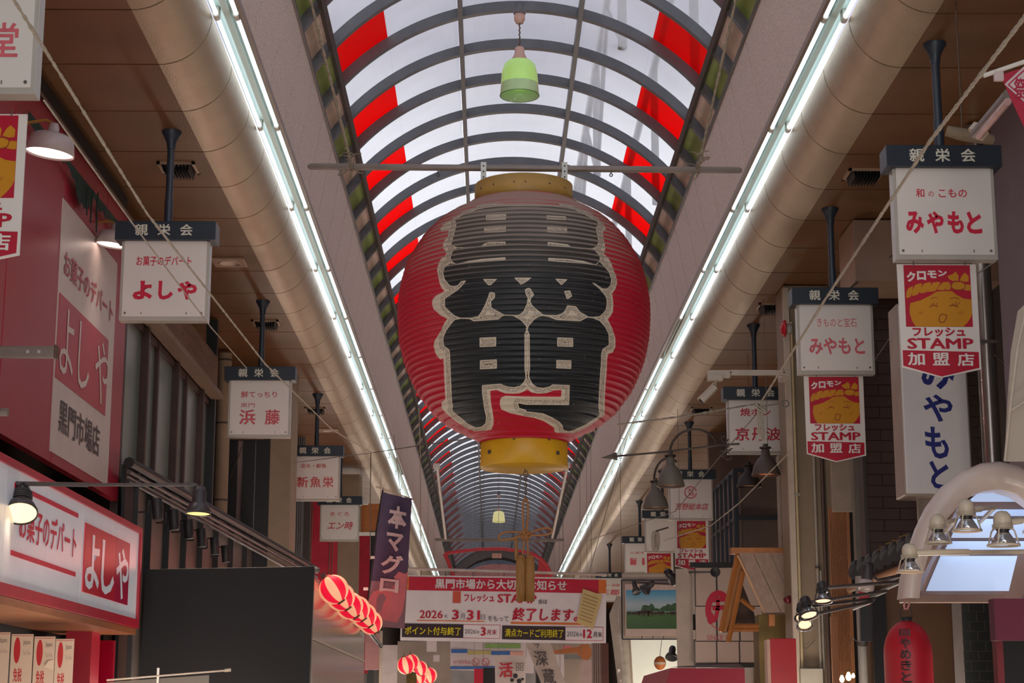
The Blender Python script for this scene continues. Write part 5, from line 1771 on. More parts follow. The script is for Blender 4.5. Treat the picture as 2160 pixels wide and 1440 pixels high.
# perforated white panel at the right edge
d = 9.9
a = P(2118, 972, d)
t = thing('perforated_panel', 'white perforated panel in a white frame at the right edge', 'panel', tuple(a))
perf = M('perforated_panel_face', (176, 164, 150), rough=0.6, var=0.25, scale=300)
c = lambda px, py: P(px, py, d) - a
MB().prism([(c(2121, 972).x, c(0, 972).z), (c(2250, 972).x, c(0, 972).z), (c(2250, 560).x, c(0, 560).z), (c(2168, 640).x, c(0, 640).z), (c(2148, 730).x, c(0, 730).z), (c(2132, 860).x, c(0, 860).z)], 0.01, 0.02).build('sheet', perf, t)
MB().tube([c(2120, 972), c(2131, 860), c(2147, 730), c(2168, 640)], 0.009, 6).tube([c(2131, 866), c(2175, 838)], 0.008, 6).build('frame', wp, t)

# arched awning with lit panels
d = 10.6
Y = P(2080, 1100, d).y
o = PY(2090, 1250, Y)
aw = thing('arched_awning', 'white arched awning with bluish lit panels at the lower right edge', 'awning', tuple(o))
c = lambda px, py: PY(px, py, Y) - o
aw_m = M('glossy_offwhite_awning', (206, 190, 180), rough=0.25, var=0.04)
out_ = [(1903, 1262), (1908, 1220), (1922, 1165), (1940, 1112), (1962, 1066), (1992, 1025), (2030, 993), (2070, 976), (2110, 972), (2150, 980), (2200, 1010), (2250, 1065)]
inn_ = [(1938, 1262), (1942, 1222), (1954, 1180), (1972, 1134), (1994, 1098), (2022, 1066), (2050, 1044), (2080, 1034), (2110, 1032), (2145, 1042), (2190, 1075), (2235, 1130)]
m = MB()
vs, n = [], len(out_)
depth = 0.16
prof = lambda t: None
for i in range(n):
    oo, ii = c(*out_[i]), c(*inn_[i])
    mid = oo.lerp(ii, 0.42)
    vs += [oo + Vector((0, 0.14, 0)), oo + Vector((0, 0.02, 0)), oo.lerp(ii, 0.15) + Vector((0, -0.03, 0)), mid + Vector((0, -0.05, 0)), ii + Vector((0, -0.02, 0)), ii + Vector((0, 0.03, 0)), ii + Vector((0, 0.16, 0))]
fs = []
for i in range(n - 1):
    for k in range(6):
        fs.append((i * 7 + k, i * 7 + k + 1, (i + 1) * 7 + k + 1, (i + 1) * 7 + k))
m.add(vs, fs, True)
m.build('arch_rim', aw_m, aw)
# inner left cheek and the tilted luminous ceiling
lit = M('bluish_lit_panel', (205, 222, 246), rough=0.3, emit=0.62, ecol=(176, 200, 240), var=0.02)
cheek = M('awning_inner_cheek', (148, 118, 104), rough=0.35)
pt = lambda px, py, dy: PY(px, py, Y + dy) - o
mq = MB()
mq.add([c(1938, 1262), c(1942, 1222), c(1972, 1134), c(2022, 1066), pt(2060, 1062, 0.6), pt(1998, 1150, 0.6), pt(1950, 1250, 0.5)], [(0, 1, 2, 3, 4, 5, 6)])
mq.build('inner_cheek', cheek, aw)
rowsP = [(2065, 2300, 1038, 2040, 2300, 1058), (2036, 2290, 1074, 2024, 2285, 1088), (2022, 2280, 1094, 2006, 2262, 1134), (2002, 2245, 1141, 1990, 2210, 1166), (1984, 2146, 1172, 1953, 2128, 1246)]
for (xa0, xa1, ya_, xb0, xb1, yb_) in rowsP:
    m = MB()
    f0, f1 = 0.55 - (1246 - ya_) / 210 * 0.45 + 0.3, 0.55 - (1246 - yb_) / 210 * 0.45 + 0.3
    m.add([pt(xb0, yb_, 0.30), pt(xb1, yb_, 0.30), pt(xa1, ya_, 0.36), pt(xa0, ya_, 0.36)], [(0, 1, 2, 3)])
    m.build('lit_panel', lit, aw)
m = MB()
m.add([pt(1930, 1262, 0.40), pt(2150, 1268, 0.40), pt(2300, 1030, 0.50), pt(2062, 1028, 0.50)], [(0, 1, 2, 3)])
m.build('back_sheet', cheek, aw)
MB().box(c(1912, 1256).x, c(2128, 1256).x, 0.10, 0.20, c(0, 1266).z, c(0, 1249).z, bev=0.004).build('lower_frame', cheek, aw)

# four pale caged spotlights on arms
cage_m = M('pale_beige_lamp_metal', (190, 178, 158), rough=0.35, var=0.04)
refl = M('lamp_reflector', (176, 178, 182), rough=0.15, metal=0.7)
bulb_glow = E_('bulb_glow', (255, 196, 150), 1.6)


def caged(px, py, d, s, lab, grp, az=0, tilt=0, mat=None, cap=None, lit_=True):
    """px, py: centre of the lower rim; s: rim radius"""
    mat = mat or cage_m
    o = P(px, py, d)
    t = thing('caged_spotlight', lab, 'lamp', tuple(o), group=grp)
    mx = Matrix.Rotation(ang(az), 4, 'Z') @ Matrix.Rotation(ang(tilt), 4, 'X')
    R, k = s, s
    MB().lathe([(k * 0.52, 1.05 * k), (k * 0.54, 1.15 * k), (k * 0.54, 1.62 * k), (k * 0.48, 1.88 * k), (k * 0.30, 2.06 * k), (0.001, 2.12 * k)], 24, mx=mx).build('cap', mat, t)
    for j in range(4):
        z = (0.98 + 0.085 * j) * k
        MB().lathe([(k * 0.46, z), (k * 0.64, z), (k * 0.64, z + 0.035 * k), (k * 0.46, z + 0.035 * k)], 24, mx=mx).build('cooling_ring', mat, t)
    MB().lathe([(k * 0.44, 1.0 * k), (k * 0.36, 0.86 * k), (k * 0.40, 0.72 * k)], 20, mx=mx).build('neck', black_m, t)
    MB().lathe([(k * 0.42, 0.74 * k), (k * 0.60, 0.45 * k), (k * 0.78, 0.12 * k), (k * 0.74, 0.10 * k), (k * 0.38, 0.7 * k)], 24, mx=mx).build('reflector', refl, t)
    MB().lathe([(0.001, 0.10 * k), (k * 0.74, 0.10 * k)], 20, mx=mx).build('lens', bulb_glow if lit_ else sign_edge, t)
    MB().lathe([(k * 0.88, -0.06 * k), (k * 1.0, -0.06 * k), (k * 1.0, 0.07 * k), (k * 0.88, 0.07 * k), (k * 0.88, -0.06 * k)], 28, mx=mx).build('rim', mat, t)
    for j in range(4):
        a = ang(45 + 90 * j + 10)
        p = [mx @ Vector((r * math.cos(a), r * math.sin(a), z)) for r, z in ((k * 0.58, 1.02 * k), (k * 0.72, 0.85 * k), (k * 0.95, 0.05 * k))]
        MB().tube(p, 0.055 * k, 6).build('cage_bar', mat, t)
    return t, mx, o


G4 = 'pale caged spotlights before the arched awning'
for (px, py, d, s, lab, ax_, ay_) in ((2040, 1119, 9.6, 0.080, 'top pale caged spotlight before the arched awning, lit warm', 2098, 1070),
                                      (1979, 1145, 9.8, 0.075, 'unlit pale caged spotlight between the top one and the lowest one', 2016, 1096),
                                      (2117, 1150, 9.4, 0.086, 'rightmost pale caged spotlight, before the arched awning', 2200, 1092),
                                      (1920, 1206, 9.7, 0.073, 'lowest pale caged spotlight, left of the arched awning, lit warm', 2250, 1162)):
    t, mx, o = caged(px, py, d, s, lab, G4, lit_=(px not in (1979, 2117)))
    a = Vector((s * 0.5, 0.0, s * 1.42))
    e_ = P(ax_, ay_, d + 0.10) - o
    MB().tube([a, a + (e_ - a) * 0.35], 0.017, 8).tube([a + (e_ - a) * 0.35, e_, e_ + Vector((0.12, 0.75, 0))], 0.012, 8).build('arm', cage_m, t)

# black spotlights on long arms, lower right
G5 = 'dark caged spotlights on long arms, lower right'
dk = M('dark_grey_lamp_metal', (58, 55, 56), rough=0.4, metal=0.2)
for (px, py, d, s, az, tilt, lab, ax_, ay_) in ((1736, 1268, 11.2, 0.062, 0, -14, 'dark caged spotlight nearest to the wooden slats, at the end of the upper arm', 1905, 1226),
                                                (1707, 1298, 11.5, 0.066, 20, -26, 'middle dark caged spotlight of the lower right cluster', 1870, 1246),
                                                (1694, 1303, 12.0, 0.060, 0, -30, 'rear dark caged spotlight of the lower right cluster, mostly hidden', 1845, 1262),
                                                (1698, 1318, 11.9, 0.056, 0, -40, 'lowest dark caged spotlight, bright chrome ring face', 1840, 1268)):
    t, mx, o = caged(px, py, d, s, lab, G5, az=az, tilt=tilt, mat=dk)
    a = mx @ Vector((s * 0.4, 0, s * 1.45))
    e_ = P(ax_, ay_, d + 0.4) - o
    MB().tube([a, e_, e_ + Vector((0.05, 0.9, 0.0))], 0.011, 8).build('arm', rail_dark, t)
    if py == 1318:
        MB().tube([mx @ Vector((s * 1.02 * math.cos(x), s * 1.02 * math.sin(x), -0.05 * s)) for x in np.linspace(0, 2 * math.pi, 29)], 0.006, 6, cap=False).build('chrome_ring', refl, t)
# single lamp with clear glass
o = P(1828, 1232, 12.2)
t = thing('glass_bulb_lamp', 'dark cylinder lamp with unlit clear glass bulb before the roof tiles', 'lamp', tuple(o))
mx = Matrix.Rotation(ang(6), 4, 'Y')
MB().lathe([(0.036, 0.03), (0.040, 0.05), (0.040, 0.12), (0.034, 0.145), (0.001, 0.15)], 18, mx=mx).build('holder', dk, t)
MB().lathe([(0.034, 0.035), (0.050, 0.01), (0.054, -0.02), (0.046, -0.05), (0.001, -0.055)], 20, mx=mx).build('glass_bulb', M('frosted_lamp_glass', (180, 164, 158), rough=0.15, trans=0.3), t)
e_ = P(1905, 1212, 12.5) - o
MB().tube([Vector((0.04, 0, 0.06)), Vector((0.08, 0.02, 0.03)), e_, e_ + Vector((0.05, 0.9, 0))], 0.010, 8).build('arm', rail_dark, t)

# red lantern with a pink hook
o = P(1918, 1440, 10.7)
t = thing('red_paper_lantern', 'tall red paper lantern with black brush letters hanging at the lower right', 'lantern', tuple(o))
k = 10.7 / F
prof = []
for i in range(60):
    yy = 1500 - i * (1500 - 1312) / 59
    u = (1312 - yy) / (1312 - 1385)
    r = 51 * (math.sqrt(max(0, 1 - (1 - u) ** 2.2)) if u < 1 else 1.0)
    prof.append((max(0.02, r * k - (0.0 if i % 2 else 0.0016)), (1440 - yy) * k * 1.02))
redp = M('red_lantern_paper', (168, 4, 30), rough=0.5, var=0.06, scale=3)
body2 = MB().lathe(prof, 40).build('shade', redp, t)
topz = prof[-1][1]
MB().lathe([(0.03, topz - 0.01), (0.035, topz + 0.02), (0.001, topz + 0.02)], 16).build('top_cap', black_m, t)
MB().tube([(-0.035, 0, topz + 0.01), (-0.03, 0, topz + 0.07), (0, 0, topz + 0.10), (0.03, 0, topz + 0.07), (0.035, 0, topz + 0.01)], 0.003, 6).build('wire_handle', black_m, t)
for ch, za, zb in (('回', 0.27, 0.31), ('や', 0.20, 0.26), ('め', 0.135, 0.195), ('き', 0.07, 0.13), ('と', 0.0, 0.06)):
    co, fs = _text_data(ch, 0.02)
    mn, mxx = co.min(0), co.max(0)
    m = MB()
    vs = []
    for p in co:
        u = -0.075 + 0.06 * (p[0] - mn[0]) / (mxx[0] - mn[0])
        z = za + (zb - za) * (p[1] - mn[1]) / (mxx[1] - mn[1])
        vs.append((u, -math.sqrt(max(0, (51 * k) ** 2 - u * u)) - 0.003, z))
    m.add(vs, fs)
    m.build('lettering', M('black_brush_ink', (30, 12, 14), rough=0.5), t)
hk = [(1914, 1240), (1911, 1258), (1907, 1276), (1908, 1284), (1914, 1284), (1917, 1276), (1917, 1268)]
MB().tube([P(x, y, 10.68) - o for x, y in hk], 0.006, 8).build('hook', M('pink_plastic', (206, 136, 140), rough=0.4), t)

# roof of round dark tiles
te = thing('tiled_eave', 'small eave of round dark roof tiles rising to the right behind the caged lamps', 'roof', tuple(P(1800, 1205, 14.4)))
o = te.location.copy()
tile_d = M('dark_roof_tile', (42, 40, 42), rough=0.5, var=0.15)
n = 9
A0, A1 = P(1806, 1206, 14.6), P(1945, 1140, 13.2)
for i in range(n):
    p = A0.lerp(A1, i / (n - 1)) - o
    MB().tube([p + Vector((0, 0, 0)), p + Vector((0.04, 0.16, 0.05))], 0.062, 12).build('round_tile', tile_d, te)
    MB().tube([p + Vector((-0.01, -0.012, 0)), p + Vector((0.0, 0.0, 0))], 0.066, 12).build('tile_cap', tile_d, te)
MB().tube([A0 - o + Vector((0.0, 0.3, -0.12)), A1 - o + Vector((0, 0.3, -0.14))], 0.03, 6).build('batten', M('eave_wood', (140, 96, 64), rough=0.6), te)
for s_ in range(12):
    p = A0.lerp(A1, 0.3 + 0.4 * s_ / 12) - o
    MB().tube([p + Vector((0.02, -0.02, 0.10 + 0.02 * math.sin(s_ * 2.1))), p + Vector((0.12, -0.02, 0.13 + 0.02 * math.sin(s_ * 3.3)))], 0.004, 5).build('straw', gold_dull, te)
# stall front below the eave
slab_px('shop_facade', 'brown and ochre stall front under the tiled eave', 'stall', 1820, 1215, 2010, 1480, 15.2, M('ochre_brown_board', (86, 56, 34), rough=0.6, var=0.2, scale=2), 0.1)
slab_px('shop_facade', 'dark opening in the stall front left of the red lantern', 'stall', 1842, 1245, 1872, 1440, 15.0, M('near_black', (14, 14, 18), rough=0.8), 0.05)
t, o, w_, h_ = slab_px('post_board', 'black board strapped to the thin grey post, red top', 'board', 1815, 1277, 1838, 1352, 13.9, M('blue_black_board', (16, 20, 26), rough=0.4), 0.05)
MB().box(-w_ / 2, w_ / 2 - 0.01, 0.0, 0.05, h_, h_ + 0.12).build('red_top', redp, t)
o = P(1822, 1440, 14.3)
t = thing('grey_post', 'thin grey steel post beside the black board in the lower right', 'post', (o.x, o.y, 0))
MB().tube([(0, 0, 0), (0, 0, PY(1820, 1215, o.y).z)], 0.036, 14).build('post', M('grey_post_paint', (126, 120, 114), rough=0.5), t)
zc = PY(1820, 1360, o.y).z
for kk_ in range(3):
    MB().tube([(0.04 * math.cos(a), 0.04 * math.sin(a), zc + 0.012 * kk_ + 0.01 * math.sin(a)) for a in np.linspace(0, 2 * math.pi, 14)], 0.004, 5, cap=False).build('cable_tie', rail_dark, t)
MB().tube([(-0.04, 0, zc + 0.03), (-0.08, 0, zc + 0.06), (-0.10, 0, zc)], 0.004, 5).build('loose_cable', rail_dark, t)
# green tiled pier
d = 13.4
o = P(2062, 1440, d)
gp = thing('tiled_pier', 'pier of dark green grey tiles under the arched awning', 'pier', (PY(2032, 1350, o.y).x, o.y, 1.2), kind='structure')
W_ = PY(2094, 1350, o.y).x - PY(2032, 1350, o.y).x
zt = PY(2062, 1268, o.y).z - 1.2
MB().box(0, W_, 0.012, 0.3, 0, zt).build('backing', M('pale_grout', (96, 88, 84), rough=0.9), gp)
tg = M('dark_green_tile', (44, 46, 44), rough=0.35, var=0.2)
z, r_ = 0.0, 0
f_ = {}
while z < zt - 0.02:
    h_ = min(0.066, zt - z)
    for (x0, x1) in (((0, W_ * 0.48), (W_ * 0.52, W_)) if r_ % 2 else ((0, W_ * 0.22), (W_ * 0.26, W_ * 0.74), (W_ * 0.78, W_))):
        key = (round(x1 - x0, 4), round(h_, 4))
        if key not in f_: f_[key] = MB().box(0, x1 - x0, 0, 0.014, 0, h_).build('tile', tg, gp, (x0, 0, z))
        else: dup(f_[key], gp, (x0, 0, z))
    z += 0.073
    r_ += 1
# brick strip between tall sign and duct, seen above the awning
o = P(2058, 1000, 14.6)
bs = thing('wall_right', 'strip of dark brick wall between the blue lettered sign and the metal duct', 'wall', (PY(2038, 900, o.y).x, o.y, PY(2058, 1010, o.y).z), kind='structure')
W_ = PY(2078, 900, o.y).x - PY(2038, 900, o.y).x
zt = PY(2058, 620, o.y).z - PY(2058, 1010, o.y).z
MB().box(0, W_, 0.012, 0.1, 0, zt).build('backing', M('grey_mortar', (108, 96, 88), rough=0.9), bs)
bk = M('dark_brown_brick', (70, 54, 46), rough=0.7, var=0.2)
z, r_ = 0.0, 0
f_ = {}
while z < zt - 0.02:
    h_ = min(0.076, zt - z)
    for (x0, x1) in (((0, W_ * 0.30), (W_ * 0.38, W_)) if r_ % 2 else ((0, W_ * 0.66), (W_ * 0.74, W_))):
        key = (round(x1 - x0, 4), round(h_, 4))
        if key not in f_: f_[key] = MB().box(0, x1 - x0, 0, 0.014, 0, h_).build('brick', bk, bs, (x0, 0, z))
        else: dup(f_[key], bs, (x0, 0, z))
    z += 0.086
    r_ += 1
slab_px('beige_panel', 'beige board below the blue lettered sign', 'board', 1940, 1046, 2000, 1200, 13.65, M('rough_beige_board', (150, 136, 124), rough=0.7, var=0.12), 0.06)
slab_px('awning_cloth', 'dark wine red awning at the lower right corner', 'awning', 2098, 1262, 2200, 1350, 9.2, M('wine_red_cloth', (84, 18, 44), rough=0.8), 0.1)
slab_px('awning_cloth', 'dark red cloth strip under the wine red awning, lower right corner', 'awning', 2104, 1345, 2118, 1460, 9.4, M('dark_red_strip', (96, 6, 22), rough=0.7), 0.08)
slab_px('shop_shutter', 'black opening under the wine red awning, lower right corner', 'shutter', 2112, 1345, 2200, 1460, 9.6, MATS['near_black'], 0.05)

# wooden slat screen and pale strips right of the conduit pillar
o = P(1777, 1440, 17.0)
zt, zb = PY(1777, 1066, o.y).z, 0.8
ss = thing('slat_screen', 'tall screen of thin orange brown wooden slats right of the conduit pillar', 'screen', (o.x, o.y, 0))
slat = M('orange_brown_slat', (158, 104, 66), rough=0.5, var=0.15, grain=(4, 4, 0.4))
x0, x1 = PY(1754, 1250, o.y).x - o.x, PY(1790, 1250, o.y).x - o.x
MB().box(x0, x1 + 0.03, 0.03, 0.05, zb, zt - 0.03).build('backing', M('dark_slat_back', (96, 60, 40), rough=0.7), ss)
f1_ = None
for i in range(12):
    x = x0 + (x1 - x0) * i / 12
    if f1_ is None: f1_ = MB().box(0, 0.009, 0, 0.03, zb, zt - 0.02).build('slat', slat, ss, (x, 0, 0))
    else: dup(f1_, ss, (x, 0, 0))
MB().box(x1, x1 + 0.035, -0.01, 0.06, zb, zt, bev=0.003).build('edge_post', slat, ss)
slab_px('post_board', 'dark blue black gap strip beside the wooden slat screen', 'board', 1793, 1060, 1804, 1440, 17.2, black_m, 0.05)
slab_px('post_board', 'pale grey vertical strip left of the brown tiled wall', 'board', 1803, 960, 1825, 1200, 17.1, M('pale_grey_strip', (128, 120, 110), rough=0.6), 0.1)
slab_px('rough_wall_panel', 'rough beige plaster panel above the wooden slat screen', 'panel', 1756, 968, 1803, 1078, 17.3, M('rough_plaster', (158, 142, 126), rough=0.8, var=0.1, bump=0.4, bscale=20), 0.08)
slab_px('wood_frame', 'orange lit wooden frame below the slat screen gap', 'frame', 1755, 1300, 1768, 1440, 16.6, slat, 0.05)
for i, (px, py, r) in enumerate(((1776, 1432, 0.022), (1790, 1427, 0.026), (1800, 1425, 0.015))):
    t = thing('light_bulb', ['leftmost', 'middle', 'rightmost small'][i] + ' glowing warm bulb at the bottom edge by the slat screen', 'bulb', tuple(P(px, py, 15.2)), group='warm bulbs by the slat screen')
    MB().lathe([(0.001, -r * 1.3), (r * 0.7, -r), (r, 0), (r * 0.6, r), (0.3 * r, r * 1.6), (0.001, r * 1.7)], 14).build('glass', E_('hot_bulb', (255, 214, 160), 6), t)
    MB().tube([(0, 0, r * 1.5), (0, 0, r * 2.4)], r * 0.35, 8).build('socket', rust, t)
# red lamp at the pillar edge
o = P(1663, 1264, 17.82)
t = thing('small_red_lamp', 'small dark red dome lamp on the left edge of the conduit pillar', 'lamp', tuple(o), rot=(0, ang(-90), 0))
MB().lathe([(0.001, 0.05), (0.018, 0.045), (0.035, 0.02), (0.038, -0.02), (0.001, -0.02)], 18).build('dome', M('dark_red_glass', (96, 22, 34), rough=0.2), t)
MB().lathe([(0.042, -0.02), (0.042, -0.045), (0.001, -0.045)], 18).build('base', tan_wall, t)

# pale old wall left of the conduit pillar
slab_px('wall_right', 'flaking pale plaster wall left of the conduit pillar', 'wall', 1646, 958, 1666, 1180, 19.0, M('flaking_plaster', (150, 138, 122), rough=0.8, var=0.15, bump=0.4, bscale=14), 0.2, kind='structure')

# dark balcony frame
d = 24.2
o = P(1555, 1200, d)
bf = thing('balcony_frame', 'dark steel balcony frame with brown panels right of the crest sign', 'balcony', tuple(o))
c = lambda px, py: PY(px, py, o.y) - o
brp = M('brown_panel_dim', (92, 76, 68), rough=0.6, var=0.08)
stl = M('blue_black_steel', (40, 46, 56), rough=0.45)
MB().box(c(1553, 1100).x, c(1656, 1100).x, 0.03, 0.1, -0.4, c(1600, 990).z).build('front_panel', brp, bf)
for py in (990, 1091):
    z = c(1600, py).z
    MB().box(c(1550, py).x, c(1656, py).x, -0.02, 0.04, z - 0.03, z + 0.02).build('rail', stl, bf)
MB().box(c(1550, 1100).x, c(1557, 1100).x, -0.03, 0.05, -0.4, c(1550, 990).z).build('corner_post', stl, bf)
Xs = PY(1550, 1100, o.y).x
yf = PX(1500, 1100, Xs).y
for py in (990, 1091, 1200):
    z = PY(1552, py, o.y).z - o.z
    MB().box(Xs - o.x, Xs - o.x + 0.04, 0.0, yf - o.y, z - 0.03, z + 0.02).build('side_rail', stl, bf)
for i in range(6):
    yy = (yf - o.y) * i / 5.5
    MB().box(Xs - o.x - 0.01, Xs - o.x + 0.03, yy, yy + 0.05, -0.4, c(1550, 990).z).build('bar', stl, bf)
MB().box(Xs - o.x + 0.05, Xs - o.x + 0.09, 0.0, yf - o.y, -0.4, c(1550, 990).z).build('side_panel', M('mauve_side_panel', (112, 94, 90), rough=0.6), bf)
slab_px('wall_right', 'mauve brown wall above the balcony frame', 'wall', 1500, 880, 1660, 1440, 27.5, M('mauve_brown_wall', (116, 94, 86), rough=0.7), 0.2, kind='structure')

# wooden gable canopy
d = 18.6
o = P(1600, 1300, d)
gc = thing('wooden_gable_canopy', 'small gabled canopy of pale boards with orange timber frame', 'canopy', tuple(o))
c = lambda px, py, dy=0.0: PY(px, py, o.y + dy) - o
timber = M('orange_timber', (170, 108, 56), rough=0.5, var=0.15, scale=4, grain=(3, 3, 0.6))
plank = M('pale_weathered_plank', (176, 150, 130), rough=0.7, var=0.12, scale=6, grain=(3, 3, 0.5), bump=0.3)
# ridge beam
rA, rB = c(1542, 1160, 0.55), c(1668, 1160, 0.55)
MB().box(c(1542, 1160).x, c(1669, 1160).x, -0.02, 0.12, c(0, 1166).z, c(0, 1153).z, bev=0.003).build('ridge_beam', timber, gc)
tops = [1557, 1588, 1624, 1650, 1672]
bots = [1600, 1635, 1668, 1700, 1735]
for i in range(4):
    A_, B_ = c(tops[i] + 0.5, 1166), c(tops[i + 1] - 1.0, 1166)
    C_, D_ = c(bots[i + 1] - 1.0, 1296 - i * 0.3), c(bots[i] + 0.5, 1296)
    m = MB()
    f0, f1 = -0.02 - 0.006 * (i % 2), 0.0
    ys0, ys1 = 0.0, -0.38
    vs = [Vector((A_.x, ys0 + f0, A_.z)), Vector((B_.x, ys0 + f0, B_.z)), Vector((C_.x, ys1 + f0, C_.z)), Vector((D_.x, ys1 + f0, D_.z))]
    if C_.x > c(1690, 1296).x:
        pass
    vs2 = [v + Vector((0, 0.025, 0)) for v in vs]
    m.add(vs + vs2, [(3, 2, 1, 0), (4, 5, 6, 7), (0, 1, 5, 4), (1, 2, 6, 5), (2, 3, 7, 6), (3, 0, 4, 7)])
    m.build('roof_plank', plank, gc)
for L_ in ([(1557, 1168), (1521, 1332)], [(1568, 1205), (1537, 1353)]):
    MB().tube([c(*L_[0]) + Vector((0, 0.02, 0)), c(*L_[1]) + Vector((0, 0.02, 0))], 0.026, 4, smooth=False).build('rafter', timber, gc)
MB().prism([(c(1556, 1172).x, c(0, 1172).z), (c(1524, 1330).x, c(0, 1330).z), (c(1534, 1330).x, c(0, 1330).z), (c(1572, 1200).x, c(0, 1200).z)], 0.05, 0.08).build('gable_board', M('gable_ply', (160, 104, 48), rough=0.6, var=0.12), gc)
MB().tube([c(1556, 1172) + Vector((0, -0.02, 0)), c(1601, 1296) + Vector((0, -0.38, 0))], 0.015, 4, smooth=False).build('edge_strip', M('pale_edge_wood', (206, 160, 116), rough=0.6), gc)
for L_ in ([(1566, 1262), (1594, 1284)], [(1530, 1318), (1604, 1318)], [(1534, 1326), (1604, 1326)]):
    MB().tube([c(*L_[0]) + Vector((0, 0.12, 0)), c(*L_[1]) + Vector((0, 0.12, 0))], 0.022, 4, smooth=False).build('brace', timber, gc)
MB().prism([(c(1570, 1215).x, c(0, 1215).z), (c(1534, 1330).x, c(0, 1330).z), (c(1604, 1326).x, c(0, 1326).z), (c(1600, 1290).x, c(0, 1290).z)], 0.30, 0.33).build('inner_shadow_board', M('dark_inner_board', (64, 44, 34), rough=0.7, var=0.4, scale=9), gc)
MB().box(c(1612, 1310).x, c(1624, 1310).x, -0.33, -0.25, c(0, 1322).z, c(0, 1298).z).build('bracket_block', timber, gc)
slab_px('mossy_barrel', 'olive brown mottled stall post under the wooden gable canopy', 'post', 1602, 1296, 1676, 1470, 18.8, M('olive_mottled', (128, 108, 62), rough=0.8, var=0.35, scale=4), 0.4)
# red box sign below
t, o, w_, h_ = slab_px('red_box_sign', 'plain glossy red box sign with pale left side, below the wooden canopy', 'sign', 1626, 1346, 1681, 1470, 15.6, M('plain_glossy_red', (170, 6, 30), rough=0.3), 0.14, bev=0.004)
MB().box(-w_ / 2 - 0.028, -w_ / 2, -0.0, 0.16, 0, h_ - 0.01).build('side', M('pale_pink_side', (190, 150, 130), rough=0.5), t)
# white panel wall with round red crest
d = 22.0
o = P(1462, 1440, d)
tw2 = thing('panelled_shop_wall', 'white square panelled shop wall with a round red crest', 'shop wall', (o.x, o.y, 0))
c = lambda px, py: Vector((PY(px, py, o.y).x - o.x, 0, PY(px, py, o.y).z))
pan = M('cream_wall_panel', (196, 172, 156), rough=0.45, var=0.04)
xsn = [1466, 1512, 1560, 1610]
zsn = [1196, 1278, 1352, 1399]
for i in range(3):
    for j in range(3):
        A_, B_ = c(xsn[i], zsn[j]), c(xsn[i + 1], zsn[j + 1])
        MB().box(A_.x + 0.006, B_.x - 0.006, 0, 0.03, B_.z + 0.006, A_.z - 0.006).build('panel', pan, tw2)
A_, B_ = c(1466, 1196), c(1610, 1399)
MB().box(A_.x, B_.x, 0.015, 0.06, B_.z, A_.z).build('backing', rail_dark, tw2)
MB().box(A_.x - 0.06, B_.x, -0.02, 0.06, A_.z, A_.z + 0.06).build('top_rail', black_m, tw2)
MB().box(A_.x - 0.02, B_.x, -0.04, 0.06, B_.z - 0.05, B_.z).build('bottom_rail', black_m, tw2)
pl2 = M('cream_side_panel', (188, 170, 154), rough=0.5)
m = MB()
q0, q1 = c(1430, 1196), c(1466, 1399)
m.box(q0.x, A_.x - 0.01, 0.25, 0.3, B_.z - 0.1, A_.z).build('return_panel', pl2, tw2)
C0 = c(1516, 1287)
R0 = c(1516, 1287).z - c(1516, 1326).z
R0x = c(1541, 1287).x - c(1516, 1287).x
m = MB()
stroke(m, [(C0.x + R0x * 0.88 * math.cos(a), C0.z + R0 * 0.92 * math.sin(a)) for a in np.linspace(-0.3, math.pi * 1.12, 30)], 0.075, -0.004)
flat(m, ell(C0.x - R0x * 0.70, C0.z - R0 * 0.42, 0.045, 0.075), -0.0045)
m.build('crest_ring', red_ink, tw2)
m = MB()
stroke(m, [(C0.x + R0x * 0.97 * math.cos(a), C0.z + R0 * 1.0 * math.sin(a)) for a in np.linspace(math.pi * 1.12, math.pi * 1.95, 20)], 0.012, -0.004)
m.build('crest_thin_ring', MATS['dull_red_ink'], tw2)
m = MB()
k_ = R0
st2 = lambda L, wd: stroke(m, [(C0.x - 0.01 + x * R0x * 1.1, C0.z + z * R0) for x, z in L], wd, -0.005)
st2([(-0.45, 0.55), (0.65, 0.62)], 0.055)
st2([(0.02, 0.55), (0.0, 0.15)], 0.045)
st2([(-0.42, 0.12), (0.62, 0.16)], 0.055)
st2([(0.55, 0.12), (0.42, -0.30), (0.30, -0.62)], 0.045)
st2([(0.0, 0.12), (-0.15, -0.35), (-0.40, -0.62)], 0.05)
m.build('crest_glyph', red_ink, tw2)
letter(tw2, 'SINCE 19', c(1491, 1340).x, c(1541, 1340).x, c(1491, 1350).z, c(1491, 1339).z, MATS['dull_red_ink'], -0.004, 0.0)

# crimson awning box at the bottom
d = 18.0
o = P(1465, 1440, d)
t = thing('crimson_awning', 'crimson box awning at the bottom, left of the red box sign', 'awning', tuple(o))
c = lambda px, py, dy=0: PY(px, py, o.y + dy) - o
cr_ = M('crimson_awning_cloth', (140, 8, 44), rough=0.6, var=0.05)
m = MB().prism([(c(1392, 1480).x, c(0, 1480).z), (c(1574, 1480).x, c(0, 1480).z), (c(1570, 1409).x, c(0, 1409).z), (c(1416, 1408).x, c(0, 1408).z)], 0, 0.04)
m.build('front', cr_, t)
m = MB()
m.add([c(1416, 1408), c(1392, 1480), c(1340, 1480, 1.6), c(1358, 1425, 1.6)], [(0, 1, 2, 3)])
m.build('side', M('dusty_pink_cloth', (176, 84, 92), rough=0.7), t)
m = MB()
m.add([c(1416, 1407), c(1570, 1408), c(1560, 1399, 1.4), c(1440, 1404, 1.4)], [(0, 1, 2, 3)])
m.build('top', M('grey_brown_cover', (120, 104, 98), rough=0.7), t)
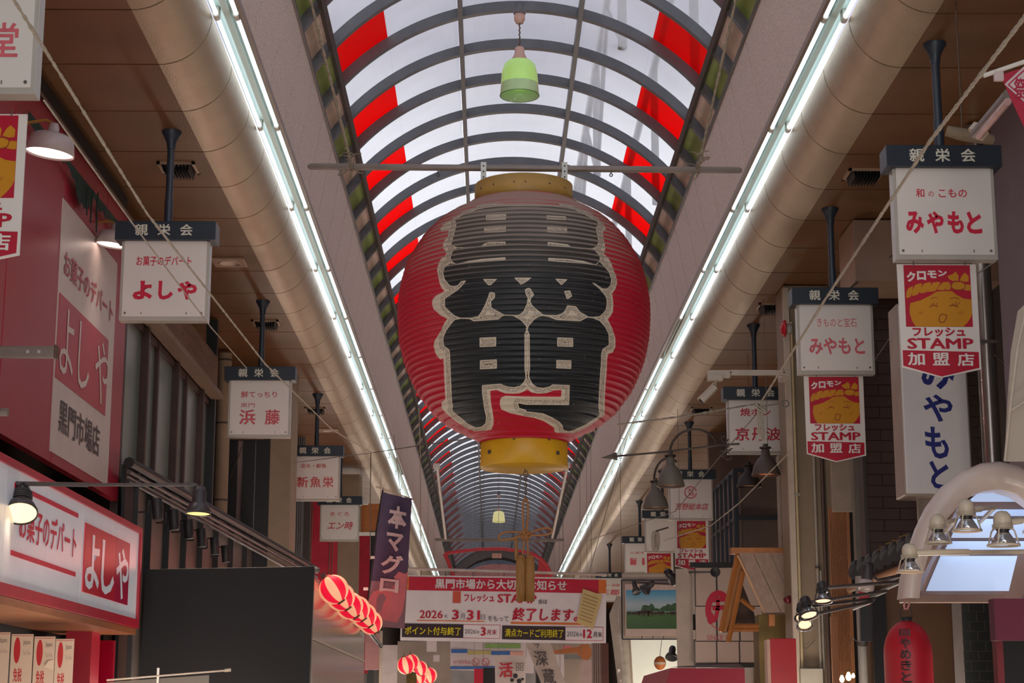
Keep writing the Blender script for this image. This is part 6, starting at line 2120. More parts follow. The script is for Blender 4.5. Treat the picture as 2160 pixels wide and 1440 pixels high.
slab_px('beige_panel', 'cream stall board between the crimson awning and the mottled post', 'board', 1573, 1408, 1616, 1470, 19.2, MATS['cream_side_panel'], 0.05)

# framed meadow picture
d = 25.2
o = P(1374, 1342, d)
t = thing('meadow_picture', 'hanging framed photograph of cattle on a green meadow under blue sky', 'picture', tuple(o))
c = lambda px, py: PY(px, py, o.y) - o
MB().box(c(1319, 0).x * 0 + c(1319, 1290).x, c(1433, 1290).x, 0.0, 0.03, c(0, 1340).z, c(0, 1230).z).build('board', M('pinkish_white_board', (206, 180, 168), rough=0.5), t)
fr_ = []
x0, x1, z0, z1 = c(1312, 1290).x, c(1437, 1290).x, c(0, 1347).z, c(0, 1222).z
m = MB()
for p0, p1 in (((x0, z0), (x1, z0)), ((x1, z0), (x1, z1)), ((x1, z1), (x0, z1)), ((x0, z1), (x0, z0))):
    m = MB().tube([(p0[0], 0, p0[1]), (p1[0], 0, p1[1])], 0.011, 6)
    m.build('frame_bar', stl, t)
for px in (1354, 1377, 1400):
    MB().tube([(c(px, 1345).x, 0, z0), (c(px, 1340).x, 0, c(0, 1340).z)], 0.005, 5).build('tie', stl, t)
px0, px1, pz0, pz1 = c(1321, 1290).x, c(1430, 1290).x, c(0, 1325).z, c(0, 1243).z
PW, PH = px1 - px0, pz1 - pz0
pp_ = lambda u, v: (px0 + u * PW, pz0 + v * PH)
def pic_mat():
    m = bpy.data.materials.new('meadow_print'); m.use_nodes = True
    n, l = m.node_tree.nodes, m.node_tree.links
    b = n['Principled BSDF']; b.inputs['Roughness'].default_value = 0.45
    tcn = n.new('ShaderNodeTexCoord'); s = n.new('ShaderNodeSeparateXYZ'); l.new(tcn.outputs['Generated'], s.inputs[0])
    r = n.new('ShaderNodeValToRGB'); e = r.color_ramp.elements
    e[0].position = 0; e[0].color = lin((52, 88, 44))
    e[1].position = 1; e[1].color = lin((70, 150, 196))
    for pos, col in ((0.34, (70, 108, 52)), (0.42, (84, 118, 66)), (0.46, (150, 176, 178)), (0.62, (176, 190, 196)), (0.85, (112, 170, 200))):
        k2 = e.new(pos); k2.color = lin(col)
    l.new(s.outputs['Z'], r.inputs[0]); l.new(r.outputs[0], b.inputs['Base Color'])
    return m


MB().box(px0, px1, -0.004, 0.0, pz0, pz1).build('picture', pic_mat(), t)
rn = random.Random(11)
m = MB()
poly = [pp_(0.0, 0.45)] + [pp_(u, 0.46 + (0.0 if u < 0.3 else 0.10) * (0.6 + 0.4 * math.sin(u * 17) * math.sin(u * 41)) + (0.10 if 0.3 < u < 0.55 else 0) + (max(0, u - 0.6) * 0.45)) for u in np.linspace(0.0, 1, 26)] + [pp_(1, 0.45)]
flat(m, poly, -0.005)
m.build('tree_print', M('tree_print_green', (60, 90, 62), rough=0.6, var=0.3, scale=20), t)
cow = M('cow_print_brown', (60, 40, 34), rough=0.6)
for i, (u, s_) in enumerate(((0.06, .9), (0.14, .8), (0.22, 1.0), (0.28, 1.3), (0.38, 1.5), (0.46, 1.4), (0.55, .8), (0.63, 1.0), (0.70, 1.1), (0.80, .6), (0.88, .9), (0.93, .9))):
    m = MB()
    cx, cz = u, 0.38 - 0.012 * s_
    flat(m, [pp_(*p) for p in ell(cx, cz + 0.045 * s_, 0.042 * s_, 0.034 * s_, 10)], -0.006)
    flat(m, [pp_(*p) for p in ell(cx - 0.042 * s_, cz + 0.035 * s_, 0.014 * s_, 0.024 * s_, 8)], -0.0065)
    for dx in (-0.028, -0.016, 0.018, 0.03):
        flat(m, [pp_(cx + dx * s_, cz - 0.03 * s_), pp_(cx + (dx + 0.006) * s_, cz - 0.03 * s_), pp_(cx + (dx + 0.008) * s_, cz + 0.03 * s_), pp_(cx + dx * s_ - 0.002, cz + 0.03 * s_)], -0.0068)
    m.build('cattle_print', cow, t)
# dark clip spotlights around the picture
G6 = 'dark spotlights around the meadow picture'
for (px, py, d, r, h, az, tilt, lab) in ((1358, 1246, 24.4, 0.085, 0.20, 60, 50, 'dark spotlight hanging over the top left of the meadow picture'),
                                         (1343, 1250, 24.7, 0.060, 0.20, 200, 30, 'narrow dark spotlight beside the one over the meadow picture'),
                                         (1426, 1222, 23.5, 0.10, 0.22, -50, 60, 'large dark spotlight above the top right of the meadow picture'),
                                         (1443, 1384, 22.5, 0.085, 0.18, 10, -40, 'round dark spotlight right of the white lit box'),
                                         (1416, 1388, 23.0, 0.080, 0.18, -20, -30, 'dark spotlight beside the small orange ball'),
                                         (1509, 1206, 21.3, 0.06, 0.06, 0, -80, 'dark round wall mount at the top of the crest wall')):
    t, mx = spot_par(px, py, d, r, h, az, tilt, lab, glow=black_m, group=G6, mat=M('spot_dark_metal', (50, 46, 48), rough=0.4), ribs=False)
a, b = P(1345, 1228, 24.5), P(1498, 1206, 21.6)
t = thing('lamp_bar', 'thin dark lamp bar running from the picture to the crest wall', 'bar', tuple(a))
MB().tube([Vector((0, 0, 0)), P(1425, 1232, 24.0) - a], 0.016, 6).tube([P(1420, 1207, 23.3) - a, b - a], 0.014, 6).build('bar', rail_dark, t)
for (px, py, w2, h2, lab) in ((1455, 1274, 11, 20, 'small black box speaker between the picture and the crest wall'), (1459, 1312, 18, 34, 'cluster of black connectors on the white wall below the small speaker')):
    slab_px('wall_box', lab, 'box', px - w2 / 2, py - h2 / 2, px + w2 / 2, py + h2 / 2, 22.6, black_m, 0.1, part='casing', bev=0.01)
o = P(1392, 1398, 23.5)
t = thing('orange_ball', 'small round orange paper ball beside the dark spotlights', 'ball', tuple(o))
r = 0.078
MB().lathe([(r * math.cos(ang(a)), r * 1.15 * math.sin(ang(a))) for a in range(-90, 91, 12)], 20).build('ball', M('orange_paper', (176, 96, 40), rough=0.6), t)
MB().lathe([(r * 1.01, -0.02), (r * 1.01, 0.01)], 20).build('pale_band', pale_wall, t)
MB().tube([Vector((0, 0, r)), P(1396, 1346, 25.2) - o], 0.004, 5).build('string', rail_dark, t)
# white lit box below the picture and pale wall behind
t, o, w_, h_ = slab_px('white_lit_box', 'white softly lit box sign under the meadow picture', 'sign', 1322, 1338, 1432, 1470, 26.5, M('soft_lit_white', (214, 214, 200), rough=0.5, emit=0.30, ecol=(226, 226, 206), var=0.03), 0.1, bev=0.01)
MB().box(-w_ / 2 - 0.03, -w_ / 2, -0.02, 0.1, 0, h_ + 0.7).build('frame', pale_wall, t)
slab_px('pale_wall_panel', 'pale wall panel behind the meadow picture', 'panel', 1314, 1208, 1466, 1346, 25.4, M('pale_panel_dim', (192, 176, 160), rough=0.6), 0.1)
# foil wrapped leaning column
o = P(1310, 1440, 25.5)
t = thing('wrapped_column', 'leaning pale column wrapped in glossy plastic between banner and picture', 'column', tuple(o))
c = lambda px, py: PY(px, py, o.y) - o
foil = M('glossy_wrap', (190, 180, 166), rough=0.18, var=0.08, scale=6, bump=0.8, bscale=9)
m = MB()
vs = []
nz, nx = 26, 6
for j in range(nz + 1):
    v = j / nz
    yy = 1258 + (1450 - 1258) * v
    xl = 1300 - 20 * min(1, v * 5) + (24 * v)
    xr = 1320 + 12 * v
    for i in range(nx + 1):
        u = i / nx
        p = c(xl + (xr - xl) * u, yy)
        vs.append((p.x, -0.10 * math.sin(math.pi * u) + 0.012 * math.sin(j * 2.3 + i), p.z))
m.add(vs, [(j * (nx + 1) + i, (j + 1) * (nx + 1) + i, (j + 1) * (nx + 1) + i + 1, j * (nx + 1) + i + 1) for j in range(nz) for i in range(nx)], True)
m.build('wrap', foil, t)
MB().tube([c(1300, 1258) + Vector((0, 0.02, 0)), c(1322, 1262) + Vector((0, 0.02, 0)), c(1333, 1440) + Vector((0, 0.02, 0))], 0.02, 8).build('edge', pale_wall, t)

# grey bell lamps on the wrought iron arrow bracket
bell_m = M('grey_green_enamel', (112, 106, 96), rough=0.45, var=0.12)
iron = M('wrought_iron', (70, 62, 56), rough=0.5, metal=0.3)


def bell(px, py, d, r, h, lab, mat=bell_m, glow=None):
    o = P(px, py, d)
    t = thing('bell_lamp', lab, 'lamp', tuple(o), group='big enamel bell lamps on the right')
    MB().lathe([(r * 0.97, 0.006), (r, 0), (r * 1.0, 0.012), (r * 0.90, h * 0.18), (r * 0.78, h * 0.36), (r * 0.55, h * 0.52), (r * 0.32, h * 0.62), (r * 0.30, h * 0.80), (r * 0.20, h * 0.86), (r * 0.18, h), (0.001, h)], 28).build('shade', mat, t)
    MB().lathe([(0.001, 0.03), (r * 0.9, 0.03)], 24).build('inner_glow', glow or M('warm_inner_enamel', (190, 140, 110), rough=0.5, emit=0.12, ecol=(255, 170, 110)), t)
    MB().lathe([(r * 0.4, h * 0.86), (r * 0.42, h * 0.90), (r * 0.15, h * 0.92)], 20).build('collar', iron, t)
    return t, o


t1_, o1_ = bell(1415, 1026, 19.2, 0.150, 0.375, 'first grey bell lamp, in front of the crest sign')
t2_, o2_ = bell(1383, 1072, 21.2, 0.155, 0.36, 'second grey bell lamp, lower left of the first')
t3_, o3_ = bell(1616, 1003, 18.6, 0.150, 0.33, 'brown bell lamp with orange glow beneath the rope knot sign', mat=M('brown_enamel', (84, 72, 66), rough=0.45), glow=M('orange_inner', (230, 130, 70), rough=0.5, emit=0.5, ecol=(255, 140, 70)))
t5_, o5_ = bell(1580, 1027, 21.5, 0.150, 0.30, 'dim rear bell lamp before the balcony frame', mat=M('dark_dim_enamel', (58, 52, 50), rough=0.6))
a = P(1535, 938, 19.2)
t = thing('arrow_bracket', 'long iron rod bracket with arrow tip and arches holding the grey bell lamps', 'bracket', tuple(a))
c = lambda px, py, d=19.2: P(px, py, d) - a
MB().tube([c(1560, 936), c(1520, 938), c(1400, 953), c(1298, 962)], 0.011, 8).build('rod', iron, t)
m = MB()
m.lathe([(0.001, 0), (0.045, -0.17), (0.001, -0.17)], 4, mx=Matrix.Translation(c(1268, 965)) @ (c(1268, 965) - c(1298, 962)).to_track_quat('Z', 'Y').to_matrix().to_4x4())
m.build('arrow_tip', M('grey_arrow_tip', (96, 88, 80), rough=0.5), t)
arc1 = [c(1413 + 52 * (1 - math.cos(x)), 955 - 50 * math.sin(x)) for x in np.linspace(0, math.pi * 0.86, 22)]
MB().tube(arc1, 0.014, 8).build('arch', iron, t)
arc2 = [c(1380 + 30 * (1 - math.cos(x)), 1010 - 44 * math.sin(x), 21.2) for x in np.linspace(0, math.pi * 0.7, 16)]
MB().tube(arc2, 0.014, 8).build('arch', iron, t)
for (cx, cy, r) in ((1524, 955, 8), (1535, 960, 10), (1528, 925, 8), (1536, 945, 6)):
    MB().tube([c(cx + r * math.cos(x) * (1 - x / 12), cy + r * math.sin(x) * (1 - x / 12)) for x in np.linspace(0, 5.2, 16)], 0.008, 6).build('scroll', iron, t)

# sprinkler like dark fittings above right signs
slab_px('wall_speaker', 'small black speaker under the ceiling left of the conduit pillar', 'speaker', 1640, 746, 1658, 756, 19.8, black_m, 0.1, part='cabinet')

# red flag with rod and tube lamp in the top right corner
d = 8.6
o = P(2105, 155, d)
t = thing('red_corner_flag', 'red flag with a white bordered diamond on a white rod, top right corner', 'flag', tuple(o))
c = lambda px, py: P(px, py, d) - o
rf = M('rose_red_cloth', (176, 40, 66), rough=0.8, var=0.06)
flat_ = MB().prism([(c(x, y).x, c(x, y).z) for x, y in ((2110, 158), (2230, 118), (2230, 420), (2160, 292), (2140, 240))], 0, 0.006)
flat_.build('cloth', rf, t)
m = MB()
flat(m, [(c(x, y).x, c(x, y).z) for x, y in ((2117, 180), (2172, 128), (2232, 190), (2176, 240))], -0.004)
m.build('diamond', M('white_cloth_print', (206, 186, 184), rough=0.8), t)
m = MB()
flat(m, [(c(x, y).x, c(x, y).z) for x, y in ((2123, 181), (2172, 135), (2225, 190), (2176, 233))], -0.005)
flat(m, [(c(x, y).x, c(x, y).z) for x, y in ((2126, 181), (2172, 139), (2220, 190), (2176, 229))][::-1], -0.0052)
m.build('diamond_line', rf, t)
m = MB()
flat(m, [(c(x, y).x, c(x, y).z) for x, y in ((2127, 181), (2172, 140), (2219, 190), (2176, 228))], -0.006)
m.build('diamond_inside', MATS['white_cloth_print'], t)
letter(t, '祭', c(2136, 180).x, c(2164, 180).x, c(0, 212).z, c(0, 166).z, rf, -0.008, 0.02)
MB().tube([c(2074, 160), c(2240, 103)], 0.011, 10).build('rod', white_paint, t)
MB().box(c(2096, 155).x, c(2116, 155).x, -0.012, 0.012, c(0, 172).z, c(0, 148).z, bev=0.003).build('tie', M('white_tie', (196, 176, 172), rough=0.7), t)
o = P(2090, 255, 10.3)
t = thing('tube_lamp_unit', 'unlit tube lamp in a pale fitting behind the corner flag', 'lamp', tuple(o))
c = lambda px, py, dd=10.3: P(px, py, dd) - o
MB().tube([c(2060, 282), c(2130, 200, 9.3)], 0.036, 12).build('housing', M('dusty_lamp_housing', (112, 98, 90), rough=0.4, metal=0.3), t)
MB().tube([c(2064, 288, 10.2), c(2126, 214, 9.2)], 0.02, 8).build('tube', M('pinkish_tube', (196, 150, 140), rough=0.2), t)
MB().tube([c(2058, 284), c(2070, 270)], 0.055, 10).build('end_block', pale_wall, t)
a, b = P(1996, 276, 10.9), P(2065, 310, 10.9)
t = thing('pipe_lagging', 'lumpy beige insulated pipe under the ceiling behind the largest right sign', 'pipe', tuple(a))
MB().tube([Vector((0, 0, 0)), (b - a) * 0.5 + Vector((0, -0.02, 0.02)), Vector((b.x - a.x + 0.1, 0.1, -0.02))], [0.034, 0.04, 0.034], 12).build('lagging', M('foam_beige', (130, 114, 94), rough=0.9, bump=0.6, bscale=30), t)
MB().tube([(b - a) * 0.5, Vector(((b - a).x * 0.5, 0, H0 + 4.30 - a.z))], 0.006, 6).build('hanger', rust, t)

# ================================================================== CENTRE, FAR
# distant building closing the street
fb = thing('far_building', 'pale beige shop building closing the far end of the arcade', 'building', (XC, 122, 0))
MB().box(-4.5, 4.5, 0, 1, 0, 9).build('wall', pale_wall, fb)
for i in range(5):
    for j in range(3):
        MB().box(-3.9 + i * 1.7, -2.9 + i * 1.7, -0.05, 0.0, 2.6 + j * 2, 3.8 + j * 2).build('window', glassd, fb)
# notice banner
d = 30.0
o = P(848, 1212, d)
TB = ang(0.92)
bn = thing('notice_banner', 'wide white street banner with red heading strip and dates, behind the tassels', 'banner', tuple(o), rot=(0, TB, 0))
kx = d / F
bx_ = lambda u: u * kx
bz_ = lambda v: -v * kx * 1.02
bw = M('banner_white_cloth', (226, 214, 216), rough=0.6, var=0.03, bump=0.3, bscale=3)
b_red = M('banner_crimson', (192, 14, 52), rough=0.6, var=0.05)
b_or = M('banner_orange', (214, 110, 40), rough=0.6)
b_dk = M('banner_dark_plum', (48, 24, 36), rough=0.6)
b_ye = M('banner_yellow', (226, 206, 20), rough=0.6)
b_gr = M('banner_grey_ink', (84, 78, 84), rough=0.6)
m = MB()
nu, nv = 40, 8
BW, BH = 431, 134
wav = lambda u, v: 0.02 * math.sin(u * 9 + v * 2) + 0.012 * math.sin(u * 23)
vs = [(bx_(BW * i / nu), wav(i / nu, j / nv), bz_(BH * j / nv)) for j in range(nv + 1) for i in range(nu + 1)]
m.add(vs, [(j * (nu + 1) + i, (j + 1) * (nu + 1) + i, (j + 1) * (nu + 1) + i + 1, j * (nu + 1) + i + 1) for j in range(nv) for i in range(nu)], True)
m.build('cloth', bw, bn)


def bput(verts, faces, mat, nm, dy):
    m = MB()
    m.add([(x, wav(x / bx_(BW), -z / (BH * kx * 1.02)) - dy, z) for x, _, z in verts], faces, False)
    return m.build(nm, mat, bn)


def brect(u0, v0, u1, v1, mat, nm, dy=0.004, n=24):
    n = max(1, int(n * (u1 - u0) / 200) + 1)
    vs = [(bx_(u0 + (u1 - u0) * i / n), 0, bz_(v)) for v in (v0, v1) for i in range(n + 1)]
    return bput(vs, [(i, i + n + 1, i + n + 2, i + 1) for i in range(n)], mat, nm, dy)


def btext(s, u0, u1, v0, v1, mat, bold=0.02, dy=0.012, sh=0.0):
    m = MB()
    glyphs(m, s, bx_(u0), bx_(u1), bz_(v1), bz_(v0), 0, bold, sh)
    return bput([(x, 0, z) for x, y, z in m.v], m.f, mat, 'lettering', dy)


brect(0, 3, 431, 31, b_or, 'orange_strip', 0.003)
brect(15, 3, 415, 31, b_red, 'heading_strip', 0.005)
btext('黒門市場から大切なお知らせ', 70, 348, 6, 27, bw, 0.03, 0.014)
brect(108, 32, 125, 56, M('banner_logo_red', (206, 84, 60), rough=0.6), 'small_logo', 0.005)
btext('フレッシュ', 132, 195, 37, 53, b_red, 0.03)
btext('STAMP', 202, 285, 36, 54, b_red, 0.04)
btext('会は', 288, 307, 45, 55, b_gr, 0.01)
btext('2026', 39, 88, 72, 88, b_red, 0.02)
btext('年', 91, 98, 80, 87, b_gr, 0.0)
btext('3', 107, 122, 70, 90, b_red, 0.04)
btext('月', 125, 134, 77, 89, b_gr, 0.0)
btext('31', 138, 166, 70, 90, b_red, 0.04)
btext('日', 168, 177, 79, 89, b_gr, 0.0)
btext('をもって', 183, 226, 81, 92, b_gr, 0.01)
btext('終了します。', 233, 372, 63, 90, b_red, 0.035, sh=0.12)
brect(34, 91.5, 176, 93.5, b_or, 'underline')
brect(231, 92, 399, 96.5, b_or, 'underline')
brect(131, 99, 209, 127, b_red, 'date_box_edge', 0.004)
brect(132, 100, 208, 126, bw, 'date_box', 0.006)
brect(345, 100, 425, 128, b_red, 'date_box_edge', 0.004)
brect(346, 101, 424, 127, bw, 'date_box', 0.006)
brect(3, 99, 132, 127, b_dk, 'dark_box', 0.007)
brect(213, 100, 346, 128, b_dk, 'dark_box', 0.007)
btext('ポイント付与終了', 9, 127, 105, 122, b_ye, 0.025, 0.016)
btext('満点カードご利用終了', 219, 342, 106, 123, b_ye, 0.02, 0.016)
btext('2026', 135, 158, 109, 118, b_gr, 0.0)
btext('年', 159, 166, 111, 118, b_gr, 0.0)
btext('3', 168, 179, 104, 122, b_red, 0.05)
btext('月末', 181, 202, 109, 120, b_red, 0.01)
btext('2026', 349, 374, 110, 120, b_gr, 0.0)
btext('年', 375, 382, 113, 120, b_gr, 0.0)
btext('12', 383, 402, 105, 123, b_red, 0.05)
btext('月末', 404, 423, 110, 121, b_gr, 0.01)
card = M('tan_point_card', (206, 178, 122), rough=0.6, var=0.05)
bput([(bx_(u), 0, bz_(v)) for u, v in ((382, 22), (423, 35), (404, 104), (369, 92))], [(0, 3, 2, 1)], card, 'point_card', 0.020)
for k in range(8):
    t_ = (k + 1.4) / 10.0
    p0 = (382 + (369 - 382) * t_ + 4, 22 + 70 * t_ + 1)
    p1 = (423 + (404 - 423) * t_ - 6, 35 + 69 * t_ - 2)
    bput([(bx_(p0[0]), 0, bz_(p0[1])), (bx_(p1[0]), 0, bz_(p1[1])), (bx_(p1[0]), 0, bz_(p1[1] + 1.3)), (bx_(p0[0]), 0, bz_(p0[1] + 1.3))], [(0, 3, 2, 1)], M('card_print_brown', (150, 120, 80), rough=0.6), 'card_line', 0.026)
MB().tube([(bx_(2), 0, bz_(-13)), (bx_(433), 0, bz_(-7.5))], 0.025, 10).build('pole', M('pale_steel_pole', (186, 166, 156), rough=0.3, metal=0.4), bn)
for u in (4, 40, 92, 150, 215, 300, 362, 420):
    MB().tube([(bx_(u), 0, bz_(-12 + u * 0.012)), (bx_(u), 0, bz_(1))], 0.006, 5).build('tie', b_gr, bn)
for u, tx in ((14, -1.70), (395, 2.24)):
    MB().tube([(bx_(u), 0, bz_(-12)), (tx - o.x + 0.03, 0.0, H0 + 4.66 - o.z)], 0.005, 5).build('hanging_wire', wire_m, bn)

# second empty lantern bar with white hangers
d = 37.0
o = P(1054, 1138, d)
t = thing('far_lantern_bar', 'empty steel lantern bar across the vault far behind the tassels', 'bar', tuple(o))
c = lambda px, py, dd=37.0: P(px, py, dd) - o
MB().tube([c(918, 1138), c(1190, 1139)], 0.035, 10).build('pipe', m_, t)
for (x0, y0, x1, y1) in ((922, 986, 940, 1136), (1197, 984, 1165, 1134)):
    MB().tube([c(x0, y0, 31), c(x1, y1)], 0.028, 8).build('hanger', M('pinkish_white_tube', (196, 180, 172), rough=0.4), t)
    MB().box(c(x0, y0, 31).x - 0.07, c(x0, y0, 31).x + 0.05, c(x0, y0, 31).y - 0.04, c(x0, y0, 31).y + 0.04, c(x0, y0, 31).z - 0.02, c(x0, y0, 31).z + 0.07, bev=0.01).build('clamp', white_paint, t)
# red arch decoration
d = 52.0
o = P(1050, 1212, d)
t = thing('red_arch_decoration', 'curved red arch decoration across the street above the banner', 'arch', tuple(o))
c = lambda px, py: P(px, py, d) - o
redm = M('faded_red_arch', (196, 54, 62), rough=0.5, var=0.1)
MB().tube([c(938, 1167), c(965, 1163), c(1010, 1158), (c(1060, 1157)), c(1100, 1162), c(1125, 1169), c(1142, 1178), c(1155, 1195), c(1165, 1214)], 0.05, 8).build('top_rail', redm, t)
MB().tube([c(938, 1167), c(946, 1185), c(956, 1214)], 0.06, 8).build('left_leg', redm, t)
MB().prism([(c(x, y).x, c(x, y).z) for x, y in ((1128, 1216), (1136, 1196), (1137, 1176), (1152, 1186), (1166, 1216))], 0.1, 0.16).build('right_wing', redm, t)
MB().prism([(c(x, y).x, c(x, y).z) for x, y in [(935, 1216), (960, 1205), (990, 1200), (1015, 1190), (1040, 1187), (1080, 1188), (1110, 1192), (1130, 1205), (1150, 1216)]], 0.3, 0.4).build('pink_panel', M('dusty_pink_panel', (176, 128, 128), rough=0.6, var=0.12, scale=4), t)
MB().box(c(1038, 1180).x, c(1058, 1180).x, -0.05, 0.05, c(0, 1176).z, c(0, 1166).z).build('lamp_box', M('peach_box', (200, 160, 140), rough=0.5), t)

# things seen under the banner
def cloth_quad(name, label, cat, pts, d, mat, part='cloth', group=None):
    o = P(pts[3][0], pts[3][1], d)
    t = thing(name, label, cat, tuple(o), group=group)
    m = MB()
    P4 = [PY(x, y, o.y) - o for x, y in pts]
    vs = []
    n = 8
    for j in range(n + 1):
        for i in range(n + 1):
            u, v = i / n, j / n
            p = P4[0].lerp(P4[1], u).lerp(P4[3].lerp(P4[2], u), v)
            p.y = 0.03 * math.sin(5 * u + 3 * v)
            vs.append(tuple(p))
    m.add(vs, [(j * (n + 1) + i, (j + 1) * (n + 1) + i, (j + 1) * (n + 1) + i + 1, j * (n + 1) + i + 1) for j in range(n) for i in range(n)], True)
    m.build(part, mat, t)
    return t, o


wc = M('far_white_cloth', (206, 190, 190), rough=0.6, var=0.05)
t, o = cloth_quad('street_banner', 'white far street banner with blue stripes, partly under the notice banner', 'banner', [(950, 1330), (1126, 1336), (1126, 1420), (950, 1412)], 41, wc)
c = lambda px, py: PY(px, py, o.y) - o
bl_m = M('banner_blue', (52, 96, 160), rough=0.6)
for (x0, y0, x1, y1, mt, nm) in ((952, 1369, 986, 1377, bl_m, 'blue_stripe'), (986, 1372, 1036, 1380, M('banner_dull_yellow', (176, 160, 100), rough=0.6), 'yellow_stripe'), (1036, 1373, 1076, 1381, bl_m, 'blue_stripe'), (1076, 1374, 1104, 1382, M('banner_peach', (206, 150, 136), rough=0.6), 'peach_stripe'),
                                 (950, 1405, 1046, 1411, bl_m, 'blue_stripe'), (1022, 1357, 1098, 1367, M('banner_green', (120, 150, 84), rough=0.6), 'green_bar')):
    MB().box(c(x0, y0).x, c(x1, y1).x, -0.06, -0.05, c(x0, y1).z, c(x0, y0).z).build(nm, mt, t)
for px in (1003, 1024):
    MB().tube([(c(px, 0).x * 0 + c(px, 1396).x + 0.08 * math.cos(a), -0.07, c(px, 1396).z + 0.08 * math.sin(a)) for a in np.linspace(0, 2 * math.pi, 17)], 0.008, 5, cap=False).build('round_symbol', MATS['dull_red_ink'], t)
    MB().tube([(c(px, 1396).x - 0.055, -0.07, c(px, 1396).z + 0.055), (c(px, 1396).x + 0.055, -0.07, c(px, 1396).z - 0.055)], 0.008, 5).build('symbol_bar', MATS['dull_red_ink'], t)
letter(t, '食べ歩き禁止', c(956, 1392).x, c(992, 1392).x, c(0, 1400).z, c(0, 1392).z, MATS['dull_red_ink'], -0.06, 0.0)
t, o = cloth_quad('white_flag', 'white flag with one red brush character and a small black grid mark', 'flag', [(1043, 1383), (1110, 1383), (1108, 1460), (1046, 1460)], 35, M('white_flag_cloth', (210, 192, 186), rough=0.7, var=0.03))
c = lambda px, py: PY(px, py, o.y) - o
letter(t, '活', c(1052, 0).x * 0 + c(1052, 1412).x, c(1082, 1412).x, c(0, 1428).z, c(0, 1396).z, M('flag_red_ink', (190, 40, 54), rough=0.6), -0.05, 0.03)
m = MB()
for i in range(2):
    for j in range(2):
        for (x0, y0, x1, y1) in ((0, 0, 7, 1), (0, 6, 7, 7), (0, 0, 1, 7), (6, 0, 7, 7)):
            A_, B_ = c(1088 + i * 9 + x0, 1398 + j * 9 + y0), c(1088 + i * 9 + x1, 1398 + j * 9 + y1)
            flat(m, [(A_.x, B_.z), (B_.x, B_.z), (B_.x, A_.z), (A_.x, A_.z)], -0.05)
m.build('grid_mark', dark_ink, t)
for (px, py, r) in ((1087, 1425, 5), (1080, 1434, 4), (1095, 1436, 5), (1102, 1432, 3)):
    m = MB()
    flat(m, ell(c(px, py).x, c(px, py).z, r * 35 / F, r * 35 / F), -0.05)
    m.build('ink_drop', black_m, t)
t, o = cloth_quad('slanting_banner', 'beige slanting banner with grey brush characters, right of the white flag', 'banner', [(1106, 1350), (1158, 1348), (1196, 1450), (1146, 1452)], 33, M('beige_banner_cloth', (178, 160, 150), rough=0.7, var=0.04))
c = lambda px, py: PY(px, py, o.y) - o
for ch, x0, y0, x1, y1 in (('今', 1126, 1350, 1140, 1366), ('深', 1130, 1372, 1158, 1404), ('蔵', 1148, 1410, 1174, 1442)):
    letter(t, ch, c(x0, y1).x, c(x1, y1).x, c(0, y1).z, c(0, y0).z, dark_ink, -0.06, 0.01, shear=-0.2)
slab_px('hanging_cloth', 'crimson cloth edge left of the white flag, bottom', 'cloth', 1000, 1410, 1019, 1460, 36, b_red, 0.03)
slab_px('menu_board', 'small black board between crimson cloth and white flag', 'board', 1019, 1408, 1044, 1460, 36.5, black_m, 0.05)
slab_px('post_board', 'reddish brown post below the right end of the notice banner', 'post', 1268, 1356, 1284, 1450, 27, M('red_brown_post', (96, 52, 44), rough=0.6), 0.1)
t, o, w_, h_ = slab_px('striped_post', 'mauve post with thin pale stripes below the right end of the notice banner', 'post', 1249, 1356, 1268, 1450, 28, M('mauve_brown_post', (128, 100, 98), rough=0.6), 0.1)
for k in range(4):
    MB().box(-w_ / 2 + w_ * (k + 0.25) / 4, -w_ / 2 + w_ * (k + 0.5) / 4, -0.012, 0, 0, h_).build('stripe', pale_wall, t)
o = P(1215, 1372, 34)
t = thing('fish_shaped_sign', 'blurred orange fish shaped sign at the bottom right of the notice banner', 'sign', tuple(o))
c = lambda px, py: PY(px, py, o.y) - o
MB().prism([(c(x, y).x, c(x, y).z) for x, y in ((1165, 1372), (1200, 1366), (1218, 1364), (1228, 1358), (1240, 1358), (1246, 1366), (1250, 1380), (1240, 1392), (1228, 1390), (1216, 1376), (1190, 1378), (1168, 1378))], 0, 0.08).build('board', M('orange_brown_sign', (178, 104, 56), rough=0.6, var=0.1), t)
MB().box(c(1190, 1380).x, c(1228, 1380).x, 0.02, 0.1, c(0, 1389).z, c(0, 1379).z).build('grey_bar', grey_m, t)
slab_px('white_banner_small', 'plain whitish panel right of the slanting banner', 'panel', 1170, 1380, 1190, 1428, 38, wc, 0.05)
slab_px('white_banner_small', 'plain pale pink panel left of the striped post', 'panel', 1226, 1392, 1250, 1450, 30, M('pale_pink_panel', (178, 150, 146), rough=0.6), 0.05)
slab_px('shop_facade', 'dim beige far shop front right of the slanting banner', 'shop front', 1160, 1350, 1252, 1470, 44, M('dim_beige_front', (150, 132, 118), rough=0.7, var=0.15, scale=1.5), 0.3)
slab_px('shop_facade', 'dim beige far shop front left of the blue striped banner', 'shop front', 838, 1352, 952, 1470, 46, M('dim_beige_front2', (160, 142, 130), rough=0.7, var=0.18, scale=1.2), 0.3)
slab_px('shop_facade', 'dim grey far shop front under the blue striped banner', 'shop front', 945, 1400, 1130, 1470, 56, M('dim_grey_front', (146, 140, 140), rough=0.7, var=0.25, scale=1.2), 0.3)
slab_px('small_square_sign', 'small white square sign with pink print under the notice banner, left', 'sign', 900, 1350, 921, 1374, 42, wc, 0.05)
slab_px('small_square_sign', 'small white square sign lower right of the pink printed one', 'sign', 914, 1381, 927, 1395, 43, wc, 0.05)
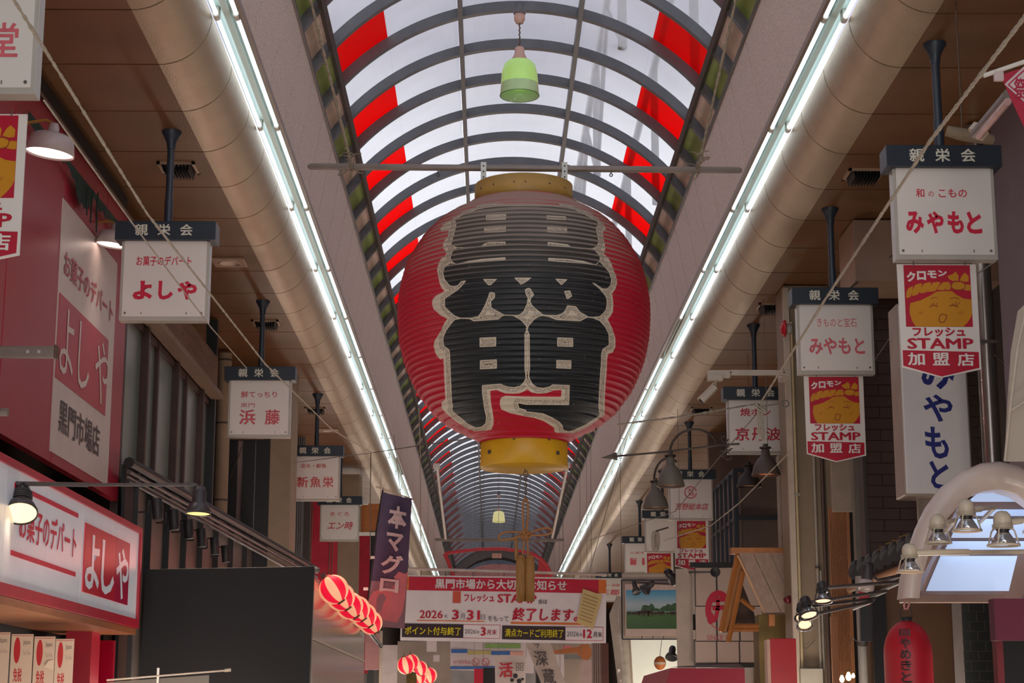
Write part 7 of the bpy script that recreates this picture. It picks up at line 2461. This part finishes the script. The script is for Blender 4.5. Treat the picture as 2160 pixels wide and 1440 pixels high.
slab_px('small_square_sign', 'small red lettered far sign right of the fish shaped sign', 'sign', 1188, 1362, 1206, 1368, 41, red_fade, 0.05)
o = P(868, 1428, 34)
t = thing('straw_sack', 'olive straw sack hanging below the small striped lantern cluster', 'sack', tuple(o))
MB().lathe([(0.001, 0.1), (0.08, 0.09), (0.10, 0.0), (0.11, -0.25), (0.10, -0.4), (0.001, -0.42)], 14).build('sack', M('olive_straw', (112, 92, 48), rough=0.9, var=0.3, scale=12), t)
slab_px('stall_post', 'pale vertical post below the lower end of the navy flag', 'post', 800, 1330, 806, 1440, 27, pale_wall, 0.05)

for ob in list(SC.objects):
    if ob.parent or 'category' not in ob: continue
    n_ = ob.name.split('.')[0]
    if n_ in ('street_banner', 'white_flag', 'slanting_banner', 'hanging_cloth', 'wooden_signboard', 'junction_box', 'small_square_sign', 'white_banner_small', 'fish_shaped_sign', 'red_arch_decoration', 'far_lantern_bar', 'meadow_picture') or (n_ == 'bell_lamp' and ob.location.x > 2.8) or (n_ == 'striped_paper_lantern' and ob.location.y > 30):
        bpy.context.view_layer.update()
        pts = []
        for ch in ob.children:
            pts += [ob.matrix_world @ ch.matrix_local @ Vector(v) for v in ch.bound_box]
        zt = max(p.z for p in pts)
        x0, x1 = min(p.x for p in pts), max(p.x for p in pts)
        yy = sum(p.y for p in pts) / len(pts)
        tops = [v for ch in ob.children for v in (ob.matrix_world @ ch.matrix_local @ w_.co for w_ in ch.data.vertices)]
        if n_ in ('bell_lamp', 'striped_paper_lantern', 'junction_box', 'small_square_sign', 'fish_shaped_sign'):
            best = [max(tops, key=lambda v: v.z)]
        else:
            lo, hi = x0 + 0.2 * (x1 - x0), x1 - 0.2 * (x1 - x0)
            best = [max((v for v in tops if v.x <= lo), key=lambda v: v.z), max((v for v in tops if v.x >= hi), key=lambda v: v.z)]
        wires(ob, [v - Vector((0, 0, 0.01)) for v in best])

# ================================================================== ropes, strings and wires
def rope(name, label, pts, r, mat, fz=0.5, n=70, sag=0.0, seed=3, cat='rope'):
    """pts: (px, py, depth) knots of a taut rope"""
    W3 = [P(*p) for p in pts]
    o = W3[0]
    out = []
    for i in range(len(W3) - 1):
        out += [p - o for p in lerp_pts(W3[i], W3[i + 1], n, sag)][(1 if i else 0):]
    t = thing(name, label, cat, tuple(o))
    pp2, rs = fuzzy(out, r, amp=fz, seed=seed)
    MB().tube(pp2, rs, 6).build('cord', mat, t)
    return t, o


rope('rope', 'long frayed rope from the upper left corner to the beam near the navy flag', [(20, -15, 6.2), (310, 450, 9.2), (560, 768, 13.5), (700, 905, 18.5), (784, 955, 24)], 0.0058, rope_w, 0.8, 90)
rope('rope', 'second rope running below the long frayed one at the upper left', [(93, 212, 7.0), (275, 465, 9.5), (445, 690, 13.2), (520, 776, 16.0)], 0.0042, rope_w, 0.4, 40)
rope('string', 'thin string from the left rope end to the lantern bottom ring', [(620, 976, 17.0), (740, 960, 20.0), (784, 955, 24.0), (880, 940, 22), (1010, 922, 13)], 0.005, wire_m, 0.3, 20, cat='string')
rope('string', 'thin string hanging straight down from the long rope end beside the navy flag', [(782, 955, 24), (781, 1060, 24), (781, 1180, 24)], 0.006, wire_m, 0.3, 16, cat='string')
rope('rope', 'thick twisted rope from the upper right corner to the knot before the third right sign', [(2185, 5, 6.4), (1960, 300, 8.6), (1735, 640, 12.4), (1607, 845, 17.0)], 0.0085, rope_w, 0.5, 80, seed=9)
rope('string', 'frosted looking string from the rope knot to the giant lantern', [(1592, 852, 17.0), (1440, 878, 15.2), (1300, 895, 13)], 0.0065, rope_w, 1.2, 40, seed=12, cat='string')
rope('string', 'thin line from the rope knot down to the lower left bell lamp', [(1605, 862, 17.0), (1500, 985, 19.5), (1425, 1078, 23), (1240, 1140, 30)], 0.0045, wire_m, 0.3, 20, cat='string')
rope('string', 'thin line from the conduit pillar down to the crest sign', [(1664, 955, 17.4), (1560, 1060, 19.5), (1500, 1108, 22), (1400, 1140, 25)], 0.0055, rope_w, 0.5, 24, cat='string')
rope('string', 'thin wire between the largest right sign and the conduit pillar', [(2100, 550, 12.2), (1880, 708, 14.6), (1823, 792, 16)], 0.0045, wire_m, 0.3, 20, cat='wire')
rope('string', 'vertical thin string hanging under the vault left of the giant lantern', [(883, 860, 20), (886, 930, 20), (888, 1180, 26)], 0.005, rope_w, 0.3, 20, cat='string')
o = P(1604, 858, 17.0)
t = thing('rope_knot', 'pale rope knot with hanging loops in front of the third right sign', 'knot', tuple(o))
rn = random.Random(4)
for k in range(7):
    a0 = rn.random() * 6
    pts = [(0.045 * math.cos(x + a0) * (0.8 + 0.3 * math.sin(k)), 0.04 * math.sin(x * 1.0 + k), 0.045 * math.sin(x + a0 * 0.5)) for x in np.linspace(0, 2 * math.pi, 17)]
    MB().tube(pts, 0.0085, 6, cap=False).build('knot_loop', rope_w, t)
for k, x in enumerate((-0.022, -0.008, 0.008, 0.02)):
    MB().tube([(x, 0, -0.04), (x * 1.4, 0.01, -0.15), (x * 1.2, 0, -0.27 - 0.012 * k), (x * 0.4, 0, -0.31)], 0.0085, 6).build('hanging_end', rope_w, t)
MB().tube([(0.03, 0, 0.01), P(1640, 852, 17.3) - o, P(1656, 850, 17.4) - o], 0.008, 6).build('tie_rope', rope_w, t)
MB().tube([P(1656 + 8 * math.cos(a), 851 + 7 * math.sin(a), 17.4) - o for a in np.linspace(0, 2 * math.pi, 15)], 0.007, 6, cap=False).build('ring', grey_m, t)
o = P(1383, 1120, 27)
t = thing('rope_bundle', 'small looped white string bundle before the blank looking sign', 'string', tuple(o))
for k, (dx, w2, h2) in enumerate(((0, 0.05, 0.32), (0.03, 0.04, 0.28), (-0.03, 0.045, 0.30))):
    MB().tube([(dx + w2 * math.sin(x) * 0.6, 0.01 * k, -h2 / 2 + h2 / 2 * math.cos(x)) for x in np.linspace(0, 2 * math.pi, 19)], 0.011, 6, cap=False).build('loop', rope_w, t)
MB().tube([(0, 0, 0), P(1410, 1112, 27) - o, P(1285, 1122, 30) - o][:2], 0.014, 6).build('peg', iron, t)
